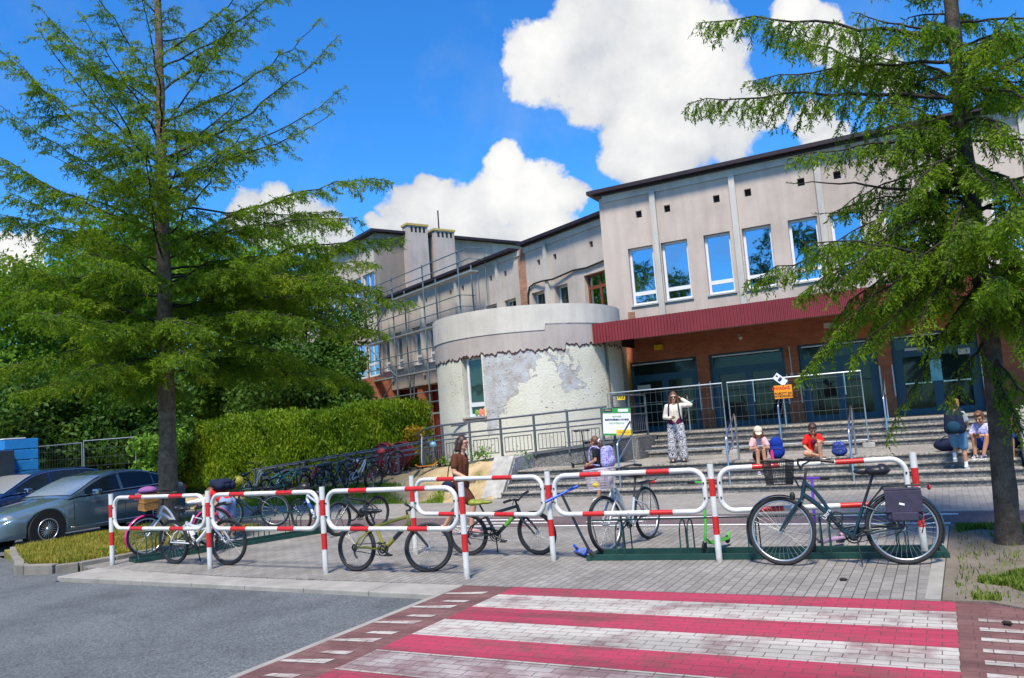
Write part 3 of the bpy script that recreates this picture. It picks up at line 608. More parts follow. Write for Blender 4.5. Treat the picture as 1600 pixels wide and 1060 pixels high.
def edge(p):
    z = 3.74 + .05 * math.sin(p * 19) * math.sin(p * 47) + .022 * math.sin(p * 111) + .012 * math.sin(p * 251 + 1)
    return z + (.10 if p > R(-42) else 0) - (.03 if p < R(-105) else 0)
annex = part(MB().ell((RC.x, RC.y, .2), (.5, .5, .1)), 'round_annexe', m_dark)
rotwall('wall', m_peel, R(-200), R(20), .2, 4.0, RR - .03, 100, WH, parent=annex)
rotwall('torn_edge', pm('torn_brown_edge', (.10, .03, .025), .9, 0, .4, 14), R(-200), R(20), lambda p: edge(p) - .03 - .035 * math.sin(p * 31 + 2) ** 2 * math.sin(p * 83) ** 2, 4.1, RR - .012, 420, None, .03, annex)
rotwall('band', m_band2, R(-200), R(20), edge, 4.43, RR, 420, None, .06, annex)
def low(p): return 4.27 if p < R(-53) else 4.445
rotwall('parapet', m_band, R(-200), R(20), low, 5.0, RR + .018, 300, None, .05, annex, True)
Wd = (V((RC.x, RC.y, 0)) + V((math.cos(R(-98)), math.sin(R(-98)), 0)) * (RR - .03), V((-math.sin(R(-98)), math.cos(R(-98)), 0)), V((math.cos(R(-98)), math.sin(R(-98)), 0)))
ow = window(*Wd, -.26, .36, 2.02, 3.70, m_wgl, m_pvc, .2, -.15, 0, 'tall narrow window of the round annexe'); ow.parent = annex
b = MB(); obox(b, *Wd, -.42, .42, 1.93, 1.995, -.1, .03); part(b, 'sill', m_brick2, annex)
b = MB()
for i, c in enumerate(((-.08, .07), (.06, .08), (.2, .07))): b.ell(Wd[0] + Wd[1] * (c[0] + .08) + V((0, 0, 2.12)) - Wd[2] * .12, (c[1], .02, .09 + .02 * i), mi=i)
part(b, 'window_toys', [pm('toy_green', (.15, .4, .03), .5), pm('toy_pink', (.7, .2, .2), .5), pm('toy_orange', (.8, .25, .02), .5)], annex)
b = MB(); b.add([(-8.40, 21.6, .4), (-8.82, 24.48, .4), (-8.82, 24.48, 4.2), (-8.40, 21.6, 4.2)], [(0, 1, 2, 3)]); part(b, 'wall', m_brickp, fix=False)
b = MB(); b.box((-8.76, 24.42, 2.3), (.1, .06, 2.3)); part(b, 'door_post', pm('ochre_post', (.35, .17, .03), .6))
b = MB(); b.box((-8.5, 22.6, 3.5), (.05, .3, .3)); part(b, 'junction_box', m_cream)
b = MB(); b.box((-8.46, 22.5, 1.95), (.03, .34, .34)); part(b, 'notice', m_cream)
# ================================================================== staircase
def granite(name, c):
    m, t, b = nt(name); vo = N(t, 'ShaderNodeTexVoronoi'); vo.inputs['Scale'].default_value = 34; t.links.new(worldpos(t), vo.inputs['Vector'])
    s = N(t, 'ShaderNodeSeparateColor'); t.links.new(vo.outputs['Color'], s.inputs[0])
    col = mixc(t, 1, ramp(t, s.outputs[0], [(0, tuple(x * .55 for x in c)), (.6, c), (1, tuple(x * 1.6 for x in c))]), ramp(t, wnoise(t, 1.2, 6), [(.3, (.7,) * 3), (.7, (1.15,) * 3)]), 'MULTIPLY')
    t.links.new(col, b.inputs['Base Color']); b.inputs['Roughness'].default_value = .85; bump(t, b, wnoise(t, 60, 4), .4, .01); return m
m_gran = granite('granite_chip_concrete', (.155, .155, .155)); m_tread = granite('sunlit_tread', (.29, .265, .23)); m_gran2 = granite('pale_granite_chip', (.32, .33, .34))  # treads paler than risers, the sun on flat faces put into the colour
ST = thing('staircase', 'wide two flight granite chip staircase with a middle landing below the school doors', 'staircase', (-4, 16.6, 0)); STI = M.Translation((4, -16.6, 0))
def spart(b, name, mat, **k): o = b.build(name, mat, ST, **k); o.matrix_parent_inverse = STI; return o
RI = .146
b = MB()
for i in range(4): b.bx(-9.4, 1.12, 16.62 + .3 * i, 17.6, max(0, RI * i - .01) - (.05 if i == 0 else 0), RI * (i + 1) - .045)
b.bx(-9.4, 3.0, 17.55, 21.2, -.05, RI * 4 - .045)
for i in range(4): b.bx(-7.0, 3.0, 20.42 + .3 * i, 22.6, RI * (4 + i) - .02, RI * (5 + i) - .045)
spart(b, 'riser', m_gran)
for i in range(3): b = MB(); b.bx(-9.4, 1.12, 16.585 + .3 * i, 16.90 + .3 * i, RI * (i + 1) - .044, RI * (i + 1)); spart(b, 'tread', m_tread, bevel=.012)
b = MB(); b.bx(-9.4, 3.0, 17.485, 20.41, RI * 4 - .044, RI * 4); spart(b, 'landing', m_tread, bevel=.012)
for i in range(3): b = MB(); b.bx(-7.0, 3.0, 20.385 + .3 * i, 20.70 + .3 * i, RI * (5 + i) - .044, RI * (5 + i)); spart(b, 'tread', m_tread, bevel=.012)
b = MB(); b.bx(-8.6, 12, 21.285, 24.6, RI * 8 - .044, RI * 8); spart(b, 'top_landing', m_tread, bevel=.012)
b = MB(); b.bx(1.16, 3.4, 16.9, 20.9, -.05, 1.25); b.bx(1.5, 8, 20.9, 21.25, -.05, 1.3); spart(b, 'side_wall', m_brickp)
b = MB(); b.prism([(16.75, -.05), (17.5, .9), (18.48, .95), (18.48, -.05)], -9.95, -9.42, fn=lambda x, y, z: (y, x, z)); spart(b, 'cheek_wall', m_gran2)
b = MB(); b.prism([(16.66, .02), (17.46, .955), (17.5, .903), (16.72, -.03)], -9.99, -9.44, fn=lambda x, y, z: (y, x, z)); spart(b, 'cheek_slab', m_conc)
# ================================================================== ramp and railings
rz_ = lambda x: min(1.16, .14 + .081 * (x + 19.8))
RP = thing('ramp', 'long concrete ramp with chipped granite front rising to the school doors', 'ramp', (-13, 18.5, 0)); RPI = M.Translation((13, -18.5, 0))
b = MB(); b.prism([(-19.8, -.1), (-7.2, -.1), (-7.2, 1.155), (-7.25, rz_(-7.25)), (-19.8, .14)], 18.5, 19.75, fn=lambda x, y, z: (x, y, z)); o = b.build('slab', m_gran, RP); o.matrix_parent_inverse = RPI
b = MB(); b.prism([(-12.8, rz_(-12.8) + .002), (-7.2, rz_(-7.25) + .003), (-7.2, rz_(-7.25) - .07), (-12.8, rz_(-12.8) - .07)], 18.44, 18.497, fn=lambda x, y, z: (x, y, z)); o = b.build('edge_strip', pm('dark_ramp_edge', (.10, .105, .12), .8), RP); o.matrix_parent_inverse = RPI
b = MB(); b.bx(-8.55, -7.02, 19.76, 21.28, .3, 1.16); b.bx(-8.55, -7.19, 18.52, 19.74, 1.158, 1.163); o = b.build('landing', m_gran, RP); o.matrix_parent_inverse = RPI
m_rail = pm('grey_railing_paint', (.115, .125, .155), .45, .3, .15, 6)
RL = thing('railing', 'dark grey railing with barred panels along the upper ramp in front of the round annexe', 'railing', (-10, 18.45, .9), 0, 'ramp railings'); RLI = M.Translation((10, -18.45, -.9))
def rpart(b, name, root, inv, mat=m_rail): o = b.build(name, mat, root); o.matrix_parent_inverse = inv; return o
xs_ = [-12.15, -11.28, -10.32, -9.33, -8.38, -7.44]; tz = lambda x: 1.84 + .03 * (x + 12.15)
for x in xs_: b = MB(); b.box((x, 18.46, (tz(x) + tz(x) - 1.0) / 2 - .02), (.05, .05, 1.04)); rpart(b, 'post', RL, RLI)
for dz, r in ((0, .026), (-.27, .024), (-.40, .018)):
    b = MB(); b.tube([(-13.1, 18.62, tz(-13.1) - .18 + dz), (-12.75, 18.47, tz(-12.7) - .05 + dz), (-12.15, 18.46, tz(-12.15) + dz), (-7.3, 18.46, tz(-7.3) + dz)], r, 8); rpart(b, 'rail', RL, RLI)
for dz, r in ((-.02, .022), (-.3, .02)):
    b = MB(); b.tube([(-12.6, 19.62, tz(-12.6) + dz), (-11.8, 19.5, tz(-12) + dz)], r, 8); rpart(b, 'rail', RL, RLI)
for i in range(len(xs_) - 1):
    b = MB(); x0, x1 = xs_[i] + .10, xs_[i + 1] - .10; f = lambda x, h: tz(x) - 1.0 + h
    b.tube([(x0, 18.46, f(x0, .12)), (x1, 18.46, f(x1, .12)), (x1, 18.46, f(x1, .50)), (x0, 18.46, f(x0, .50))], .017, 6, True, sm=False)
    for k_ in range(1, 7): x = x0 + (x1 - x0) * k_ / 7; b.tube([(x, 18.46, f(x, .13)), (x, 18.46, f(x, .49))], .008, 5)
    rpart(b, 'barred_panel', RL, RLI)
b = MB()
for x in np.linspace(-13.05, -12.2, 14): b.tube([(x, 18.47 + max(0, (-12.7 - x)) * .4, tz(x) - 1.0), (x, 18.47 + max(0, (-12.7 - x)) * .4, tz(x) - .28)], .010, 5)
rpart(b, 'barred_panel', RL, RLI)
RE = thing('railing', 'short grey railing at the top of the ramp beside the leftmost school door', 'railing', (-7.2, 20, 1.1), 0, 'ramp railings'); REI = M.Translation((7.2, -20, -1.1))
for y in (18.6, 19.8, 21.1): b = MB(); b.box((-7.2, y, 1.7), (.05, .05, 1.12)); rpart(b, 'post', RE, REI)
for z in (2.25, 1.95, 1.75, 1.3): b = MB(); b.tube([(-7.2, 18.6, z), (-7.2, 21.1, z)], .02, 6); rpart(b, 'rail', RE, REI)
b = MB()
for y in np.linspace(18.75, 21.0, 16): b.tube([(-7.2, y, 1.3), (-7.2, y, 1.75)], .008, 5)
rpart(b, 'baluster', RE, REI)
RF = thing('railing', 'low grey double railing of the lower ramp in front of the clipped hedge', 'railing', (-16.5, 18.7, .5), 0, 'ramp railings'); RFI = M.Translation((16.5, -18.7, -.5))
lz = lambda x: rz_(x) + .74
for yy, xa in ((18.55, -19.6), (19.62, -20.4)):
    for x in np.arange(xa + .25, -13.1, .93): b = MB(); b.box((x, yy, rz_(x) + .34), (.055, .05, .78)); rpart(b, 'post', RF, RFI)
    for dz in (0, -.16, -.30):
        x0 = xa; pts = [(x0 - .05, yy, lz(x0) - .6), (x0 - .05, yy, lz(x0) - .12 + dz * .2), (x0 + .05, yy, lz(x0) - .02 + dz), (x0 + .18, yy, lz(x0 + .18) + dz), (-13.0, yy, lz(-13) + dz)] if dz == 0 else [(x0 + .2, yy, lz(x0) + dz), (-13.0, yy, lz(-13) + dz)]
        b = MB(); b.tube(pts, .022 if dz == 0 else .017, 7); rpart(b, 'rail', RF, RFI)
# stair handrails: a bent double tube on two posts
def handrail(x, ya, za, yb, zb, label):
    h = thing('handrail', label, 'handrail', (x, ya, za), 0, 'stair handrails')
    dy, dz = yb - ya, zb - za
    b = MB(); b.tube([(0, 0, 0), (0, .0, .93), (0, .06, 1.0), (0, dy - .05, dz + 1.0), (0, dy, dz + .95), (0, dy + .02, dz + .86), (0, dy + .01, dz)], .021, 8); b.build('rail', m_steel, h)
    b = MB(); b.tube([(.0, .02, .62), (0, dy - .03, dz + .62)], .018, 8); b.build('lower_rail', m_steel, h)
    return h
handrail(-6.45, 16.75, RI, 17.75, .584, 'bent steel handrail on the lower flight beside the girl with the lilac backpack')
handrail(-4.05, 16.75, RI, 17.75, .584, 'bent steel handrail on the lower flight between standing woman and seated girl')
handrail(-1.68, 16.75, RI, 17.75, .584, 'bent steel handrail on the lower flight beside the boy in red')
handrail(-6.1, 20.5, .73, 21.4, 1.168, 'bent steel handrail on the upper flight directly behind the standing woman')
handrail(-3.6, 20.5, .73, 21.4, 1.168, 'bent steel handrail on the upper flight below the orange sign')
handrail(-1.22, 20.5, .73, 21.4, 1.168, 'bent steel handrail on the upper flight past the right end of the mesh fence')
# site fence panels on the landing
m_galv = pm('galvanised_tube', (.42, .48, .52), .4, .8, .1, 9); m_scaf = pm('scaffold_tube', (.13, .185, .22), .5, .3, .15, 9); m_wire = pm('fence_wire', (.16, .19, .19), .5, .6, .1, 9)
def fence(x0, y0, x1, y1, z0, h, label, group='site fence panels', sp=.15):
    f = thing('fence_panel', label, 'fence panel', (x0, y0, z0), math.atan2(y1 - y0, x1 - x0), group); L_ = math.hypot(x1 - x0, y1 - y0)
    b = MB(); b.tube([(0, 0, -.1), (0, 0, h), (L_, 0, h), (L_, 0, -.1)], .021, 8, sm=False); b.tube([(0, 0, .06), (L_, 0, .06)], .017, 6); b.build('frame', m_galv, f)
    b = MB()
    for x in np.arange(sp, L_ - .02, sp): b.tube([(x, .0, .06), (x, .0, h)], .0022, 4, caps=False)
    for z in np.arange(.28, h, .26): b.tube([(0, .007, z), (L_, .007, z)], .0026, 4, caps=False)
    b.build('mesh_infill', m_wire, f)
    for x in (.0, L_): b = MB(); b.box((x, 0, -.06 - .0), (.26, .24, .11)); b.build('foot_block', m_conc, f, bevel=.01)
    return f
fence(-7.95, 20.25, -4.86, 20.25, .70, 1.66, 'mesh site fence panel standing behind the woman, left panel on the landing')
fence(-4.72, 20.22, -1.62, 20.22, .70, 1.66, 'mesh site fence panel carrying the orange warning sign on the landing')
g1 = atD(50, 700, 31); g2 = atD(128, 700, 28.5); fence(g1.x, g1.y, g2.x, g2.y, .1, 2.05, 'far mesh fence panel beside the blue stack beyond the cars')
g1 = atD(131, 700, 28.3); g2 = atD(212, 700, 27.3); fence(g1.x, g1.y, g2.x, g2.y, .1, 2.1, 'far mesh fence panel just left of the hedge and tree trunk')
# signs and the banner
def board(name, label, cat, c, u, size, mat, th=.006, tilt=0):
    """flat board; u = direction of its width, upright, turned by tilt"""
    u = V(u).normalized(); o = thing(name, label, cat, c, math.atan2(u.y, u.x)); b = MB(); rot = M.Rotation(tilt, 3, 'Y')
    b.box((0, 0, 0), (size[0], th, size[1]), rot); b.build('board', mat, o); o['tilt'] = tilt; return o
def on(o, x, z, dy=-.006): return M.Rotation(o['tilt'], 4, 'Y') @ M.Translation((x, dy, z)) @ M.Rotation(R(90), 4, 'X')
m_blk = pm('black_print', (.01, .01, .01), .6); m_redp = pm('red_print', (.55, .02, .015), .6); m_navyp = pm('navy_print', (.01, .03, .12), .6)
m_grnp = pm('green_print', (.03, .28, .06), .6); m_yelp = pm('yellow_print', (.75, .55, .02), .6); m_org = pm('orange_board', (.85, .30, .01), .5, 0, .05); m_lbl = pm('white_print', (.75, .76, .78), .6, 0, .03)
def strip(o, x, z, w_, h, mat, dy=-.0065, name='print'): b = MB(); b.box((x, dy, z), (w_, .004, h), None); b.xf(M.Rotation(o['tilt'], 4, 'Y')); return b.build(name, mat, o)
o = board('warning_sign', 'orange warning sign reading UWAGA on the mesh fence', 'sign', (-3.38, 20.17, 2.02), (1, 0, 0), (.42, .32), m_org)
text_mesh('lettering', 'UWAGA!', .095, m_redp, o, on(o, -.06, .085), bold=.003); text_mesh('lettering', 'ROBOTY NA\nWYSOKOŚCI', .07, m_blk, o, on(o, 0, -.075), bold=.002)
b = MB(); b.ell((.14, -.005, .115), (.014, .003, .014)); b.tube([(.14, -.005, .1), (.15, -.005, .07), (.135, -.005, .045)], .005, 5); b.tube([(.15, -.005, .075), (.175, -.005, .06)], .004, 5); b.build('pictogram', m_blk, o)
o = board('sign', 'small white sign hanging askew with a black shape above the orange sign', 'sign', (-3.42, 20.17, 2.32), (1, 0, 0), (.32, .17), m_lbl, .006, R(42))
strip(o, -.005, 0, .07, .10, m_navyp); strip(o, -.11, .02, .05, .03, m_blk)
o = board('sign', 'small yellow sign reading TYLE on the fence beside the green banner', 'sign', (-7.55, 20.21, 2.22), (1, 0, 0), (.22, .13), m_yelp)
text_mesh('lettering', 'TYLE', .085, m_blk, o, on(o, 0, 0), bold=.003)
o = board('banner', 'green, white and yellow banner tied to the ramp railing above the steps', 'banner', (-7.03, 18.38, 1.60), (1, 0, 0), (.72, .66), m_lbl, .006, R(3))
strip(o, 0, .27, .72, .12, m_grnp); strip(o, -.22, .28, .22, .085, m_navyp, -.009); strip(o, .17, .27, .26, .07, m_lbl, -.009); strip(o, -.19, -.31, .34, .045, m_grnp); strip(o, .17, -.26, .38, .13, m_yelp, -.009)
text_mesh('lettering', 'PRZYNIEŚ', .05, m_grnp, o, on(o, 0, .12)); text_mesh('lettering', 'ELEKTROŚMIECI I BATERIE', .052, m_navyp, o, on(o, 0, .045), bold=.003); text_mesh('lettering', 'NIE WYRZUCAJ', .055, m_grnp, o, on(o, 0, -.04))
text_mesh('lettering', 'PUNKT ZBIÓRKI', .04, m_redp, o, on(o, .17, -.26, -.012)); text_mesh('lettering', 'GMINA', .05, m_yelp, o, on(o, -.22, .28, -.012)); 
# ================================================================== scaffold on the wing
SF = thing('scaffold', 'galvanised scaffold with three decks along the far wing of the school', 'scaffold', wr(12, 0, .7)); SFI = M.Translation(-SF.location)
def sp(b, name, mat=m_scaf): o = b.build(name, mat, SF); o.matrix_parent_inverse = SFI; return o
PU = [7.7, 10.95, 14.2, 17.45]
for u in PU:
    for d in (.35, 1.05): b = MB(); b.tube([wr(u, .2, d), wr(u, 9.65 if d > 1 else 9.0, d)], .04, 7); sp(b, 'upright')
for d in (.35, 1.05): b = MB(); b.tube([wr(6.75, 6.3, d * .6), wr(6.75, 9.3 if d < .5 else 8.5, d * .6)], .022, 7); sp(b, 'upright')
m_deck = pm('scaffold_deck', (.34, .37, .38), .6, .5, .2, 5)
for z, u0 in ((2.55, 7.6), (4.6, 7.6), (6.6, 7.6), (8.55, 6.7)):
    b = MB(); obox(b, *FW, u0, 17.7, z - .07, z, .62, 1.05); sp(b, 'deck', m_deck)
    for h in (.5, 1.0): b = MB(); b.tube([wr(u0, z + h, 1.09), wr(17.6, z + h, 1.09)], .027, 7); sp(b, 'guard_rail')
    for h in (.5, 1.0): b = MB(); b.tube([wr(u0, z + h, 1.09), wr(u0, z + h, .3)], .02, 6); sp(b, 'end_rail')
for u0, z0, u1, z1 in ((17.45, 6.55, 14.2, 4.6), (17.45, 2.6, 14.2, 4.5), (14.2, 8.5, 17.45, 6.7)): b = MB(); b.tube([wr(u0, z0, 1.1), wr(u1, z1, 1.1)], .032, 7); sp(b, 'brace')
b = MB(); 
for s in (-.18, .18): b.tube([wr(13.1 + s, 2.55, .9), wr(13.3 + s, 4.9, .6)], .018, 6)
for i in range(8): b.tube([wr(12.94 + i * .025, 2.8 + i * .26, .87 - i * .033), wr(13.3 + i * .025, 2.8 + i * .26, .87 - i * .033)], .012, 5)
sp(b, 'ladder')
# ================================================================== red heart shaped bottle top bin (behind the ramp railing)
hb = thing('collection_bin', 'dark red heart shaped bottle top bin standing between the bikes and the hedge', 'bin', (-15.0, 20.0, .35)); m_heart = pm('dark_red_metal', (.13, .008, .014), .5, .2, .15, 6)
hp = [(.68 * (16 * math.sin(a) ** 3) / 16, .62 + .62 * (13 * math.cos(a) - 5 * math.cos(2 * a) - 2 * math.cos(3 * a) - math.cos(4 * a)) / 16) for a in np.linspace(0, 2 * math.pi, 49)[:-1]]
b = MB(); b.prism(hp, -.11, .11); b.build('body', m_heart, hb)
for y in (-.11, .11): b = MB(); b.tube([(x, y, z) for x, z in hp], .03, 6, True); b.build('rim', m_heart, hb)
# ================================================================== vegetation
m_bark = groundmat('conifer_bark', [(.3, (.075, .052, .038)), (.5, (.17, .122, .09)), (.72, (.28, .215, .165))], 7, 40)
m_bark2 = groundmat('dark_bark', [(.3, (.05, .04, .032)), (.55, (.115, .092, .072)), (.75, (.19, .16, .13))], 7, 40)
m_limb = pm('limb_bark', (.026, .018, .013), .9, 0, .3, 10)
m_need = leafmat('conifer_needles', [(.24, (.13, .085, .02)), (.32, (.05, .115, .008)), (.5, (.135, .235, .010)), (.72, (.30, .35, .018))], 1.1, .5)
m_need2 = leafmat('spruce_needles', [(.24, (.12, .08, .02)), (.32, (.05, .12, .006)), (.5, (.14, .25, .010)), (.72, (.29, .39, .02))], 1.5, .5)
m_dry = leafmat('dry_twigs', [(.3, (.10, .06, .02)), (.7, (.20, .13, .05))], 2)
def bez(p0, p1, p2, n): return [p0 * (1 - a) ** 2 + p1 * 2 * a * (1 - a) + p2 * a * a for a in [i / n for i in range(n + 1)]]
def conifer(root, trunk, limbs, P, mats):
    """trunk: [(x,y,z,r)]; limbs: [(start, tip, arch, density)]; needles are real little blades along every twig"""
    tb = MB(); tp = [V(p[:3]) for p in trunk]
    fine = []; fr = []
    for i in range(len(tp) - 1):
        for a in (0, .25, .5, .75): fine.append(tp[i].lerp(tp[i + 1], a) + V((random.gauss(0, .008), random.gauss(0, .008), 0))); fr.append((trunk[i][3] * (1 - a) + trunk[i + 1][3] * a) * random.uniform(.96, 1.05))
    fine.append(tp[-1]); fr.append(trunk[-1][3]); tb.tube(fine, fr, 14); tb.build('trunk', mats[0], root).matrix_parent_inverse = M.Translation(-root.location)
    lb = MB(); Bp, Bd, Bl = [], [], []
    def needles(a, d, L_, sp, ln):
        if den < .7: ln = ln * .85
        n = max(1, int(L_ / sp))
        for k in range(n):
            Bp.append(a + d * (L_ * (k + random.random()) / n)); Bd.append(d); Bl.append(ln)
    for st, tip, arch, den in limbs:
        L0 = (tip - st).length; mid = st.lerp(tip, .55) + V((0, 0, arch * L0)) + V((random.gauss(0, .08), random.gauss(0, .08), random.gauss(0, .03))) * L0
        pts = bez(st, mid, tip, 12); pts = [q_ + V((random.gauss(0, .007), random.gauss(0, .007), random.gauss(0, .007))) * (L0 * (0 < i < 12)) for i, q_ in enumerate(pts)]; r0 = P['lr'] * (.35 + L0 * .16); lb.tube(pts, [r0 * (1 - i / 13) + .003 for i in range(13)], 6, caps=False)
        cum = [0]
        for i in range(12): cum.append(cum[-1] + (pts[i + 1] - pts[i]).length)
        LT = cum[-1]; s = LT * P['s0'] * random.uniform(.7, 1.2); side = 1
        while s < LT:
            i = max(j for j in range(12) if cum[j] <= s); a = (s - cum[i]) / max(1e-6, cum[i + 1] - cum[i]); p = pts[i].lerp(pts[i + 1], a); d = (pts[i + 1] - pts[i]).normalized()
            lat = d.cross(V((0, 0, 1)));  lat = lat.normalized() if lat.length > .05 else V((random.gauss(0, 1), random.gauss(0, 1), 0)).normalized()
            f = 1 - s / LT; l = (P['tw'] * min(1, L0 / 3.5) * (f ** .6 * .9 + .14)) * random.uniform(.55, 1.2)
            if random.random() < den:
                l *= P.get('thin', 1) if den > .7 else .72
                td = (lat * side * random.uniform(.5, 1) + d * random.uniform(.5, .9) + V((0, 0, random.uniform(-.25, .15) - P['hang'] * random.uniform(.3, 1)))).normalized()
                q = p; segs = 3; tpts = [p]
                for k in range(segs):
                    q2 = q + td * l / segs; tpts.append(q2)
                    needles(q, td, l / segs, P['sp'], P['ln'])
                    nsub = int(l / segs / P['sub'] + random.random())
                    for _ in range(nsub):
                        sl_ = P['sl'] * random.uniform(.5, 1.2) * (1 - k * .18); sb = q.lerp(q2, random.random()); r_ = V((random.gauss(0, 1), random.gauss(0, 1), random.gauss(0, .5)))
                        sd = (td * .7 + r_.normalized() * .8 + V((0, 0, -P['hang'] * .9))).normalized(); needles(sb, sd, sl_, P['sp'], P['ln'])
                        if random.random() < .5: lb.tube([sb, sb + sd * sl_], [.003, .0015], 3, caps=False)
                    td = (td + V((0, 0, -P['hang'] * .45)) + V((random.gauss(0, .12), random.gauss(0, .12), random.gauss(0, .08)))).normalized(); q = q2
                lb.tube(tpts, [.006, .005, .0035, .002], 3, caps=False)
            s += P['st'] * random.uniform(.6, 1.4); side = -side
        needles(pts[-2], (pts[-1] - pts[-2]).normalized(), (pts[-1] - pts[-2]).length, P['sp'], P['ln'])
    lb.build('limbs', m_limb, root).matrix_parent_inverse = M.Translation(-root.location)
    p = np.array(Bp); d = np.array(Bd); ln = np.array(Bl); n = len(p)
    r_ = rng.normal(0, 1, (n, 3)); r_ -= d * (r_ * d).sum(1)[:, None]; r_ /= np.linalg.norm(r_, axis=1)[:, None]
    ax = d * .75 + r_ * .75; ax[:, 2] -= .15; ax /= np.linalg.norm(ax, axis=1)[:, None]; ln = ln * rng.uniform(.6, 1.25, n)
    q = rng.normal(0, 1, (n, 3)); sd = np.cross(ax, q); sd /= np.linalg.norm(sd, axis=1)[:, None] + 1e-9; wd = ln * P['wd']
    v = np.stack([p, p + ax * (ln * .45)[:, None] + sd * wd[:, None], p + ax * ln[:, None], p + ax * (ln * .45)[:, None] - sd * wd[:, None]], 1).reshape(-1, 3)
    o = np_mesh('crown', v, np.arange(n * 4).reshape(n, 4), mats[1], root); o.matrix_parent_inverse = M.Translation(-root.location)
    print(root['label'][:30], 'needles', n)
# ---------- left tree: tall, thin topped, wide lower boughs
TB = V((-15.3, 12.12, 0)); TL = thing('conifer_tree', 'tall open conifer with long spreading boughs on the dry verge by the cars', 'tree', TB)
trunkL = [(-15.32, 12.12, -.1, .26), (-15.31, 12.12, .5, .215), (-15.28, 12.12, 1.8, .19), (-15.27, 12.13, 4.66, .165), (-15.26, 12.14, 7.6, .13), (-15.25, 12.15, 10, .10), (-15.24, 12.17, 12.3, .075), (-15.2, 12.2, 15.5, .03)]
def tz_at(tr, z):
    for a, b_ in zip(tr, tr[1:]):
        if a[2] <= z <= b_[2]: k_ = (z - a[2]) / (b_[2] - a[2]); return V([a[i] * (1 - k_) + b_[i] * k_ for i in range(3)])
    return V(tr[-1][:3])
limbsL = []
def ex(tr, z0, px, py, D, arch, den=.95, out=limbsL): out.append((tz_at(tr, z0), atD(px, py, D), arch, den))
for z0, px, py, D, ar, dn in ((3.4, 20, 615, 19, .10, 1), (3.7, -60, 590, 20.5, .12, 1), (4.4, 5, 395, 18.5, .02, .9), (4.6, 40, 450, 20.5, .04, 1), (4.2, 60, 560, 18, .12, 1), (5.2, -40, 470, 19, .08, 1),
    (3.5, 520, 600, 19, .14, 1), (3.8, 575, 600, 20.5, .15, 1), (4.3, 470, 560, 18, .10, 1), (4.9, 642, 472, 19.5, .10, 1), (5.6, 628, 372, 20, .06, 1), (5.5, 560, 440, 18.3, .10, 1), (4.7, 600, 520, 18.6, .13, 1), (5.0, 540, 500, 20.8, .10, 1), (5.8, 585, 410, 21, .08, 1), (5.2, 600, 450, 17.6, .10, 1), (6.0, 520, 330, 21, .06, .9), (4.5, 480, 500, 16.8, .12, 1), (5.4, 440, 400, 16.6, .08, 1), (6.2, 606, 282, 19.4, .10, .75), (6.4, 560, 340, 18, .10, .72),
    (7.2, 548, 345, 20.8, .06, .6), (7.6, 541, 135, 19.6, -.04, .55), (8.0, 520, 175, 18.4, -.02, .6), (8.4, 530, 55, 20, -.05, .5), (9.3, 500, 30, 19, -.03, .55), (10, 470, -40, 19.4, -.04, .6),
    (6.6, -10, 240, 19, .0, .8), (7.1, 0, 165, 20, -.02, .66), (7.6, 20, 90, 18.6, -.03, .75), (8.3, -20, 60, 19.4, -.04, .66), (9, 60, 10, 20, -.04, .66), (6.0, -30, 330, 20.2, .03, .9), (5.6, 10, 300, 17.8, .04, .95), (9.8, 110, -60, 19, -.04, .66), (8.8, 120, 20, 18, -.03, .66), (6.9, 120, 250, 17, .0, .8), (7.4, 380, 220, 17.5, .0, .66), (8.2, 400, 110, 21, .0, .6), (9.0, 400, 20, 18, -.02, .6)): ex(trunkL, z0, px, py, D, ar, dn)
z = 3.4
while z < 15:
    for _ in range(2 if z < 9 else 1):
        az = random.uniform(0, 2 * math.pi); L_ = (5.2 if z < 6.5 else 5.2 - (z - 6.5) * .42) * random.uniform(.55, 1.0)
        el = R(-4 if z < 4.5 else (8 if z < 6 else 18 + (z - 6) * 4)) + random.gauss(0, .08); el = min(el, R(50))
        limbsL.append((tz_at(trunkL, z), tz_at(trunkL, z) + V((math.cos(az) * math.cos(el), math.sin(az) * math.cos(el), math.sin(el))) * L_, .08 if z < 6.5 else -.02, .85 if z < 6.2 else .6))
    z += random.uniform(.26, .48)
conifer(TL, trunkL, limbsL, dict(lr=.025, s0=.12, tw=1.25, st=.095, hang=.42, sp=.020, ln=.090, sub=.05, sl=.26, wd=.13, thin=.9), (m_bark, m_need))
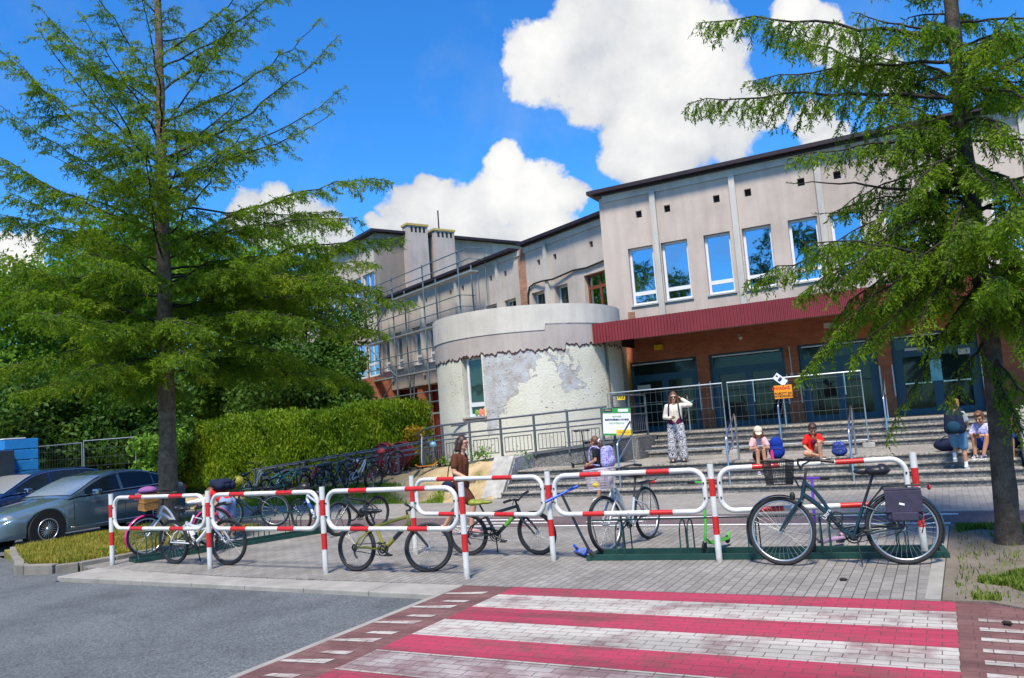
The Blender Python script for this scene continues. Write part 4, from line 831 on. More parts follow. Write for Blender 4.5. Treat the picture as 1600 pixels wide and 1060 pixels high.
# ---------- right tree: dense spruce with hanging sprays
TB = V((.46, 10.5, 0)); TR = thing('conifer_tree', 'dark spruce with drooping sprays on the bare dirt at the right of the steps', 'tree', TB)
trunkR = [(.46, 10.5, -.1, .165), (.47, 10.5, .3, .125), (.53, 10.49, 1.48, .108), (.54, 10.49, 2.9, .098), (.56, 10.49, 4.4, .088), (.63, 10.48, 6.3, .072), (.68, 10.5, 9.5, .03)]
limbsR = []
for z0, px, py, D, ar, dn in ((5.75, 1092, 36, 10.2, .03, 1), (5.55, 1170, 128, 11.0, .04, 1), (5.1, 1074, 163, 10.6, .09, 1), (5.0, 1200, 40, 11.6, .0, .9), (4.6, 1230, 250, 9.9, .08, 1), (4.35, 1310, 330, 10.9, .12, 1), (4.1, 1270, 400, 10.0, .14, 1), (3.6, 1165, 440, 10.4, .12, .95), (3.5, 1240, 470, 11.2, .14, 1),
    (3.3, 1250, 590, 10.4, .22, 1), (3.2, 1330, 560, 9.8, .2, 1), (3.1, 1370, 500, 11, .15, 1), (2.7, 1385, 690, 10.2, .16, .45), (3.0, 1440, 560, 10.0, .2, 1), (4.0, 1380, 330, 9.6, .12, 1), (4.9, 1400, 210, 9.8, .1, .9), (5.9, 1330, 20, 10, .04, .9), (3.9, 1228, 286, 10.3, .05, .06), (3.8, 1320, 440, 10.6, .1, .2), (3.7, 1270, 335, 11, .05, .12), (3.9, 1300, 460, 9.6, .14, 1), (3.6, 1380, 470, 9.4, .14, 1), (3.4, 1290, 520, 11.3, .16, 1), (4.2, 1340, 390, 11.4, .12, 1), (3.3, 1430, 530, 9.5, .16, 1), (4.5, 1420, 300, 9.3, .12, 1), (4.0, 1480, 420, 9.3, .12, 1), (3.5, 1640, 480, 9.5, .12, 1), (2.9, 1600, 560, 9.4, .14, 1), (4.3, 1620, 340, 9.4, .1, 1), (3.7, 1350, 540, 10.4, .2, 1),
    (4.3, 1430, 330, 11.5, .1, 1), (2.3, 1470, 640, 10.0, .12, .8), (2.1, 1620, 640, 10.0, .1, 1), (2.6, 1680, 560, 10.4, .12, 1), (3.2, 1720, 470, 10, .12, 1), (3.8, 1740, 380, 11, .1, 1), (4.6, 1720, 250, 10.5, .08, 1), (5.4, 1720, 130, 10.2, .06, .9), (6.0, 1680, 30, 10.6, .05, .9), (1.9, 1610, 700, 9.9, .1, .9), (5.2, 1640, 170, 9.4, .06, 1), (5.7, 1580, 60, 9.2, .04, 1), (4.8, 1560, 210, 9.0, .06, 1), (5.9, 1440, 40, 9.5, .04, 1), (5.3, 1330, 90, 11.6, .06, 1), (4.7, 1350, 240, 10.4, .08, 1), (6.3, 1400, -30, 10.6, .0, 1), (4.4, 1560, 300, 9.2, .08, 1)): ex(trunkR, z0, px, py, D, ar, dn, limbsR)
z = 2.5
while z < 9.3:
    for _ in range(2):
        az = random.uniform(0, 2 * math.pi); L_ = (2.6 if z < 4.6 else 2.2 - (z - 5) * .4) * random.uniform(.5, 1.0)
        if math.cos(az - math.radians(200)) > .3 and z > 4: L_ *= .55
        el = R(2 if z < 4 else 12) + random.gauss(0, .08)
        limbsR.append((tz_at(trunkR, z), tz_at(trunkR, z) + V((math.cos(az) * math.cos(el), math.sin(az) * math.cos(el), math.sin(el))) * L_, .10, 1))
    z += random.uniform(.18, .32)
conifer(TR, trunkR, limbsR, dict(lr=.028, s0=.14, tw=.82, st=.055, hang=.85, sp=.015, ln=.056, sub=.042, sl=.20, wd=.15), (m_bark2, m_need2))
# ---------- broadleaf trees beyond the hedge
m_leaf1 = leafmat('broad_leaves', [(.3, (.04, .11, .010)), (.5, (.11, .225, .014)), (.72, (.22, .32, .02))], .6, .35)
m_leaf2 = leafmat('dark_broad_leaves', [(.3, (.02, .06, .010)), (.5, (.05, .12, .014)), (.72, (.11, .18, .02))], .6, .3)
def crown_mesh(cs, n, size, mat, root, name='crown'):
    k = len(cs); w_ = np.array([c[1] ** 2 for c in cs]); w_ = w_ / w_.sum(); idx = rng.choice(k, n, p=w_); C_ = np.array([c[0] for c in cs])[idx]; r_ = np.array([c[1] for c in cs])[idx]
    u = rng.normal(0, 1, (n, 3)); u /= np.linalg.norm(u, axis=1)[:, None]; rad = r_ * (1 - .45 * rng.random(n) ** 1.6) * (1 + .12 * rng.standard_normal(n))
    p = C_ + u * rad[:, None] * [1, 1, .78]; q = u * .5 + rng.normal(0, .8, (n, 3)); q /= np.linalg.norm(q, axis=1)[:, None]
    a = np.cross(q, rng.normal(0, 1, (n, 3))); a /= np.linalg.norm(a, axis=1)[:, None]; b_ = np.cross(q, a); s = size * rng.uniform(.6, 1.4, n)
    v = np.stack([p - a * s[:, None], p + b_ * (s * .5)[:, None], p + a * s[:, None], p - b_ * (s * .5)[:, None]], 1).reshape(-1, 3)
    o = np_mesh(name, v, np.arange(n * 4).reshape(n, 4), mat, root); o.matrix_parent_inverse = M.Translation(-root.location); return o
def broad(px, D, ytop, rad, n, mat, label, zlow=1.6, leaf=.10):
    top = atD(px, ytop, D); x, y, H_ = top.x, top.y, top.z; root = thing('broadleaf_tree', label, 'tree', (x, y, 0), 0, 'trees beyond the hedge')
    cs = []; b = MB(); b.tube([(x, y, -.1), (x + .1, y, H_ * .35), (x - .1, y + .1, H_ * .75)], [.32, .22, .08], 8)
    for i in range(16):
        h = random.uniform(0, 1); z = zlow + (H_ - zlow) * (.12 + .78 * h); rr = rad * (1 - abs(h - .4) ** 1.5 * .9); a = random.uniform(0, 6.28); d = rr * random.uniform(.25, .75); c = (x + math.cos(a) * d, y + math.sin(a) * d, z); cs.append((c, rad * random.uniform(.28, .5)))
        if i < 8: b.tube([(x, y, z * .7), ((x + c[0]) / 2, (y + c[1]) / 2, z * .9), c], [.09, .06, .02], 5)
    cs.append(((x, y, H_ - rad * .3), rad * .33)); b.build('trunk', m_bark2, root).matrix_parent_inverse = M.Translation(-root.location); crown_mesh(cs, int(n * 1.6), leaf, mat, root)
for a in ((-40, 38, 395, 4.2, 15000, m_leaf1, 'mid green tree at the left edge beyond the dark blue car'), (75, 44, 400, 4.6, 15000, m_leaf1, 'rounded green tree behind the blue stack beyond the cars'), (185, 40, 318, 5.0, 22000, m_leaf1, 'tallest bushy green tree directly behind the tall open conifer'), (300, 47, 345, 5.2, 20000, m_leaf1, 'dark green tree just right of the tall conifer trunk'), (395, 42, 378, 4.6, 18000, m_leaf1, 'broad green tree above the middle of the hedge'), (470, 38, 425, 3.3, 15000, m_leaf2, 'dark leafy tree above the right part of the hedge'), (525, 36.5, 520, 2.0, 9000, m_leaf2, 'small dark tree in front of the brick porch'),
          (20, 33, 590, 2.6, 10000, m_leaf2, 'dark low bushy tree over the container at far left'), (120, 34, 575, 2.6, 11000, m_leaf2, 'dark low bushy tree behind the far mesh fence'), (215, 32, 585, 2.3, 10000, m_leaf2, 'dark low bushy tree left of the hedge end')): broad(*a, zlow=.6 if a[1] < 35 else 1.6)
# ---------- clipped hedge
m_hedge = leafmat('thuja_leaves', [(.3, (.065, .14, .008)), (.5, (.15, .25, .012)), (.7, (.29, .36, .02))], 1.3, .35)
HG = thing('hedge', 'long clipped thuja hedge with a bright yellow green top behind the lower ramp', 'hedge', (-20.5, 21.2, 0))
n = 120000; x = rng.uniform(-28.8, -15.1, n); face = rng.random(n); y = np.where(face < .58, 20.3, np.where(face < .93, rng.uniform(20.3, 22.3, n), 20.3)); zt_ = 2.50 + .10 * np.sin(x * 1.1) + .06 * np.sin(x * 3.3 + 1) - .10 * (x > -15.6)
zz = np.where(face < .58, rng.uniform(.15, 1, n) * zt_, zt_); e = face >= .93; x = np.where(e, np.where(rng.random(n) < .5, -15.1, -28.8), x); y = np.where(e, rng.uniform(20.3, 22.3, n), y); zz = np.where(e, rng.uniform(.1, 1, n) * zt_, zz)
bulge = .10 * np.sin(x * 2.3 + np.sin(zz * 3)) + .07 * np.sin(x * 6.1 + zz * 4)
p = np.c_[x + rng.normal(0, .05, n), y + np.where(face < .58, bulge, 0) + rng.normal(0, .07, n), zz + rng.normal(0, .055, n) + np.where((face >= .58) & (face < .93), rng.random(n) ** 3 * .22, 0)]
ax = np.c_[rng.normal(0, .35, n), rng.normal(-.25, .4, n), np.abs(rng.normal(.8, .3, n))]; ax /= np.linalg.norm(ax, axis=1)[:, None]; sd = np.cross(ax, rng.normal(0, 1, (n, 3))); sd /= np.linalg.norm(sd, axis=1)[:, None]; s = rng.uniform(.035, .085, n)
v = np.stack([p - ax * s[:, None], p + sd * (s * .38)[:, None], p + ax * s[:, None], p - sd * (s * .38)[:, None]], 1).reshape(-1, 3)
np_mesh('foliage', v, np.arange(n * 4).reshape(n, 4), m_hedge, HG).matrix_parent_inverse = M.Translation(-HG.location)
b = MB(); b.bx(-28.65, -15.25, 20.5, 22.2, 0, 2.3); b.build('twig_core', m_leaf2, HG).matrix_parent_inverse = M.Translation(-HG.location)
def shrub(x, y, z0, r, h, n, mat, label, leaf=.05):
    root = thing('shrub', label, 'shrub', (x, y, z0)); cs = [((x + random.gauss(0, r * .4), y + random.gauss(0, r * .4), z0 + h * random.uniform(.3, .8)), r * random.uniform(.4, .7)) for _ in range(8)]
    b = MB(); b.tube([(x, y, z0 - .05), (x, y, z0 + h * .6)], [.03, .01], 5); b.build('stem', m_limb, root).matrix_parent_inverse = M.Translation(-root.location); crown_mesh(cs, n, leaf, mat, root)
shrub(-14.9, 20.7, .5, .5, 1.95, 2600, leafmat('yellow_orange_leaves', [(.3, (.12, .16, .01)), (.55, (.36, .26, .02)), (.75, (.45, .16, .02))], 3, .3), 'yellow and orange leaved shrub at the right end of the hedge')
q = atD(243, 700, 26); shrub(q.x, q.y, .3, .8, 2.3, 2600, m_weed, 'pale green shrub at the left end of the hedge beside the trunk', .07)

# trees over the road, behind the photographer: they are what the upper windows mirror
for i, (x, y, H_, rad, lb) in enumerate(((-19, -14, 15.5, 4.2, 'broadleaf tree across the road mirrored in the leftmost upper windows'), (-9.5, -15, 17, 4.0, 'broadleaf tree across the road mirrored in the middle upper windows'), (2, -14, 16, 4.2, 'broadleaf tree across the road mirrored in the right upper windows'))):
    root = thing('broadleaf_tree', lb, 'tree', (x, y, 0), 0, 'trees across the road'); cs = []; b = MB(); b.tube([(x, y, -.1), (x, y, H_ * .9)], [.3, .06], 8)
    for k in range(15):
        z = random.uniform(4, H_ - 1); a = random.uniform(0, 6.28); d = rad * random.uniform(.2, .8); c = (x + math.cos(a) * d, y + math.sin(a) * d, z); cs.append((c, rad * random.uniform(.2, .4))); b.tube([(x, y, z * .8), c], [.07, .02], 5)
    b.build('trunk', m_bark2, root).matrix_parent_inverse = M.Translation(-root.location); crown_mesh(cs, 5000, .14, m_leaf2, root)
# ================================================================== barriers
m_bw = pm('white_barrier_paint', (.66, .66, .64), .4, 0, .14, 7, .1, .5, .2); m_br = pm('red_barrier_paint', (.56, .014, .014), .4, 0, .16, 6, 0, .5, .2); 
def chipped(name, c, r0):
    m, t, b = nt(name); base = ramp(t, wnoise(t, 6, 6, .65), [(.3, tuple(x * .82 for x in c)), (.6, c)]); ch = ramp(t, wnoise(t, 38, 6, .7), [(.655, (0, 0, 0)), (.675, (1, 1, 1))]); z_ = N(t, 'ShaderNodeSeparateXYZ'); t.links.new(worldpos(t), z_.inputs[0])
    dirt = mth(t, 'MULTIPLY', ramp(t, z_.outputs[2], [(.02, (1, 1, 1)), (.16, (0, 0, 0))]), ramp(t, wnoise(t, 18, 5, .7), [(.35, (.2, .2, .2)), (.6, (1, 1, 1))]))
    col = mixc(t, ch, base, (.16, .085, .05)); col = mixc(t, mth(t, 'MULTIPLY', dirt, .65), col, (.16, .13, .10)); t.links.new(col, b.inputs['Base Color']); b.inputs['Roughness'].default_value = r0; b.inputs['Coat Weight'].default_value = .15; bump(t, b, mth(t, 'SUBTRACT', wnoise(t, 60, 3), ch), .25, .003); return m
m_bw = chipped('chipped_white_paint', (.66, .66, .64), .42); m_br = chipped('chipped_red_paint', (.55, .016, .015), .42)
m_blkm = pm('black_plastic', (.012, .012, .013), .45, 0, .2, 12)
def barrier(p, q, label, both=False):
    h = thing('barrier', label, 'barrier', (p[0], p[1], 0), math.atan2(q[1] - p[1], q[0] - p[0]), 'red and white tube barriers'); L_ = math.hypot(q[0] - p[0], q[1] - p[1])
    def post(x):
        b = MB(); zs = [-.05, .305, .51, .735, .935, 1.1]
        for i in range(5): b.tube([(x, 0, zs[i]), (x, 0, zs[i + 1])], .036, 14, mi=i % 2, caps=(i == 4))
        b.build('post', [m_bw, m_br], h)
    post(0)
    if both: post(L_)
    x0, x1, z0, z1, r = .085, L_ - .085, .565, 1.04, .15
    def arc(cx, cz, a0): return [(cx + r * math.cos(R(a0 + a)), 0, cz + r * math.sin(R(a0 + a))) for a in range(0, 91, 15)]
    A = (x1 - x0); f1, f2, f3, f4 = x0 + A * .19, x0 + A * .34, x0 + A * .64, x0 + A * .79
    b = MB(); t_ = lambda pts, mi: b.tube(pts, .03, 12, mi=mi, caps=False)
    for z in (z1, z0): t_([(f1, 0, z), (f2, 0, z)], 1); t_([(f2, 0, z), (f3, 0, z)], 0); t_([(f3, 0, z), (f4, 0, z)], 1)
    t_([(f4, 0, z1)] + arc(x1 - r, z1 - r, 0)[::-1] + arc(x1 - r, z0 + r, -90)[::-1] + [(f4, 0, z0)], 0)
    t_([(f1, 0, z1)] + arc(x0 + r, z1 - r, 90) + arc(x0 + r, z0 + r, 180) + [(f1, 0, z0)], 0)
    b.build('rail_loop', [m_bw, m_br], h)
    for x, s in ((.0, 1), (L_, -1)):
        for z in (.72, .89): b = MB(); b.tube([(x + s * .03, 0, z), (x + s * .085, 0, z)], .012, 6); b.ell((x + s * .09, -.034, z), .011); b.build('bracket', m_blkm, h)
A_ = [(-11.72, 8.22), (-9.42, 8.12), (-7.21, 8.04), (-5.03, 7.96)]; B_ = [(-6.80, 9.45), (-4.48, 9.12), (-2.44, 9.22), (-.36, 9.72)]
lab = ['red and white tube barrier in front of the white bike and wicker basket', 'red and white tube barrier in front of the crouching child in red', 'red and white tube barrier the yellow black bike is locked to', 'red and white tube barrier behind the black and green bike', 'red and white tube barrier around the silver bike with the pale basket', 'red and white tube barrier the navy step-through bike leans against']
for i in range(3): barrier(A_[i], A_[i + 1], lab[i], i == 2)
for i in range(3): barrier(B_[i], B_[i + 1], lab[i + 3], i == 2)
# ================================================================== bike racks
m_rack = pm('dark_green_rack_paint', (.012, .055, .045), .45, .2, .2, 6)
def rack(p, q, n, label, w_=.42, top=True):
    h = thing('bike_rack', label, 'bike rack', (p[0], p[1], 0), math.atan2(q[1] - p[1], q[0] - p[0]), 'green bike racks'); L_ = math.hypot(q[0] - p[0], q[1] - p[1])
    b = MB(); b.bx(0, L_, -.03, .03, .004, .065); b.bx(0, L_, w_ - .03, w_ + .03, .004, .065)
    for x in (0, L_): b.bx(x - .03, x + .03, -.05, w_ + .05, .0, .055)
    b.build('base_frame', m_rack, h)
    for i in range(n):
        x = L_ * (i + .5) / n
        for s in (-.045, .045):
            b = MB(); hh = .44; b.tube([(x + s, 0, .05), (x + s, .01, hh - .12), (x + s, .08, hh - .03), (x + s, w_ / 2, hh), (x + s, w_ - .08, hh - .03), (x + s, w_ - .01, hh - .12), (x + s, w_, .05)], .009, 6); b.build('hoop', m_rack, h)
    if top: b = MB(); b.tube([(0, w_ - .01, .06), (.0, w_ / 2, .45), (L_, w_ / 2, .45), (L_, w_ - .01, .06)], .010, 6); b.build('top_bar', m_rack, h)
rack((-4.02, 9.19), (-.16, 9.62), 5, 'long green bike rack on the pavers holding the silver bike and three scooters')
rack((-11.75, 8.55), (-10.55, 12.0), 6, 'green bike rack along the verge kerb behind the white and pink bikes', -.42)
# ================================================================== bicycles
m_tyre = pm('tyre_rubber', (.016, .016, .018), .8, 0, .2, 30); m_alu = pm('alloy', (.55, .56, .58), .35, .9, .1, 10); m_spoke = pm('spoke_steel', (.55, .56, .57), .4, .9, .05, 10); m_sadb = pm('black_saddle', (.012, .014, .02), .45, 0, .2, 8)
m_chr = pm('dark_drivetrain', (.05, .05, .055), .4, .8, .2, 20)
def paint(name, c): return pm(name, c, .28, .0, .06, 5, 0, .5, .6)
def bike(label, rear, front, Rw, frame, style='mtb', fork=None, seat=.30, sad=None, tyre=m_tyre, rim=m_alu, lean=0, steer=0, guard=None, bar=None, basket=None, rackm=None, grip=m_blkm, accent=None, spokes=24, z=0, group=None, susp=False, stand=True, name='bicycle', lamp=False, chainguard=False, front_z=None):
    rear, front = V((*rear, z)), V((*front, z if front_z is None else front_z)); d = front - rear; L_ = d.length
    h = thing(name, label, 'bicycle', rear, 0, group); h.rotation_euler = (lean, -math.asin(d.z / L_), math.atan2(d.y, d.x))
    fork = fork or frame; sad = sad or m_sadb; bar = bar or m_blkm; k_ = L_ / 1.08; r = Rw; p3 = lambda x, z, y=0: V((x, y, z))
    if style == 'city': BB, ST, HB, HT = p3(.40 * L_, r - .07), p3(.285 * L_, r + .24 * k_), p3(.79 * L_, r + .30 * k_), p3(.755 * L_, r + .46 * k_)
    elif style == 'kid': BB, ST, HB, HT = p3(.42 * L_, r - .02), p3(.30 * L_, r + .22 * k_), p3(.79 * L_, r + .26 * k_), p3(.76 * L_, r + .38 * k_)
    else: BB, ST, HB, HT = p3(.415 * L_, r - .02), p3(.275 * L_, r + .28 * k_), p3(.775 * L_, r + .27 * k_), p3(.745 * L_, r + .40 * k_)
    RA, FA = p3(0, r), p3(L_, r); tt = .019 if style != 'mtb' else .021
    b = MB(); b.tube([HB, HT], .024, 10)
    if style == 'city':
        b.tube(bez(HB.lerp(HT, .25), p3(.60 * L_, r + .22), BB + p3(.10, .06), 8) + [BB], .026, 10); b.tube(bez(HB.lerp(HT, .95), p3(.63 * L_, r + .38), p3(.545 * L_, r + .09 * k_), 8), .021, 10); b.tube([p3(.50 * L_, r + .015), BB.lerp(ST, .32)], .016, 8)
    elif style == 'kid':
        b.tube(bez(HB.lerp(HT, .2), p3(.6 * L_, r + .08), BB, 8), .024, 10); b.tube(bez(HB.lerp(HT, .8), p3(.56 * L_, r + .14), BB.lerp(ST, .45), 8), .018, 10)
    elif susp:
        b.tube(bez(HB.lerp(HT, .3), p3(.62 * L_, r + .10), BB, 8), .030, 10); b.tube(bez(HB.lerp(HT, .85), p3(.52 * L_, r + .13 * k_), ST + p3(.05, -.03), 8), .022, 10); b.tube([BB + p3(-.02, .12), ST + p3(.12, -.10)], .028, 8)
    else:
        b.tube([HB.lerp(HT, .25), BB], .027, 10); b.tube([HB.lerp(HT, .85), ST + (BB - ST) * .06], .022, 10)
    b.tube([BB, ST], tt, 10); b.tube([BB - p3(0, 0, .04), BB + p3(0, 0, .04)], .03, 10)
    for s in (-1, 1):
        y = .055 * s; b.tube([BB + p3(-.04, 0, y * .6), p3(.12, r, y), p3(0, r, y)], .011, 7); b.tube([ST + (BB - ST) * .1 + p3(0, 0, y * .3), p3(.08 * L_, r + .12 * k_, y), p3(0, r, y)], .010, 7)
    b.build('frame', frame, h)
    if accent: b = MB(); a0 = HB.lerp(HT, .25); b.tube([a0.lerp(BB, .25), a0.lerp(BB, .6)], .0285, 10) if style == 'mtb' and not susp else b.tube([BB.lerp(ST, .35), BB.lerp(ST, .6)], .0225, 10); b.build('frame_stripe', accent, h)
    ax = (HT - HB).normalized(); Sm = M.Translation(HB) @ M.Rotation(steer, 4, ax) @ M.Translation(-HB)
    def fb(mb, nm, mt, par=h): mb.xf(Sm); return mb.build(nm, mt, par)
    def wheel(c, fr):
        m_ = MB(); m_.torus(c, (0, 1, 0), r - .048, .013, 40, 6)
        for i in range(spokes):
            a = 2 * math.pi * i / spokes; o_ = .025 * (1 if i % 2 else -1); a2 = a + .5 * (1 if i % 4 < 2 else -1); m_.tube([c + V((.02 * math.cos(a2), o_, .02 * math.sin(a2))), c + V(((r - .05) * math.cos(a), 0, (r - .05) * math.sin(a)))], .0017, 3, mi=1, caps=False)
        m_.tube([c - V((0, .05, 0)), c + V((0, .05, 0))], .02, 8, mi=1); ty = MB(); ty.torus(c, (0, 1, 0), r - .022, .023, 44, 8)
        if fr: m_.xf(Sm); ty.xf(Sm)
        w_ = m_.build('wheel', [rim, m_spoke], h); ty.build('tyre', tyre, w_); return w_
    wheel(RA, False); wheel(FA, True)
    b = MB(); cr = HB + p3(.012, -.02); b.tube([cr - p3(0, 0, .06), cr + p3(0, 0, .06)], .02, 8)
    for s in (-1, 1): b.tube([cr + p3(0, 0, .055 * s), cr.lerp(FA, .5) + p3(.012, 0, .058 * s), FA + p3(0, 0, .055 * s)], [.017, .016, .011], 8)
    fb(b, 'fork', fork)
    b = MB(); up = ax; Hs = HT + up * (.05 if style == 'mtb' else .12); gs_ = [MB(), MB()]
    b.tube([HT, Hs, Hs + p3(.05, .015)], .015, 8); g_ = MB()
    if style == 'city':
        c = Hs + p3(.05, .02)
        for s in (-1, 1): b.tube([c, c + p3(.0, .05, .10 * s), c + p3(-.04, .09, .24 * s), c + p3(-.15, .09, .30 * s)], .011, 8); gs_[s > 0].tube([c + p3(-.14, .09, .298 * s), c + p3(-.28, .07, .315 * s)], .017, 8)
    else:
        w_ = .29 if style == 'mtb' else .25; c = Hs + p3(.05, .015)
        for s in (-1, 1): b.tube([c, c + p3(.0, .03, .10 * s), c + p3(-.03, .04, w_ * s)], .012, 8); gs_[s > 0].tube([c + p3(-.02, .039, (w_ - .12) * s), c + p3(-.032, .041, (w_ + .02) * s)], .017, 8)
    for s in (-1, 1): b.tube([c + p3(.03, .03, .16 * s), c + p3(.06, .0, .26 * s)], .006, 5)
    hb_ = fb(b, 'handlebar', bar); [fb(q_, 'grip', grip, hb_) for q_ in gs_]
    SD = ST + (ST - BB).normalized() * seat * k_; b = MB(); b.tube([ST, SD], .014, 8); b.build('seat_post', m_chr, h)
    b = MB(); b.ell(SD + p3(-.04, .035), (.13, .075 if style != 'city' else .10, .035 if style != 'city' else .055)); b.ell(SD + p3(.09, .035), (.10, .035, .026 if style != 'city' else .036)); b.ell(SD + p3(-.09, .04), (.07, .085 if style != 'city' else .11, .045 if style != 'city' else .065)); b.build('saddle', sad, h)
    b = MB(); b.torus(BB + p3(0, 0, -.045), (0, 1, 0), .075, .008, 24, 5); b.torus(BB + p3(0, 0, -.045), (0, 1, 0), .045, .012, 16, 5)
    ca = R(-25); cv = V((math.cos(ca), 0, math.sin(ca))) * .15
    b.tube([BB + p3(0, 0, -.065), BB + cv + p3(0, 0, -.075)], .011, 6); b.tube([BB + p3(0, 0, .065), BB - cv + p3(0, 0, .075)], .011, 6); b.torus(RA + p3(0, 0, -.045), (0, 1, 0), .035, .012, 16, 5); cs_ = b.build('crankset', m_chr, h)
    b = MB(); b.tube([BB + p3(0, .078, -.045), RA + p3(0, .04, -.045)], .0055, 5); b.tube([BB + p3(0, -.078, -.045), RA + p3(0, -.04, -.045)], .0055, 5); b.build('chain', m_chr, h)
    if style != 'city': b = MB(); b.tube([RA + p3(0, -.01, -.06), RA + p3(.02, -.09, -.06), RA + p3(.05, -.13, -.06)], .012, 6); b.build('derailleur', m_chr, h)
    for s, q in ((-1, BB + cv), (1, BB - cv)): b = MB(); b.box(q + p3(0, 0, .115 * s), (.085, .075, .022)); b.build('pedal', m_blkm, h, bevel=.006)
    if chainguard: b = MB(); b.box((BB + RA) * .5 + p3(.02, .03, -.055), (L_ * .34, .012, .07), M.Rotation(math.atan2((RA - BB).z, -(RA - BB).x), 3, 'Y')); b.build('chain_guard', m_blkm, h, bevel=.01)
    if guard:
        def arcg(c, a0, a1, fr):
            m_ = MB(); n = 22; rr = r + .018; vs = []
            for i in range(n + 1):
                a = R(a0 + (a1 - a0) * i / n)
                for y, q in ((-.03, -.012), (-.015, .002), (.015, .002), (.03, -.012)): vs.append(c + V(((rr + q) * math.cos(a), y, (rr + q) * math.sin(a))))
            m_.add(vs, [(i * 4 + j, i * 4 + j + 1, i * 4 + j + 5, i * 4 + j + 4) for i in range(n) for j in range(3)], 0, True)
            if fr: m_.xf(Sm)
            m_.build('mudguard', guard, h)
        arcg(RA, 15, 205, False); arcg(FA, -25, 115, True)
    if rackm:
        b = MB(); zt_ = r * 2 + .06
        for s in (-.06, .06): b.tube([ST + p3(.0, -.06, s * .3), p3(.12 * L_, zt_, s), p3(-.28, zt_ + .01, s)], .007, 6); b.tube([p3(-.08, zt_, s), p3(0, r, s)], .006, 6)
        for x in (.08, 0, -.1, -.2, -.28): b.tube([p3(x, zt_ + .003, -.06), p3(x, zt_ + .003, .06)], .006, 6)
        rk = b.build('luggage_rack', rackm, h); b = MB(); b.ell(p3(-.285, zt_ - .02), (.02, .035, .03)); b.build('tail_light', m_redp, rk)
    if lamp: b = MB(); q = HB + p3(.09, -.0); b.tube([HB, q], .008, 5); b.ell(q + p3(.01, .03), (.03, .03, .045)); fb(b, 'headlight', m_blkm)
    if stand: b = MB(); b.tube([BB + p3(-.03, -.02, .05), p3(.36 * L_, .012, .16 if lean <= 0 else .12)], .009, 6); b.build('kickstand', m_chr, h)
    if basket:
        q = HB + p3(.20 * k_, .27 * k_); m_ = MB(); kind, bm_ = basket; wx, wy, hz = .13, .17, .26
        P4 = lambda u, v_, t_: q + p3((u * (wx * (.80 + .2 * t_))), -hz * .55 + hz * t_, v_ * wy * (.80 + .2 * t_))
        ring = lambda t_: [P4(1, 1, t_), P4(-1, 1, t_), P4(-1, -1, t_), P4(1, -1, t_)]
        if kind == 'wire':
            for t_ in (0, .12, .25, .38, .5, .62, .75, .88, 1): m_.tube(ring(t_), .007 if t_ in (0, 1) else .0032, 5, True, sm=False)
            for i in range(14):
                a = -1 + 2 * i / 13
                for e in ((a, 1), (a, -1), (1, a), (-1, a)): m_.tube([P4(*e, 0), P4(*e, 1)], .003, 4, caps=False)
            m_.add(ring(0), [(0, 1, 2, 3)]); m_.tube([q + p3(-wx, 0), HB + p3(.02, .12)], .01, 6)
        else:
            m_.add(ring(0) + ring(1), [(0, 1, 2, 3), (0, 1, 5, 4), (1, 2, 6, 5), (2, 3, 7, 6), (3, 0, 4, 7)]); m_.tube(ring(1), .014, 6, True); m_.tube(ring(.5), .013, 6, True); m_.tube(ring(0), .014, 6, True)
        fb(m_, 'basket', bm_); h['bq'] = tuple(q)
    return h
m_wick = pm('wicker', (.36, .17, .04), .7, 0, .35, 40, .5)
# the navy step-through bike, nearest to the steps
m_navy = paint('dark_teal_bike_paint', (.004, .024, .040)); nb = bike('navy step-through city bike with black wire basket and rear bag, leaning on the barrier', (-.51, 9.21), (-1.70, 9.05), .365, m_navy, 'city', seat=.285, guard=m_navy, basket=('wire', m_blkm), rackm=m_blkm, lean=R(3), steer=R(-14), spokes=36, lamp=True, chainguard=True, group=None)
text_mesh('frame_lettering', 'Ultra', .058, m_lbl, nb, M.Translation((.60 * 1.2, .030, .365 + .165)) @ M.Rotation(R(56), 4, 'Y') @ M.Rotation(R(-90), 4, 'X') @ M.Rotation(R(180), 4, 'Z'))
b = MB(); b.torus((.62, .06, .50), (0.1, 1, 0), .055, .009, 24, 6); b.torus((.64, .06, .44), (.2, 1, .1), .06, .009, 24, 6); b.build('cable_lock', m_blkm, nb)
m_bag = pm('dark_purple_canvas', (.030, .026, .055), .8, 0, .25, 12, .3)
pb = thing('pannier_bag', 'dark purple canvas bag hanging on the rear rack of the navy bike', 'bag', nb.location); pb.rotation_euler = nb.rotation_euler
b = MB(); b.box((-.02, .115, .60), (.33, .10, .30)); b.build('body', m_bag, pb, bevel=.03)
b = MB(); b.box((-.02, .172, .645), (.345, .016, .22)); b.box((-.02, .08, .765), (.345, .19, .02)); b.build('flap', m_bag, pb, bevel=.01)
b = MB(); b.box((-.02, .175, .495), (.25, .03, .09)); b.build('pocket', m_bag, pb, bevel=.012)
b = MB(); b.box((.0, .184, .62), (.05, .004, .02), M.Rotation(R(-15), 3, 'Y')); b.build('label_mark', m_lbl, pb)
b = MB(); b.tube([(-.15, .18, .5), (-.17, .19, .4), (-.15, .19, .33)], .006, 5); b.build('strap', m_blkm, pb)
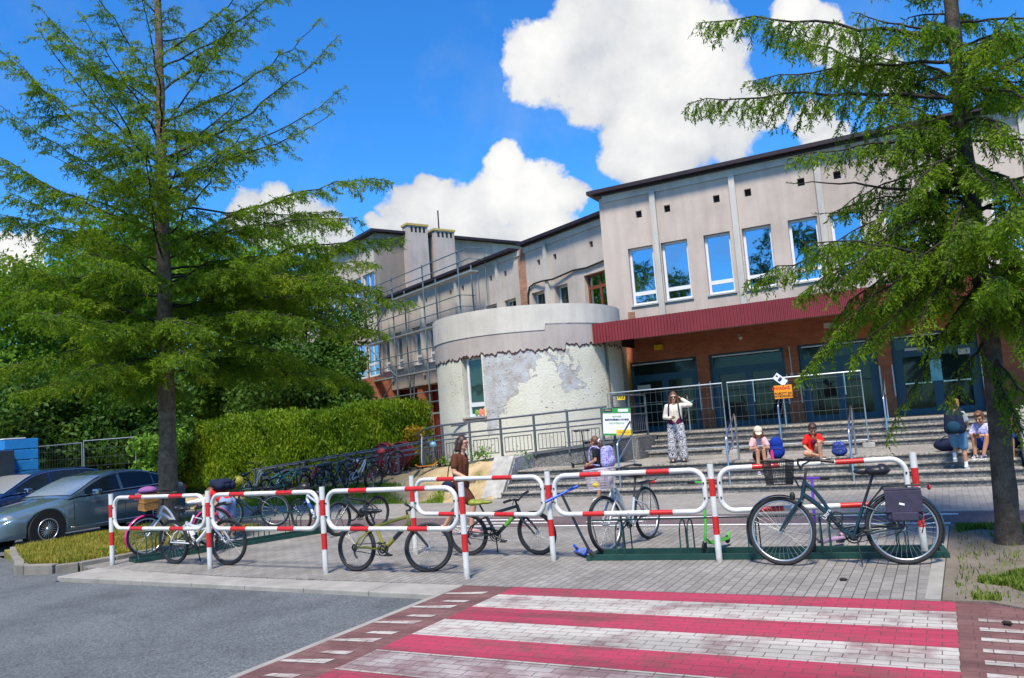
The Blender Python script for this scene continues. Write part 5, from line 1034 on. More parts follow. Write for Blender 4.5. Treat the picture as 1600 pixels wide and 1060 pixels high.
# yellow and black mountain bike
m_yb = paint('acid_yellow_paint', (.22, .21, .010)); m_bkp = paint('black_bike_paint', (.012, .013, .016)); m_gry = paint('green_grey_paint', (.02, .03, .035))
bike('yellow and black mountain bike locked to the front barrier', (-6.85, 8.22), (-5.78, 8.24), .30, m_yb, 'mtb', fork=m_bkp, seat=.16, accent=m_bkp, rim=m_bkp, lean=R(-4), steer=R(30), spokes=28, stand=False)
bike('black and green mountain bike with a dull yellow saddle behind the barrier', (-5.87, 9.40), (-4.88, 9.54), .292, m_bkp, 'mtb', seat=.15, accent=paint('green_accent', (.10, .35, .04)), sad=pm('yellow_saddle', (.20, .23, .02), .5), rim=m_bkp, lean=R(4), steer=R(-12), spokes=28)
m_sil = paint('silver_blue_paint', (.42, .47, .52)); m_wire2 = pm('pale_lilac_plastic', (.55, .50, .58), .5)
sb_ = bike('silver city bike with a pale basket standing in the green rack', (-3.80, 10.82), (-3.97, 9.72), .36, m_sil, 'city', seat=.28, guard=None, basket=('wire', m_wire2), rackm=m_blkm, steer=R(-6), spokes=32, lean=R(2), stand=False)
m_cbag = pm('pink_plastic_bag', (.50, .40, .45), .45, 0, .15, 8)
bq = sb_.matrix_basis @ V(sb_['bq']); cb = thing('carrier_bag', 'pinkish plastic bag with a yellow print in the basket of the silver bike', 'bag', bq)
b = MB(); b.ell((.03, -.0, -.01), (.11, .12, .14)); b.build('bag', m_cbag, cb); b = MB(); b.ell((-.05, -.06, -.08), (.07, .05, .05)); b.build('yellow_item', m_yelp, cb)
# white full suspension bike and the bikes round it at the left rack
m_wbk = paint('white_bike_paint', (.72, .72, .74)); m_pink = paint('hot_pink_paint', (.55, .02, .18)); m_mag = paint('magenta_paint', (.42, .02, .14))
bike('white full suspension mountain bike behind the leftmost barrier', (-10.52, 8.42), (-9.36, 8.40), .335, m_wbk, 'mtb', seat=.17, rim=m_bkp, susp=True, spokes=28, lean=R(3), tyre=m_tyre, steer=R(8))
pk = bike('white and pink girls bike with a wicker basket in the left rack', (-11.50, 10.0), (-11.97, 9.02), .33, m_wbk, 'city', seat=.2, guard=m_pink, basket=('wicker', m_wick), sad=pm('white_saddle', (.7, .7, .68), .5), steer=R(10), spokes=24, stand=False)
bq = pk.matrix_basis @ V(pk['bq']); pbg = thing('bag', 'purple fabric bag lying on the wicker basket of the pink bike', 'bag', bq); b = MB(); b.ell((.03, 0, .17), (.17, .14, .07)); b.ell((-.1, -.05, .06), (.1, .11, .09)); b.build('bag', pm('purple_fabric', (.22, .08, .24), .8, 0, .2, 10), pbg)
bike('magenta and red childs bike by the crouching child', (-10.75, 9.35), (-11.30, 9.90), .29, m_mag, 'kid', seat=.18, guard=m_pink, sad=pm('red_saddle', (.5, .02, .02), .5), spokes=20, stand=False)
bb_ = bike('blue and white mountain bike with a black helmet on its handlebar in the left rack', (-10.1, 11.25), (-11.02, 11.75), .31, paint('blue_white_paint', (.50, .56, .66)), 'mtb', fork=paint('deep_blue_paint', (.02, .08, .30)), accent=paint('deep_blue_paint', (.02, .08, .30)), seat=.15, rim=m_bkp, spokes=20, steer=R(20), stand=False)
hq = bb_.matrix_basis @ V((.86, .05, .80)); hl = thing('helmet', 'black bicycle helmet hung on the blue and white bike', 'helmet', hq)
b = MB(); b.ell((0, 0, 0), (.14, .11, .10)); b.ell((.02, 0, .03), (.13, .10, .09)); b.build('shell', m_blkm, hl)
bike('black childs bike at the pavement end of the left rack', (-9.45, 12.0), (-9.60, 11.08), .30, m_bkp, 'mtb', seat=.22, rim=m_bkp, spokes=20, stand=False)
# ---------------------------------------------------------------- bikes along the lower ramp
FB = [(-18.3, m_sil, 'city', 'grey city bike at the far left of the row along the lower ramp'), (-17.55, paint('mint_paint', (.15, .55, .45)), 'mtb', 'mint green bike in the row along the lower ramp'), (-16.9, paint('teal_paint', (.02, .25, .25)), 'mtb', 'teal bike in the row along the lower ramp'), (-16.25, paint('dull_red_paint', (.40, .02, .03)), 'kid', 'small red kids bike in the row along the lower ramp'), (-15.75, m_bkp, 'mtb', 'black mountain bike in front of the lower ramp railing'), (-15.2, paint('deep_green_paint', (.02, .12, .08)), 'city', 'dark green city bike against the lower ramp railing'), (-14.75, paint('wine_paint', (.20, .01, .03)), 'mtb', 'wine red bike just below the heart shaped bin'), (-14.3, m_wbk, 'kid', 'white kids bike below the right lobe of the heart bin'), (-13.9, paint('crimson_paint', (.45, .01, .05)), 'mtb', 'crimson bike near the upper end of the lower ramp'), (-13.45, m_gry, 'city', 'dark grey bike at the upper end of the lower ramp')]
for i, (x, mt, st, lb) in enumerate(FB):
    y = 18.20 - .05 * (i % 2); dx = random.uniform(-.25, .25); up_ = i % 3 == 2
    yb = 17.28; bike(lb, (x + dx, yb), (x, y), .30 if st != 'city' else .34, mt, st, seat=.2, spokes=10, rim=m_bkp if i % 2 else m_alu, stand=False, z=zt(x + dx, yb), front_z=zt(x, y), group='bikes along the lower ramp', lean=R(random.uniform(-5, 5)))
for x, y, z, c, lb in ((-14.9, 18.1, .95, ('helmet_white', (.7, .7, .68)), 'white helmet on the bikes by the lower ramp'), (-13.95, 18.05, 1.22, ('helmet_red', (.6, .05, .05)), 'red and white helmet on the bikes below the heart bin')):
    hl = thing('helmet', lb, 'helmet', (x, y, z)); b = MB(); b.ell((0, 0, 0), (.12, .10, .09)); b.ell((.0, 0, .03), (.11, .09, .085)); b.build('shell', pm(c[0], c[1], .4), hl)
q = atD(372, 751, 17.8); hl = thing('helmet', 'yellow bicycle helmet above the rear wheels behind the crouching child', 'helmet', q)
b = MB(); b.ell((0, 0, 0), (.12, .10, .10)); b.build('shell', pm('helmet_yellow', (.65, .50, .04), .4), hl); b = MB(); b.ell((.0, -.07, .02), (.04, .045, .05)); b.ell((-.05, -.06, -.02), (.03, .04, .04)); b.build('vents', m_blkm, hl)
yb_ = bike('dark blue bike with a yellow helmet, behind the crouching child', (q.x + .75, q.y + .25), (q.x - .2, q.y - .1), .33, m_navy, 'mtb', seat=.2, spokes=16, stand=False)
# ---------------------------------------------------------------- kick scooters
def scooter(label, p, rz, col, bar_c, k_=1, lean=0, pitch=0, z=0, deckc=None, wheelc=None, grip=m_blkm):
    h = thing('kick_scooter', label, 'scooter', (p[0], p[1], z), 0, None); h.rotation_euler = (lean, pitch, rz); s = k_
    b = MB(); b.tube([(.06 * s, 0, .12 * s), (0, 0, .30 * s), (-.05 * s, 0, .86 * s)], .017, 9); b.build('stem', col, h)
    b = MB(); b.tube([(-.05 * s, -.20 * s, .87 * s), (-.05 * s, .20 * s, .87 * s)], .013, 8); hb_ = b.build('handlebar', bar_c, h)
    for e in (-1, 1): b = MB(); b.tube([(-.05 * s, e * .12 * s, .87 * s), (-.05 * s, e * .23 * s, .87 * s)], .019, 8); b.build('grip', grip, hb_)
    b = MB(); b.box((-.32 * s, 0, .075 * s), (.46 * s, .11 * s, .025)); b.tube([(-.10 * s, 0, .08 * s), (.04 * s, 0, .16 * s)], .016, 7); b.tube([(-.54 * s, 0, .08 * s), (-.62 * s, 0, .13 * s)], .02, 6); b.build('deck', deckc or col, h, bevel=.006)
    b = MB(); b.tube([(.06 * s, .02, .12 * s), (.085 * s, .02, .055 * s)], .01, 6); b.tube([(.06 * s, -.02, .12 * s), (.085 * s, -.02, .055 * s)], .01, 6); b.build('fork', m_chr, h)
    for x in (.085, -.55): b = MB(); b.torus((x * s, 0, .055 * s), (0, 1, 0), .04 * s, .016, 24, 7); b.tube([(x * s, -.012, .055 * s), (x * s, .012, .055 * s)], .03 * s, 10); b.build('wheel', wheelc or m_tyre, h)
    return h
m_blu = paint('bright_blue_paint', (.01, .09, .62)); m_grn = paint('lime_green_paint', (.07, .42, .03)); m_pur = paint('violet_paint', (.14, .04, .45))
scooter('black scooter with blue handlebar and deck leaning beside the rack end', (-4.03, 9.28), R(-50), m_bkp, m_blu, 1.0, R(20), R(-3), 0, m_blu, m_tyre, m_blu)
scooter('lime green scooter standing in the rack', (-2.72, 9.80), R(-104), m_grn, m_grn, .93, 0, 0, .03)
scooter('violet scooter standing in the rack behind the navy bike', (-1.47, 9.88), R(-114), m_pur, m_pur, .93, R(0), 0, .03, pm('pinkish_deck', (.40, .25, .38), .6))
scooter('white and black scooter leaning on the curved ramp railing', (-12.62, 18.0), R(95), m_wbk, m_bkp, 1.05, R(8), 0, zt(-12.62, 18.0), m_bkp)
scooter('orange scooter with a blue helmet by the curved ramp railing', (-12.1, 18.0), R(60), m_bkp, m_bkp, 1.0, 0, 0, zt(-12.1, 18.0), paint('orange_paint', (.75, .20, .01)))
scooter('slim black scooter standing on the landing against the ramp wall', (-7.85, 18.15), R(80), m_bkp, m_bkp, .98, 0, 0, .585)
hl = thing('helmet', 'pale blue helmet hanging on the orange scooter', 'helmet', (-12.12, 17.93, zt(-12.1, 18) + .62)); b = MB(); b.ell((0, 0, 0), (.09, .09, .08)); b.build('shell', pm('helmet_blue', (.20, .42, .55), .4), hl)
# ================================================================== cars
def carpaint(name, c): return pm(name, c, .22, .35, .05, 3, 0, .6, 1.0)
def loft(b, rings, mi=0, sm=True, close=False):
    n = len(rings[0]); vs = [p for r_ in rings for p in r_]
    b.add(vs, [(i * n + j, i * n + j + 1, (i + 1) * n + j + 1, (i + 1) * n + j) for i in range(len(rings) - 1) for j in range(n - 1)], mi, sm)
def interp(tab, x):
    for (a, v0), (c, v1) in zip(tab, tab[1:]):
        if x <= c: t_ = (x - a) / (c - a); return v0 + (v1 - v0) * t_
    return tab[-1][1]
m_cgl = glassmat('car_glass', (.012, .018, .026), 0, .03); m_cglf = glassmat('windscreen_glass', (.62, .64, .62), .7, .22); m_chrome = pm('chrome_trim', (.65, .66, .68), .15, 1, .03, 5)  # windscreen tinted pale, its bright white reflection put into the glass colour
def car(label, loc, rz, body, kz=1.0, suv=False):
    h = thing('parked_car', label, 'car', loc, rz, 'cars parked beside the verge'); Lc = 4.75
    ztop = [(0, .50), (.06, .60), (.25, .70), (.8, .80), (1.45, .905), (1.75, .945), (2.6, .965), (3.5, .985), (4.2, 1.02), (4.55, 1.0), (4.7, .90), (4.75, .70)]
    hw = [(0, .50), (.08, .70), (.3, .82), (.8, .895), (1.5, .915), (3.6, .92), (4.3, .88), (4.6, .80), (4.75, .60)]; wx = (.92, 3.74); wr_ = .335
    def zlow(x):
        z = .22
        for c in wx:
            d = abs(x - c)
            if d < .41: z = max(z, .33 + math.sqrt(max(0, .41 ** 2 - d * d)))
        return z
    xs_ = sorted(set(list(np.linspace(0, Lc, 60)) + [c + o_ for c in wx for o_ in (-.411, -.405, -.39, -.36, .36, .39, .405, .411)]))
    for_half = []
    for s in (1, -1):
        rings = []
        for x in xs_:
            w_, zt_, zl = interp(hw, x), interp(ztop, x), zlow(x); mid = max(zl + .02, .55); mid = min(mid, zt_ - .12) if zl < .5 else max(zl + .01, min(zl + .03, zt_ - .1))
            rings.append([(x, 0, (zt_ + .03) * kz), (x, s * w_ * .55, (zt_ + .022) * kz), (x, s * w_ * .84, (zt_ - .005) * kz), (x, s * w_ * .955, (zt_ - .06) * kz), (x, s * w_ * .985, (zt_ * .65 + mid * .35) * kz), (x, s * w_, mid * kz), (x, s * w_ * .985, (zl + (mid - zl) * .3) * kz), (x, s * w_ * .96, zl), (x, s * w_ * .80, max(zl - .02, .2))])
        for_half.append(rings)
    b = MB(); [loft(b, r_) for r_ in for_half]; ends = for_half[0]
    for e in (0, -1): b.add(for_half[0][e] + for_half[1][e][::-1], [tuple(range(18))])
    b.build('body', body, h, fix=True)
    rf = [(1.42, .935), (1.75, 1.09), (2.1, 1.255), (2.4, 1.365), (2.75, 1.425), (3.1, 1.435), (3.45, 1.40), (3.8, 1.30), (4.1, 1.16), (4.38, 1.01)] if not suv else [(1.42, .935), (1.75, 1.10), (2.1, 1.27), (2.4, 1.39), (2.75, 1.45), (3.2, 1.465), (3.8, 1.45), (4.2, 1.38), (4.45, 1.15), (4.6, 1.0)]
    def side(x, t_, off=0):     # t 0 at the belt, 1 at the roof edge
        zt_ = interp(rf, x); zb = interp(ztop, x) - .005; tz_ = zb + (zt_ - .05 - zb) * t_; wb = interp(hw, x) * .90; wt = .62 if zt_ > 1.3 else .62 + (1.3 - zt_) * .30
        f_ = (tz_ - zb) / .42; return wb + (wt - wb) * min(1, f_) + off, tz_
    gx = [p[0] for p in rf]; gx = sorted(set(gx + list(np.linspace(gx[0], gx[-1], 40)))); b = MB()
    for s in (1, -1):
        rings = []
        for x in gx:
            zt_ = interp(rf, x); r_ = [(x, 0, zt_ * kz), (x, s * .35, (zt_ - .008) * kz), (x, s * max(.3, side(x, 1)[0] - .08), (zt_ - .025) * kz)]
            for t_ in (1, .8, .5, .2, 0): y, z = side(x, t_); r_.append((x, s * y, z * kz))
            rings.append(r_)
        loft(b, rings)
    cab = b.build('cabin', body, h)
    for s in (1, -1):
        for x0, x1 in ((1.82, 2.72), (2.80, 3.62), (3.66, 4.02)):
            b = MB(); rings = []
            for x in np.linspace(x0, x1, 12): rings.append([(x, s * side(x, t_, .007)[0], side(x, t_)[1] * kz) for t_ in (.08, .3, .6, .9)])
            loft(b, rings); b.build('side_window', m_cgl, cab)
        b = MB(); b.tube([(x, s * (side(x, .03, .012)[0]), side(x, .03)[1] * kz) for x in np.linspace(1.7, 4.1, 14)], .012, 5); b.tube([(x, s * (side(x, .97, .010)[0]), side(x, .97)[1] * kz) for x in np.linspace(1.85, 4.05, 14)], .008, 5); b.build('chrome_strip', m_chrome, cab)
        b = MB(); b.box((1.98, s * 1.0, .99 * kz), (.13, .20, .13)); b.build('wing_mirror', m_chrome, h, bevel=.035)
        b = MB(); b.tube([(x, s * (interp(hw, x) * .985 + .004), .30) for x in np.linspace(1.4, 3.25, 10)], .016, 6); b.build('sill_trim', m_chrome, h)
        b = MB()
        for x in (1.5, 2.76, 3.55): b.tube([(x, s * (interp(hw, x) * q_ + .002), z * kz) for q_, z in ((.985, .36), (1.0, .55), (.987, .82), (.955, .9))], .004, 4)
        b.build('door_gap', m_blkm, h)
        for x in (2.55, 3.42): b = MB(); b.box((x, s * (interp(hw, x) + .0), .80 * kz), (.17, .03, .03)); b.build('door_handle', body, h, bevel=.01)
        b = MB(); b.ell((.30, s * .62, .62 * kz), (.20, .14, .085)); b.build('headlight', m_cglf, h)
        b = MB(); b.ell((4.62, s * .62, .84 * kz), (.12, .17, .08)); b.build('tail_light', m_redp, h)
        for c in wx:
            b = MB(); yo = s * .86; b.tube([(c, s * .62, wr_), (c, s * .90, wr_)], .40, 28); b.build('wheel_arch', m_dark, h)
            b = MB(); b.torus((c, s * .80, wr_), (0, 1, 0), wr_ - .09, .095, 40, 10); w_ = b.build('wheel', m_tyre, h)
            b = MB(); yy = s * .895; b.torus((c, yy, wr_), (0, 1, 0), .215, .014, 36, 6)
            for i in range(20): a = 2 * math.pi * i / 20; b.tube([(c + .05 * math.cos(a), yy, wr_ + .05 * math.sin(a)), (c + .21 * math.cos(a), yy - s * .005, wr_ + .21 * math.sin(a))], .011, 5)
            b.ell((c, yy, wr_), (.055, .03, .055)); b.build('rim', m_alu, w_)
    b = MB(); rings = []
    for x in np.linspace(1.52, 2.33, 10): y = side(x, .98)[0] - .03; rings.append([(x, y * f_, (interp(rf, x) + .006 - .018 * abs(f_) ** 3) * kz) for f_ in np.linspace(-.97, .97, 13)])
    loft(b, rings); b.build('windscreen', m_cglf, cab)
    b = MB(); rings = []
    for x in np.linspace(3.72, 4.28 if not suv else 4.5, 8): y = side(x, .98)[0] - .03; rings.append([(x, y * f_, (interp(rf, x) + .006 - .018 * abs(f_) ** 3) * kz) for f_ in np.linspace(-.94, .94, 11)])
    loft(b, rings); b.build('rear_window', m_cgl, cab)
    b = MB(); b.box((.02, 0, .42), (.06, 1.0, .22)); b.build('grille', m_blkm, h, bevel=.03); return h
car('grey blue saloon car parked by the verge kerb with multi spoke alloy wheels', (-17.45, 9.25, -.06), R(93), carpaint('grey_blue_car_paint', (.125, .185, .23)))
car('dark blue estate car parked beyond the grey saloon', (-21.1, 9.9, -.06), R(93), carpaint('dark_blue_car_paint', (.010, .025, .09)), 1.05, True)
# blue stack and dark container at the far left
q = atD(38, 700, 27); bs = thing('pallet_stack', 'stepped stack of bright blue foam blocks behind the parked cars', 'stack', (q.x, q.y, -.06), math.atan2(q.y, q.x) + R(-75)); m_bst = pm('blue_foam', (.01, .20, .55), .6, 0, .12, 4)
b = MB()
for i in range(8): b.bx(-.62 if i > 1 else -.62, (.62 if i < 5 else .22), -.5, .5, .02 + .30 * i - .0, .30 * (i + 1))
b.build('blocks', m_bst, bs, bevel=.012); b = MB(); b.bx(-.63, -.1, -.505, .3, 2.41, 2.44); b.build('strap', m_lbl, bs)
q = atD(-58, 710, 25); cn_ = thing('container', 'dark blue container with yellow letters at the left edge', 'container', (q.x, q.y, -.06), math.atan2(q.y, q.x) - R(90)); b = MB(); b.bx(-1.4, 1.12, -.0, 1.6, 0, 2.1); b.build('body', pm('dark_blue_steel', (.005, .022, .075), .5, .2), cn_, bevel=.02)
b = MB(); b.bx(.70, 1.12, -.012, -.002, .1, 2.05); b.build('door', pm('near_black_steel', (.006, .012, .022), .5), cn_)
text_mesh('lettering', 'H!', .34, m_yelp, cn_, M.Translation((.26, -.012, 1.62)) @ M.Rotation(R(90), 4, 'X'), bold=.01); b = MB(); b.bx(-.3, .35, -.012, -.003, 1.28, 1.36); b.build('stripe', m_blu, cn_); b = MB(); b.bx(.84, .95, -.018, -.0125, 1.32, 1.42); b.build('plate', m_lbl, cn_)
# pine cones dropped on the pavers
for i, (px, py, lb) in enumerate(((1318, 908, 'brown fir cone on the pavers between crossing and navy bike'), (415, 843, 'brown fir cone on the pavers near the left rack'), (1574, 977, 'dark fir cone on the white marks right of the crossing'))):
    q = G(px, py, .0); c = thing('fir_cone', lb, 'fir cone', q, i * 1.3); b = MB(); b.tube([(-.035, 0, .014), (-.015, 0, .016), (.015, 0, .016), (.038, 0, .014)], [.008, .016, .015, .005], 10)
    for k_ in range(5): b.torus((-.024 + k_ * .011, 0, .015), (1, .2, 0), .014, .003, 12, 4)
    b.build('scales', m_limb, c)
# ================================================================== people
def remesh(b, voxel, it=2):
    me = bpy.data.meshes.new('tmp'); me.from_pydata(b.v, [], b.f); o = bpy.data.objects.new('tmp', me); COL.objects.link(o)
    m_ = o.modifiers.new('r', 'REMESH'); m_.mode = 'VOXEL'; m_.voxel_size = voxel; m_.use_smooth_shade = True
    s_ = o.modifiers.new('s', 'SMOOTH'); s_.factor = .5; s_.iterations = it
    r = bpy.data.meshes.new_from_object(o.evaluated_get(bpy.context.evaluated_depsgraph_get())); bpy.data.objects.remove(o); bpy.data.meshes.remove(me); return r
def fromprims(b, name, mat, parent, voxel=.008, it=2):
    me = remesh(b, voxel, it); me.name = name; me.materials.clear(); me.materials.append(mat); me.polygons.foreach_set('use_smooth', [True] * len(me.polygons))
    o = bpy.data.objects.new(name, me); COL.objects.link(o); o.parent = parent; return o
def skinmat(name, c):
    m, t, b = nt(name); t.links.new(ramp(t, noise(t, 9, 4), [(.3, tuple(x * .9 for x in c)), (.7, c)]), b.inputs['Base Color']); b.inputs['Roughness'].default_value = .5
    b.inputs['Subsurface Weight'].default_value = .12; b.inputs['Subsurface Radius'].default_value = (.02, .008, .005); return m
m_skin = skinmat('skin', (.56, .30, .20)); m_skin2 = skinmat('tanned_skin', (.50, .25, .155))
def hairmat(name, c):
    m, t, b = nt(name); n = noise(t, 30, 5, .6); t.links.new(ramp(t, n, [(.3, tuple(x * .5 for x in c)), (.7, tuple(x * 1.4 for x in c))]), b.inputs['Base Color']); b.inputs['Roughness'].default_value = .5; bump(t, b, n, .6, .01); return m
m_hdark = hairmat('dark_brown_hair', (.045, .018, .012)); m_hbrown = hairmat('brown_hair', (.13, .055, .025)); m_hfair = hairmat('fair_hair', (.28, .15, .05)); m_eye = pm('dark_eye', (.02, .015, .012), .2); m_lip = pm('lip', (.42, .13, .11), .5)
def cloth(name, c, var=.12): return pm(name, c, .85, 0, var, 14, .25, .2)
def patt(name, a, c, sc, thr=.5, dist=2.5):
    m, t, b = nt(name); t.links.new(ramp(t, noise(t, sc, 3, .5, 'Object', dist), [(thr - .02, a), (thr + .02, c)]), b.inputs['Base Color']); b.inputs['Roughness'].default_value = .85; return m
def hand(b, wr, d, pn, s, curl=.5):
    d = d.normalized(); pn = (pn - d * pn.dot(d)).normalized(); sd = d.cross(pn)
    rot = M((d, sd, pn)).transposed(); b.ell(wr + d * .045 * s, (.052 * s, .042 * s, .018 * s), rot)
    for i, L_ in enumerate((.066, .075, .071, .056)):
        p = wr + d * (.082 - .004 * abs(i - 1.5)) * s + sd * (i - 1.5) * .021 * s; dd = d + sd * (i - 1.5) * .06
        for k in range(3):
            a = curl * (.35 + .5 * k); dk = (dd * math.cos(a) + pn * math.sin(a)).normalized(); q = p + dk * L_ * s * (.45, .32, .27)[k]; b.cap(p, q, .0088 * s, .008 * s, 8); p = q
    p = wr + d * .03 * s - sd * .035 * s; q = p + (d * .6 - sd * .7 + pn * .4).normalized() * .038 * s; b.cap(p, q, .012 * s, .010 * s, 8); b.cap(q, q + (d * .9 - sd * .15 + pn * .4).normalized() * .03 * s, .010 * s, .0085 * s, 8)
def human(label, loc, rz, J, s, skin=m_skin, hair=None, hairmode='short', yaw=0, pitch=0, headk=1, curl=.5, female=True):
    """J: joints in metres, local x forward, y left; body is one remeshed continuous surface"""
    h = thing('person', label, 'person', loc, rz); j = {k: V(v) for k, v in J.items() if isinstance(v, tuple)}; b = MB(); hk = headk * .94; H_ = j['head']
    b.cap(j['pelvis'], j['waist'], .118 * s, .105 * s); b.cap(j['waist'], j['chest'], .105 * s, .118 * s); Y = V((0, 1, 0))
    for e in ('L', 'R'):
        sy = 1 if e == 'L' else -1
        b.cap(j['hip' + e], j['waist'] + (j['hip' + e] - j['pelvis']) * .7, .095 * s, .085 * s); b.cap(j['waist'] + (j['hip' + e] - j['pelvis']) * .6, j['chest'] + (j['sho' + e] - j['chest']) * .45, .085 * s, .092 * s)
        b.cap(j['sho' + e], j['chest'] + (j['neck'] - j['chest']) * .6, .052 * s, .06 * s)
        b.cap(j['sho' + e], j['elb' + e], .050 * s, .039 * s); b.cap(j['elb' + e], j['elb' + e].lerp(j['wri' + e], .35), .039 * s, .041 * s); b.cap(j['elb' + e].lerp(j['wri' + e], .3), j['wri' + e], .040 * s, .026 * s)
        d = j['wri' + e] - j['elb' + e]; pn = V(J.get('palm' + e, (.2, -sy, 0))); hand(b, j['wri' + e], d, pn, s, J.get('curl', curl))
        b.cap(j['hip' + e], j['kne' + e], .083 * s, .055 * s); k_, a_ = j['kne' + e], j['ank' + e]; bk = (V((-1, 0, 0)) * .018 * s); b.cap(k_, k_.lerp(a_, .35) + bk, .053 * s, .055 * s); b.cap(k_.lerp(a_, .3) + bk, a_, .054 * s, .036 * s)
        f = V(J.get('foot' + e, (1, 0, 0))).normalized(); dn = V((0, 0, -1)) if abs(f.z) < .5 else V((1, 0, 0)); b.cap(a_ - f * .035 * s + V((0, 0, -.03 * s)), a_ + f * .14 * s + V((0, 0, -.042 * s)) , .036 * s, .026 * s)
    b.cap(j['chest'] + V((0, 0, .06 * s)), j['neck'], .075 * s, .052 * s); b.cap(j['neck'], H_ + V((0, 0, -.04 * s)), .050 * s, .048 * s)
    hr = M.Rotation(yaw, 3, 'Z') @ M.Rotation(pitch, 3, 'Y'); P = lambda x, y, z: H_ + hr @ V((x * hk, y * hk, z * hk))
    b.ell(H_ + hr @ V((-.005, 0, .02)) * hk, (.096 * hk, .077 * hk, .105 * hk), hr, 18, 12); b.ell(P(.022, 0, -.055), (.066 * hk, .056 * hk, .062 * hk), hr); b.cap(P(.085, 0, .008), P(.105, 0, -.022), .012 * hk, .017 * hk, 8); b.ell(P(.074, 0, .035), (.02 * hk, .052 * hk, .012 * hk), hr); b.ell(P(.075, 0, -.092), (.02 * hk, .024 * hk, .016 * hk), hr)
    for sy in (1, -1): b.ell(P(-.005, .079 * sy, .0), (.022 * hk, .010 * hk, .032 * hk), hr); b.ell(P(.062, .036 * sy, -.025), (.022 * hk, .022 * hk, .02 * hk), hr)
    fromprims(b, 'body', skin, h, .0065, 2)
    for sy in (1, -1): e_ = MB(); e_.ell(P(.084, .032 * sy, .012), (.008 * hk, .014 * hk, .0075 * hk), hr, 10, 6); e_.build('eye', m_eye, h)
    e_ = MB(); e_.ell(P(.086, 0, -.056), (.010 * hk, .024 * hk, .008 * hk), hr, 10, 6); e_.build('lips', m_lip, h)
    if hair:
        b = MB(); b.ell(P(-.018, 0, .035), (.103 * hk, .090 * hk, .108 * hk), hr, 18, 12)
        if hairmode == 'long':
            for sy in (1, -1): b.cap(P(-.01, .078 * sy, .02), P(-.02, .095 * sy, -.17), .034 * hk, .040 * hk); b.cap(P(-.02, .095 * sy, -.15), H_ + hr @ V((-.02, .10 * sy, -.20)) * hk + V((.03, .0, -.12)) * hk, .038 * hk, .028 * hk)
            for y in (-.05, 0, .05): b.cap(P(-.07, y, 0), P(-.085, y * 1.2, -.20), .05 * hk, .045 * hk)
        if hairmode == 'bob':
            for sy in (1, -1): b.cap(P(-.02, .075 * sy, .02), P(-.03, .085 * sy, -.10), .036 * hk, .040 * hk)
            for y in (-.05, 0, .05): b.cap(P(-.06, y, 0), P(-.08, y * 1.3, -.10), .05 * hk, .046 * hk)
        if hairmode == 'pony': b.cap(P(-.09, 0, .03), P(-.15, 0, -.03), .032 * hk, .036 * hk); b.cap(P(-.15, 0, -.03), P(-.14, 0, -.24), .038 * hk, .018 * hk)
        if hairmode == 'short': b.ell(P(.02, 0, .095), (.075 * hk, .072 * hk, .04 * hk), hr)
        o = fromprims(b, 'hair', hair, h, .008, 1); me = o.data
        inv = hr.transposed(); dead = []
        import bmesh as _b
        bm = _b.new(); bm.from_mesh(me)
        for v in bm.verts:                # open the hair over the face
            q = inv @ (v.co - H_) / hk
            if q.x > .048 and q.z < .062 and abs(q.y) < .072: v.co = H_ + hr @ (V((.048 + (q.x - .048) * .25, q.y * .92, q.z)) * hk)
        bm.to_mesh(me); bm.free()
    h['hp'] = tuple(H_); return h, j, P, hr, hk
def legs(b, j, s, frac, r0=.10, r1=.075, k=1.0, r2=.06, crotch=True):
    for e in ('L', 'R'):
        hp, kn, an = j['hip' + e], j['kne' + e], j['ank' + e]
        b.cap(hp, hp.lerp(kn, min(1, frac)), r0 * s, (r0 + (r1 - r0) * min(1, frac)) * s)
        if frac > 1: b.cap(kn, kn.lerp(an, frac - 1), r1 * s, r2 * s)
        b.cap(hp, j['pelvis'].lerp(j['waist'], .75) + (hp - j['pelvis']) * .7, r0 * s, .098 * s)
    b.cap(j['pelvis'], j['waist'].lerp(j['pelvis'], .2), .125 * s, .115 * s)
def top(b, j, s, sleeve=.5, hem=.0, ex_=0, sl_r=.062):
    lo = j['waist'].lerp(j['pelvis'], hem); b.cap(lo, j['chest'], (.125 + ex_) * s, (.130 + ex_) * s)
    for e in ('L', 'R'):
        b.cap(lo + (j['hip' + e] - j['pelvis']) * .75, j['chest'] + (j['sho' + e] - j['chest']) * .5, (.098 + ex_) * s, (.100 + ex_) * s); b.cap(j['sho' + e], j['chest'] + (j['neck'] - j['chest']) * .55, .062 * s, .068 * s)
        sh, el, wr2 = j['sho' + e], j['elb' + e], j['wri' + e]; b.cap(sh, sh.lerp(el, min(1, sleeve * 2)), .062 * s, sl_r * s)
        if sleeve > .5: b.cap(el, el.lerp(wr2, sleeve * 2 - 1), sl_r * .9 * s, .042 * s)
def shoe(h, j, e, s, f, mat, sole=None, k=1):
    f = V(f).normalized(); a = j['ank' + e]; b = MB(); up = V((0, 0, 1)); z0 = V((0, 0, -.062 * s))
    b.cap(a - f * .05 * s + z0 * .55, a + f * .02 * s + z0 * .45, .045 * s, .045 * s); b.cap(a + f * .02 * s + z0 * .6, a + f * .15 * s + z0 * .9, .044 * s, .033 * s); o = fromprims(b, 'shoe', mat, h, .008, 1)
    q = MB(); q.box(a + f * .05 * s + V((0, 0, -.088 * s)), (.25 * s, .085 * s, .025 * s), V((1, 0, 0)).rotation_difference(f).to_matrix()); q.build('sole', sole or m_lbl, o, bevel=.01)
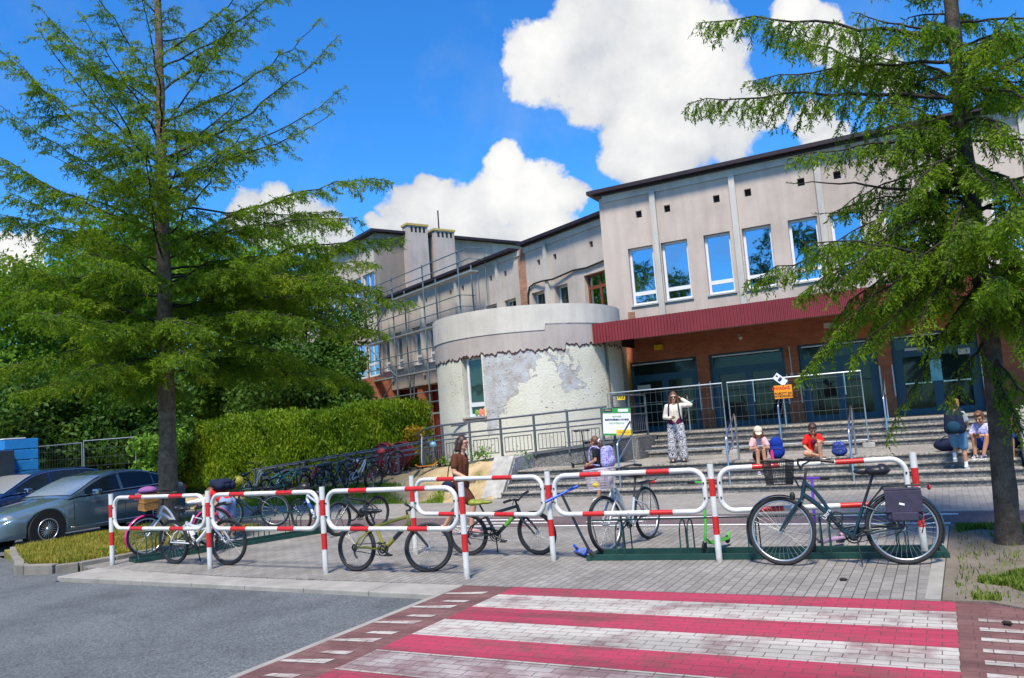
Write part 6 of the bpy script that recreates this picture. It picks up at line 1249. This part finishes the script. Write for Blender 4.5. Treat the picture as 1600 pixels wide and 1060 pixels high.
def stand_joints(s, **k):
    J = dict(pelvis=(0, 0, .90), waist=(0, 0, 1.05), chest=(.0, 0, 1.25), neck=(.005, 0, 1.43), head=(.02, 0, 1.575), hipL=(0, .085, .88), hipR=(0, -.085, .88), kneL=(.02, .095, .49), kneR=(.02, -.095, .49), ankL=(0, .10, .095), ankR=(0, -.10, .095),
             shoL=(0, .165, 1.36), shoR=(0, -.165, 1.36), elbL=(-.02, .21, 1.09), elbR=(-.02, -.21, 1.09), wriL=(.06, .22, .86), wriR=(.06, -.22, .86)); J.update(k)
    return {a: (tuple(x * s for x in v) if isinstance(v, tuple) and not a.startswith(('palm', 'foot')) else v) for a, v in J.items()}
tocam = lambda p: math.atan2(-p[1], -p[0])
# 1 woman standing on the landing
s = .94; p = (-5.42, 17.85, .585); J = stand_joints(s, elbL=(.04, .40, 1.36), wriL=(.0, .20, 1.52), palmL=(0, -1, 0), elbR=(-.02, -.24, 1.10), wriR=(.21, -.08, 1.07), palmR=(0, .3, 1), curl=.8, ankL=(0, .13, .095), ankR=(0, -.13, .095), kneL=(.02, .12, .49), kneR=(.02, -.12, .49), head=(.03, .015, 1.575))
h, j, P, hr, hk = human('woman in patterned wide trousers and cream top standing on the landing', p, tocam(p) - R(4), J, s, m_skin, m_hbrown, 'long', R(2), R(6))
m_cream2 = cloth('cream_blouse', (.66, .60, .52)); m_mar = cloth('maroon_knit', (.11, .012, .05)); m_tr = patt('black_white_print', (.02, .02, .04), (.66, .65, .68), 22, .5, 3)
b = MB(); top(b, j, s, .96, .15, .012, .056); fromprims(b, 'blouse', m_cream2, h, .010); b = MB(); legs(b, j, s, 1.88, .122, .108, r2=.115); fromprims(b, 'trousers', m_tr, h, .011, 2)
b = MB(); c = j['waist'].lerp(j['pelvis'], .35); b.cap(c + V((0, .06, -.05)) * s, c + V((0, .05, .04)) * s, .125 * s, .122 * s); b.cap(c + V((0, -.06, -.05)) * s, c + V((0, -.05, .04)) * s, .125 * s, .122 * s); fromprims(b, 'waist_wrap', m_mar, h, .011)
b = MB(); [b.ell(P(.092, .034 * y, .012), (.010, .030, .022), hr) for y in (1, -1)]; b.tube([P(.09, .07, .015), P(.0, .085, .012)], .004, 5); b.tube([P(.09, -.07, .015), P(.0, -.085, .012)], .004, 5); b.build('sunglasses', m_blkm, h)
for e in 'LR': shoe(h, j, e, s, (1, .25 if e == 'L' else -.25, 0), cloth('dark_sandal', (.05, .04, .05)), m_blkm)
b = MB()
for k_ in range(4): b.ell(j['chest'] + V((.142 * s, 0, .02 - .055 * k_)), .007)
b.build('buttons', m_blkm, h)
m_nv = cloth('navy_canvas', (.012, .018, .045)); Mh = lambda h_: M.Translation(h_.location) @ M.Rotation(h_.rotation_euler.z, 4, 'Z')
def pack(h_, j, s, label, mat, w_=.30, hh=.42, dd=.17, cz=None, tilt=0, straps=True, off=.13, nm='backpack', pocket=None):
    c = j['chest'].lerp(j['waist'], .35) if cz is None else V(cz); bp = thing(nm, label, 'backpack', h_.location, h_.rotation_euler.z); rot = M.Rotation(tilt, 3, 'Y'); T_ = M.Translation(c) @ rot.to_4x4(); bx = -(off + dd / 2)
    b = MB(); 
    for z, k_ in ((-.30, 1.0), (0, 1.0), (.28, .85)): pass
    for y in (-1, 0, 1): b.cap((bx, y * w_ * .30, -hh * .30), (bx + .01, y * w_ * .24, hh * .28), dd * .56, dd * .50)
    b.xf(T_); fromprims(b, 'body', mat, bp, .012, 2); b = MB(); b.ell((bx - dd * .45, 0, -hh * .2), (dd * .32, w_ * .40, hh * .24)); b.xf(T_); fromprims(b, 'front_pocket', pocket or mat, bp, .010, 2)
    if straps:
        for sy in (1, -1): b = MB(); b.tube(bez(T_ @ V((-.10, sy * .085, hh * .38)), T_ @ V((.14, sy * .11, hh * .75)), T_ @ V((.155 * s + .02, sy * .12, .0)), 6) + bez(T_ @ V((.155 * s + .02, sy * .12, .0)), T_ @ V((.15, sy * .15, -hh * .35)), T_ @ V((-.10, sy * .13, -hh * .4)), 5)[1:], .017, 6); b.build('strap', mat, bp)
    return bp
pack(h, j, s, 'navy backpack on the back of the woman standing on the landing', m_nv, .36, .44, .16)
ph = thing('phone', 'dark phone in the right hand of the standing woman', 'phone', Mh(h) @ (j['wriR'] + V((.07, .07, .035)) * s)); b = MB(); b.box((0, 0, 0), (.075, .15, .009), M.Rotation(R(25), 3, 'Y')); b.build('body', m_blkm, ph, bevel=.006)
# 2 woman in brown walking
s = .935; p = (-6.98, 11.05, .0); J = stand_joints(s, chest=(.03, 0, 1.25), neck=(.05, 0, 1.43), head=(.085, 0, 1.575), kneR=(.26, -.09, .53), ankR=(.20, -.10, .13), kneL=(-.13, .09, .50), ankL=(-.43, .09, .16), footL=(.8, 0, -.6), elbR=(.0, -.22, 1.10), wriR=(.24, -.20, .99), palmR=(0, 1, .2), elbL=(-.12, .22, 1.10), wriL=(-.10, .22, .86), curl=.7)
h, j, P, hr, hk = human('woman in brown t-shirt and brown shorts walking past the sandy mound', p, R(4), J, s, m_skin, m_hdark, 'bob', R(-6), R(4))
m_brn = cloth('brown_jersey', (.105, .035, .018)); b = MB(); top(b, j, s, .30, .7, .006, .066); fromprims(b, 'tshirt', m_brn, h, .010); b = MB(); legs(b, j, s, .72, .112, .098); fromprims(b, 'shorts', cloth('brown_shorts', (.085, .026, .018)), h, .010)
b = MB(); [b.torus(P(.098, .033 * y, .012), hr @ V((1, 0, 0)), .021, .003, 16, 5) for y in (1, -1)]; [b.tube([P(.095, .054 * y, .015), P(.0, .083 * y, .012)], .003, 5) for y in (1, -1)]; b.build('glasses', m_blkm, h)
m_snd = cloth('pink_sandal', (.62, .30, .32)); shoe(h, j, 'L', s, (.8, 0, -.35), m_snd); shoe(h, j, 'R', s, (1, 0, .1), m_snd)
hbag = thing('handbag', 'dark shoulder bag at the hip of the woman in brown', 'bag', p, R(4)); b = MB(); b.ell((-.12, -.22, .82), (.12, .06, .09)); b.build('body', m_nv, hbag); b = MB(); b.tube([(-.14, -.2, .88), (-.10, -.20, 1.1), (-.02, -.12, 1.38), (.02, .03, 1.37)], .009, 6); b.build('strap', m_blkm, hbag)
# 3 girl walking left with a lilac backpack
s = .775; p = (-6.50, 15.7, .0); J = stand_joints(s, head=(.06, 0, 1.575), kneL=(-.02, .09, .49), ankL=(.03, .09, .095), kneR=(-.06, -.09, .50), ankR=(-.34, -.09, .30), footR=(.6, 0, -.8), elbL=(-.03, .21, 1.10), wriL=(.22, .16, 1.0), elbR=(-.03, -.21, 1.1), wriR=(.20, -.16, .98), palmL=(0, -1, 0), palmR=(0, 1, 0))
h, j, P, hr, hk = human('girl in black t-shirt walking left below the steps with a ponytail', p, R(176), J, s, m_skin2, m_hbrown, 'pony', 0, R(4), 1.0)
m_bt = cloth('black_cotton', (.014, .016, .026)); b = MB(); top(b, j, s, .28, .6, .006, .066); fromprims(b, 'tshirt', m_bt, h, .009); b = MB(); legs(b, j, s, .62, .112, .10); fromprims(b, 'shorts', cloth('dark_shorts', (.02, .018, .03)), h, .009)
b = MB(); b.torus(P(-.12, 0, .015), hr @ V((1, 0, .4)), .034, .016, 14, 6); b.build('scrunchie', m_lbl, h)
for e, f in (('L', (1, 0, 0)), ('R', (.7, 0, -.6))): shoe(h, j, e, s, f, cloth('white_trainer', (.68, .68, .68)))
m_lil = patt('lilac_dotted_canvas', (.40, .38, .68), (.10, .09, .36), 40, .55, .5); pack(h, j, s, 'lilac dotted backpack worn by the girl walking below the steps', m_lil, .34, .44, .2)
bk = thing('book', 'dark red folder carried by the girl in the black t-shirt', 'folder', Mh(h) @ (j['wriL'] + V((.03, -.08, -.08))), h.rotation_euler.z); b = MB(); b.box((0, 0, -.03), (.22, .025, .16)); b.build('cover', cloth('wine_folder', (.10, .01, .03)), bk, bevel=.006)
# seated children: origin on the seat edge
def sit_joints(s, **k):
    J = dict(pelvis=(-.08, 0, .11), waist=(-.05, 0, .26), chest=(.02, 0, .44), neck=(.07, 0, .60), head=(.14, 0, .72), hipL=(-.02, .09, .10), hipR=(-.02, -.09, .10), kneL=(.34, .09, .26), kneR=(.34, -.09, .26), ankL=(.40, .10, -.27), ankR=(.40, -.10, -.27),
             shoL=(.03, .155, .54), shoR=(.03, -.155, .54), elbL=(.13, .23, .30), elbR=(.13, -.23, .30), wriL=(.31, .06, .33), wriR=(.31, -.06, .33), palmL=(0, -.5, 1), palmR=(0, .5, 1)); J.update(k)
    return {a: (tuple(x * s for x in v) if isinstance(v, tuple) and not a.startswith(('palm', 'foot')) else v) for a, v in J.items()}
# 4 girl in a cap
s = .80; p = (-3.56, 17.56, .585); J = sit_joints(s, ankL=(.34, .10, -.255), ankR=(.34, -.10, -.255), kneL=(.33, .07, .27), kneR=(.33, -.07, .27))
h, j, P, hr, hk = human('girl in pale cap and pink t-shirt sitting on the landing edge with a phone', p, tocam(p) + R(5), J, s, m_skin2, m_hfair, 'long', 0, R(32), 1.0, .9)
m_pkt = cloth('pale_pink_cotton', (.60, .38, .40)); b = MB(); top(b, j, s, .32, .5, .008, .072); fromprims(b, 'tshirt', m_pkt, h, .009); b = MB(); legs(b, j, s, .40, .105, .095); fromprims(b, 'shorts', cloth('dark_shorts', (.02, .018, .03)), h, .009)
b = MB(); b.ell(P(-.01, 0, .07), (.108 * hk, .096 * hk, .085 * hk), hr); b.ell(P(.10, 0, .055), (.085 * hk, .075 * hk, .012 * hk), hr); fromprims(b, 'cap', cloth('beige_cap', (.58, .52, .40)), h, .008, 1)
for e in 'LR': shoe(h, j, e, s, (1, 0, 0), cloth('lilac_trainer', (.35, .28, .45)))
ph = thing('phone', 'pale phone held by the girl in the cap', 'phone', Mh(h) @ V((.37, 0, .32)) if False else Mh(h) @ (V((.39, 0, .36)) * s)); b = MB(); b.box((0, 0, 0), (.075, .13, .009), M.Rotation(h.rotation_euler.z, 3, 'Z') @ M.Rotation(R(-40), 3, 'Y')); b.build('body', m_lbl, ph, bevel=.005)
def bagstand(label, loc, rz, mat, w_=.30, hh=.42, dd=.18):
    bp = thing('backpack', label, 'backpack', loc, rz); b = MB(); b.ell((0, 0, hh * .35), (dd * .55, w_ * .5, hh * .36)); b.ell((0, 0, hh * .7), (dd * .48, w_ * .42, hh * .3)); fromprims(b, 'body', mat, bp, .012, 2)
    b = MB(); b.ell((dd * .45, 0, hh * .3), (dd * .3, w_ * .38, hh * .24)); fromprims(b, 'front_pocket', mat, bp, .01, 2); b = MB(); b.torus((-.02, 0, hh * .98), (1, 0, 0), .035, .009, 14, 5); b.build('handle', mat, bp)
    b = MB(); b.tube([(dd * .72, -w_ * .3, hh * .45), (dd * .75, 0, hh * .5), (dd * .72, w_ * .3, hh * .45)], .006, 5); b.build('zip', m_blkm, bp); return bp
m_rb = cloth('royal_blue_canvas', (.006, .03, .26)); bagstand('royal blue backpack standing beside the seated girl in the cap', (-3.22, 17.66, .585), tocam((-3.2, 17.7)), m_rb, .34, .46)
bt = thing('bottle', 'pink drinking bottle between the capped girl and her blue backpack', 'bottle', (-3.30, 17.52, .585)); b = MB(); b.tube([(0, 0, 0), (0, 0, .15), (0, 0, .17), (0, 0, .20)], [.035, .035, .022, .022], 12); b.build('body', m_pink, bt)
# 5 boy in red
s = .80; p = (-2.47, 17.62, .585); J = sit_joints(s, kneL=(.28, .10, .38), ankL=(.24, .13, -.26), kneR=(.30, -.26, .12), ankR=(.22, .06, .05), elbR=(.12, -.24, .30), wriR=(.26, -.12, .14), elbL=(.14, .22, .36), wriL=(.24, .05, .46), footR=(.2, 1, 0))
h, j, P, hr, hk = human('boy in a red t-shirt sitting on the landing with one knee up', p, tocam(p) + R(8), J, s, m_skin2, m_hdark, 'short', 0, R(34), 1.05, .8)
m_redt = cloth('red_cotton', (.62, .015, .012)); b = MB(); top(b, j, s, .34, .6, .010, .074); fromprims(b, 'tshirt', m_redt, h, .009); b = MB(); legs(b, j, s, .70, .105, .09); fromprims(b, 'shorts', cloth('beige_shorts', (.42, .33, .25)), h, .009)
b = MB(); b.ell(j['chest'] + V((.135 * s, .0, -.03)), (.012, .07, .055)); b.build('shirt_print', cloth('dark_print', (.12, .01, .05)), h)
for e, f in (('L', (1, 0, 0)), ('R', (.2, 1, 0))): shoe(h, j, e, s, f, cloth('grey_trainer', (.12, .12, .14)))
bagstand('blue spotted backpack on the landing edge between the boy in red and the handrail', (-1.98, 17.62, .585), tocam((-2, 17.6)), patt('blue_spotted_canvas', (.006, .03, .20), (.10, .12, .35), 26, .6, .3), .32, .30)
b = thing('strap_bag', 'flat blue bag hanging over the step edge right of the boy in red', 'bag', (-2.0, 17.40, .44)); q = MB(); q.ell((0, 0, 0), (.17, .05, .07)); q.build('body', m_rb, b); q = MB(); q.tube([(-.15, -.03, 0), (-.16, -.05, -.12)], .012, 5); q.tube([(.15, -.03, 0), (.17, -.05, -.14)], .012, 5); q.build('strap', m_blkm, b)
# 6 boy with a dark backpack seen from behind
s = .745; p = (.16, 16.95, .292); J = stand_joints(s, head=(.05, 0, 1.575), kneL=(.12, .09, .55), ankL=(.02, .13, .29), footL=(.9, 0, -.2), elbR=(.10, -.22, 1.12), wriR=(.25, -.15, .98))
h, j, P, hr, hk = human('boy in denim shorts standing on the lower steps with his back turned', p, R(80), J, s, m_skin2, m_hfair, 'short', R(-20), R(10), 1.05)
m_gt = cloth('grey_cotton', (.38, .42, .46)); b = MB(); top(b, j, s, .34, .8, .012, .072); fromprims(b, 'tshirt', m_gt, h, .009); b = MB(); legs(b, j, s, .82, .118, .108); fromprims(b, 'shorts', cloth('light_denim', (.10, .22, .36)), h, .009)
for e, f in (('L', (1, 0, 0)), ('R', (1, 0, 0))):
    shoe(h, j, e, s, f, cloth('white_trainer', (.68, .68, .68))); b = MB(); a = j['ank' + e]; b.cap(a + V((0, 0, -.02)), a + V((0, 0, .07)), .040 * s, .044 * s); fromprims(b, 'sock', m_lbl, h, .008, 1)
pack(h, j, s, 'dark navy backpack on the back of the boy in denim shorts', m_nv, .29, .44, .17, pocket=cloth('teal_canvas', (.01, .05, .09)))
# 7 seated boy in blue shorts, 8 girl behind the trunk
s = .84; p = (.60, 17.6, .585); J = sit_joints(s, kneL=(.28, .16, .32), ankL=(.34, .06, -.09), kneR=(.34, -.10, .34), ankR=(.36, -.10, -.09), wriL=(.33, .03, .34), wriR=(.33, -.05, .30))
h, j, P, hr, hk = human('boy in royal blue shorts sitting on the landing beside the right tree trunk', p, R(-112), J, s, m_skin2, m_hbrown, 'short', 0, R(25), 1.05, .8)
m_plaid = patt('violet_plaid', (.32, .32, .62), (.62, .60, .72), 30, .5, .2); b = MB(); top(b, j, s, .36, .6, .012, .074); fromprims(b, 'shirt', m_plaid, h, .009); b = MB(); legs(b, j, s, .74, .11, .098); fromprims(b, 'shorts', cloth('royal_blue_shorts', (.01, .06, .36)), h, .009)
for e in 'LR': shoe(h, j, e, s, (1, 0, 0), patt('navy_white_trainer', (.02, .03, .10), (.7, .7, .7), 16, .5, .5))
ph = thing('phone', 'dark phone in the hands of the boy in royal blue shorts', 'phone', Mh(h) @ (V((.41, 0, .36)) * s)); b = MB(); b.box((0, 0, 0), (.075, .14, .009), M.Rotation(R(20), 3, 'X')); b.build('body', m_blkm, ph, bevel=.005)
bg_ = thing('sports_bag', 'black bag lying on the landing behind the boy with the dark backpack', 'bag', (-.02, 17.72, .585)); b = MB(); b.ell((0, 0, .12), (.26, .15, .13)); b.ell((.1, 0, .13), (.18, .14, .13)); fromprims(b, 'body', m_nv, bg_, .012, 2); b = MB(); b.tube(bez(V((-.15, -.1, .18)), V((0, -.12, .40)), V((.2, -.1, .18)), 8), .012, 6); b.build('handle', m_blkm, bg_)
s = .82; p = (1.0, 17.72, .585); J = sit_joints(s, elbR=(.15, -.22, .40), wriR=(.2, -.1, .62), kneL=(.30, .12, .3), kneR=(.30, -.08, .3))
h, j, P, hr, hk = human('girl in a bright pink top sitting half hidden behind the right tree trunk', p, R(-105), J, s, m_skin, m_hfair, 'long', 0, R(15), 1.0, .8)
b = MB(); top(b, j, s, .40, .5, .01, .072); fromprims(b, 'top', cloth('bright_pink_cotton', (.60, .03, .25)), h, .009); b = MB(); legs(b, j, s, .9, .11, .095); fromprims(b, 'shorts', cloth('royal_blue_shorts', (.01, .06, .36)), h, .009)
for e in 'LR': shoe(h, j, e, s, (1, 0, 0), cloth('white_trainer', (.68, .68, .68)))
# 9 child bending over the bikes
s = .80; p = (-11.75, 10.55, .0); J = stand_joints(s, pelvis=(-.05, 0, .88), waist=(.08, 0, 1.0), chest=(.28, 0, 1.08), neck=(.44, 0, 1.10), head=(.58, 0, 1.05), hipL=(-.04, .09, .86), hipR=(-.04, -.09, .86), shoL=(.36, .16, 1.09), shoR=(.36, -.16, 1.09), elbL=(.42, .2, .82), elbR=(.36, -.22, .83), wriL=(.58, .14, .65), wriR=(.52, -.14, .66), kneL=(.02, .1, .48), kneR=(.02, -.1, .48))
h, j, P, hr, hk = human('child in red t-shirt and pale blue shorts bending over the left bikes', p, R(172), J, s, m_skin2, m_hbrown, 'short', 0, R(55), 1.1, .8)
b = MB(); top(b, j, s, .34, .7, .010, .070); fromprims(b, 'tshirt', m_redt, h, .009); b = MB(); legs(b, j, s, .72, .115, .10); fromprims(b, 'shorts', cloth('pale_blue_shorts', (.22, .30, .48)), h, .009)
for e in 'LR': shoe(h, j, e, s, (1, 0, 0), cloth('grey_trainer', (.12, .12, .14)))
pack(h, j, s, 'navy backpack on the back of the bending child in red', m_nv, .36, .44, .16, tuple(j['chest'].lerp(j['waist'], .3)), R(76), False, .11)
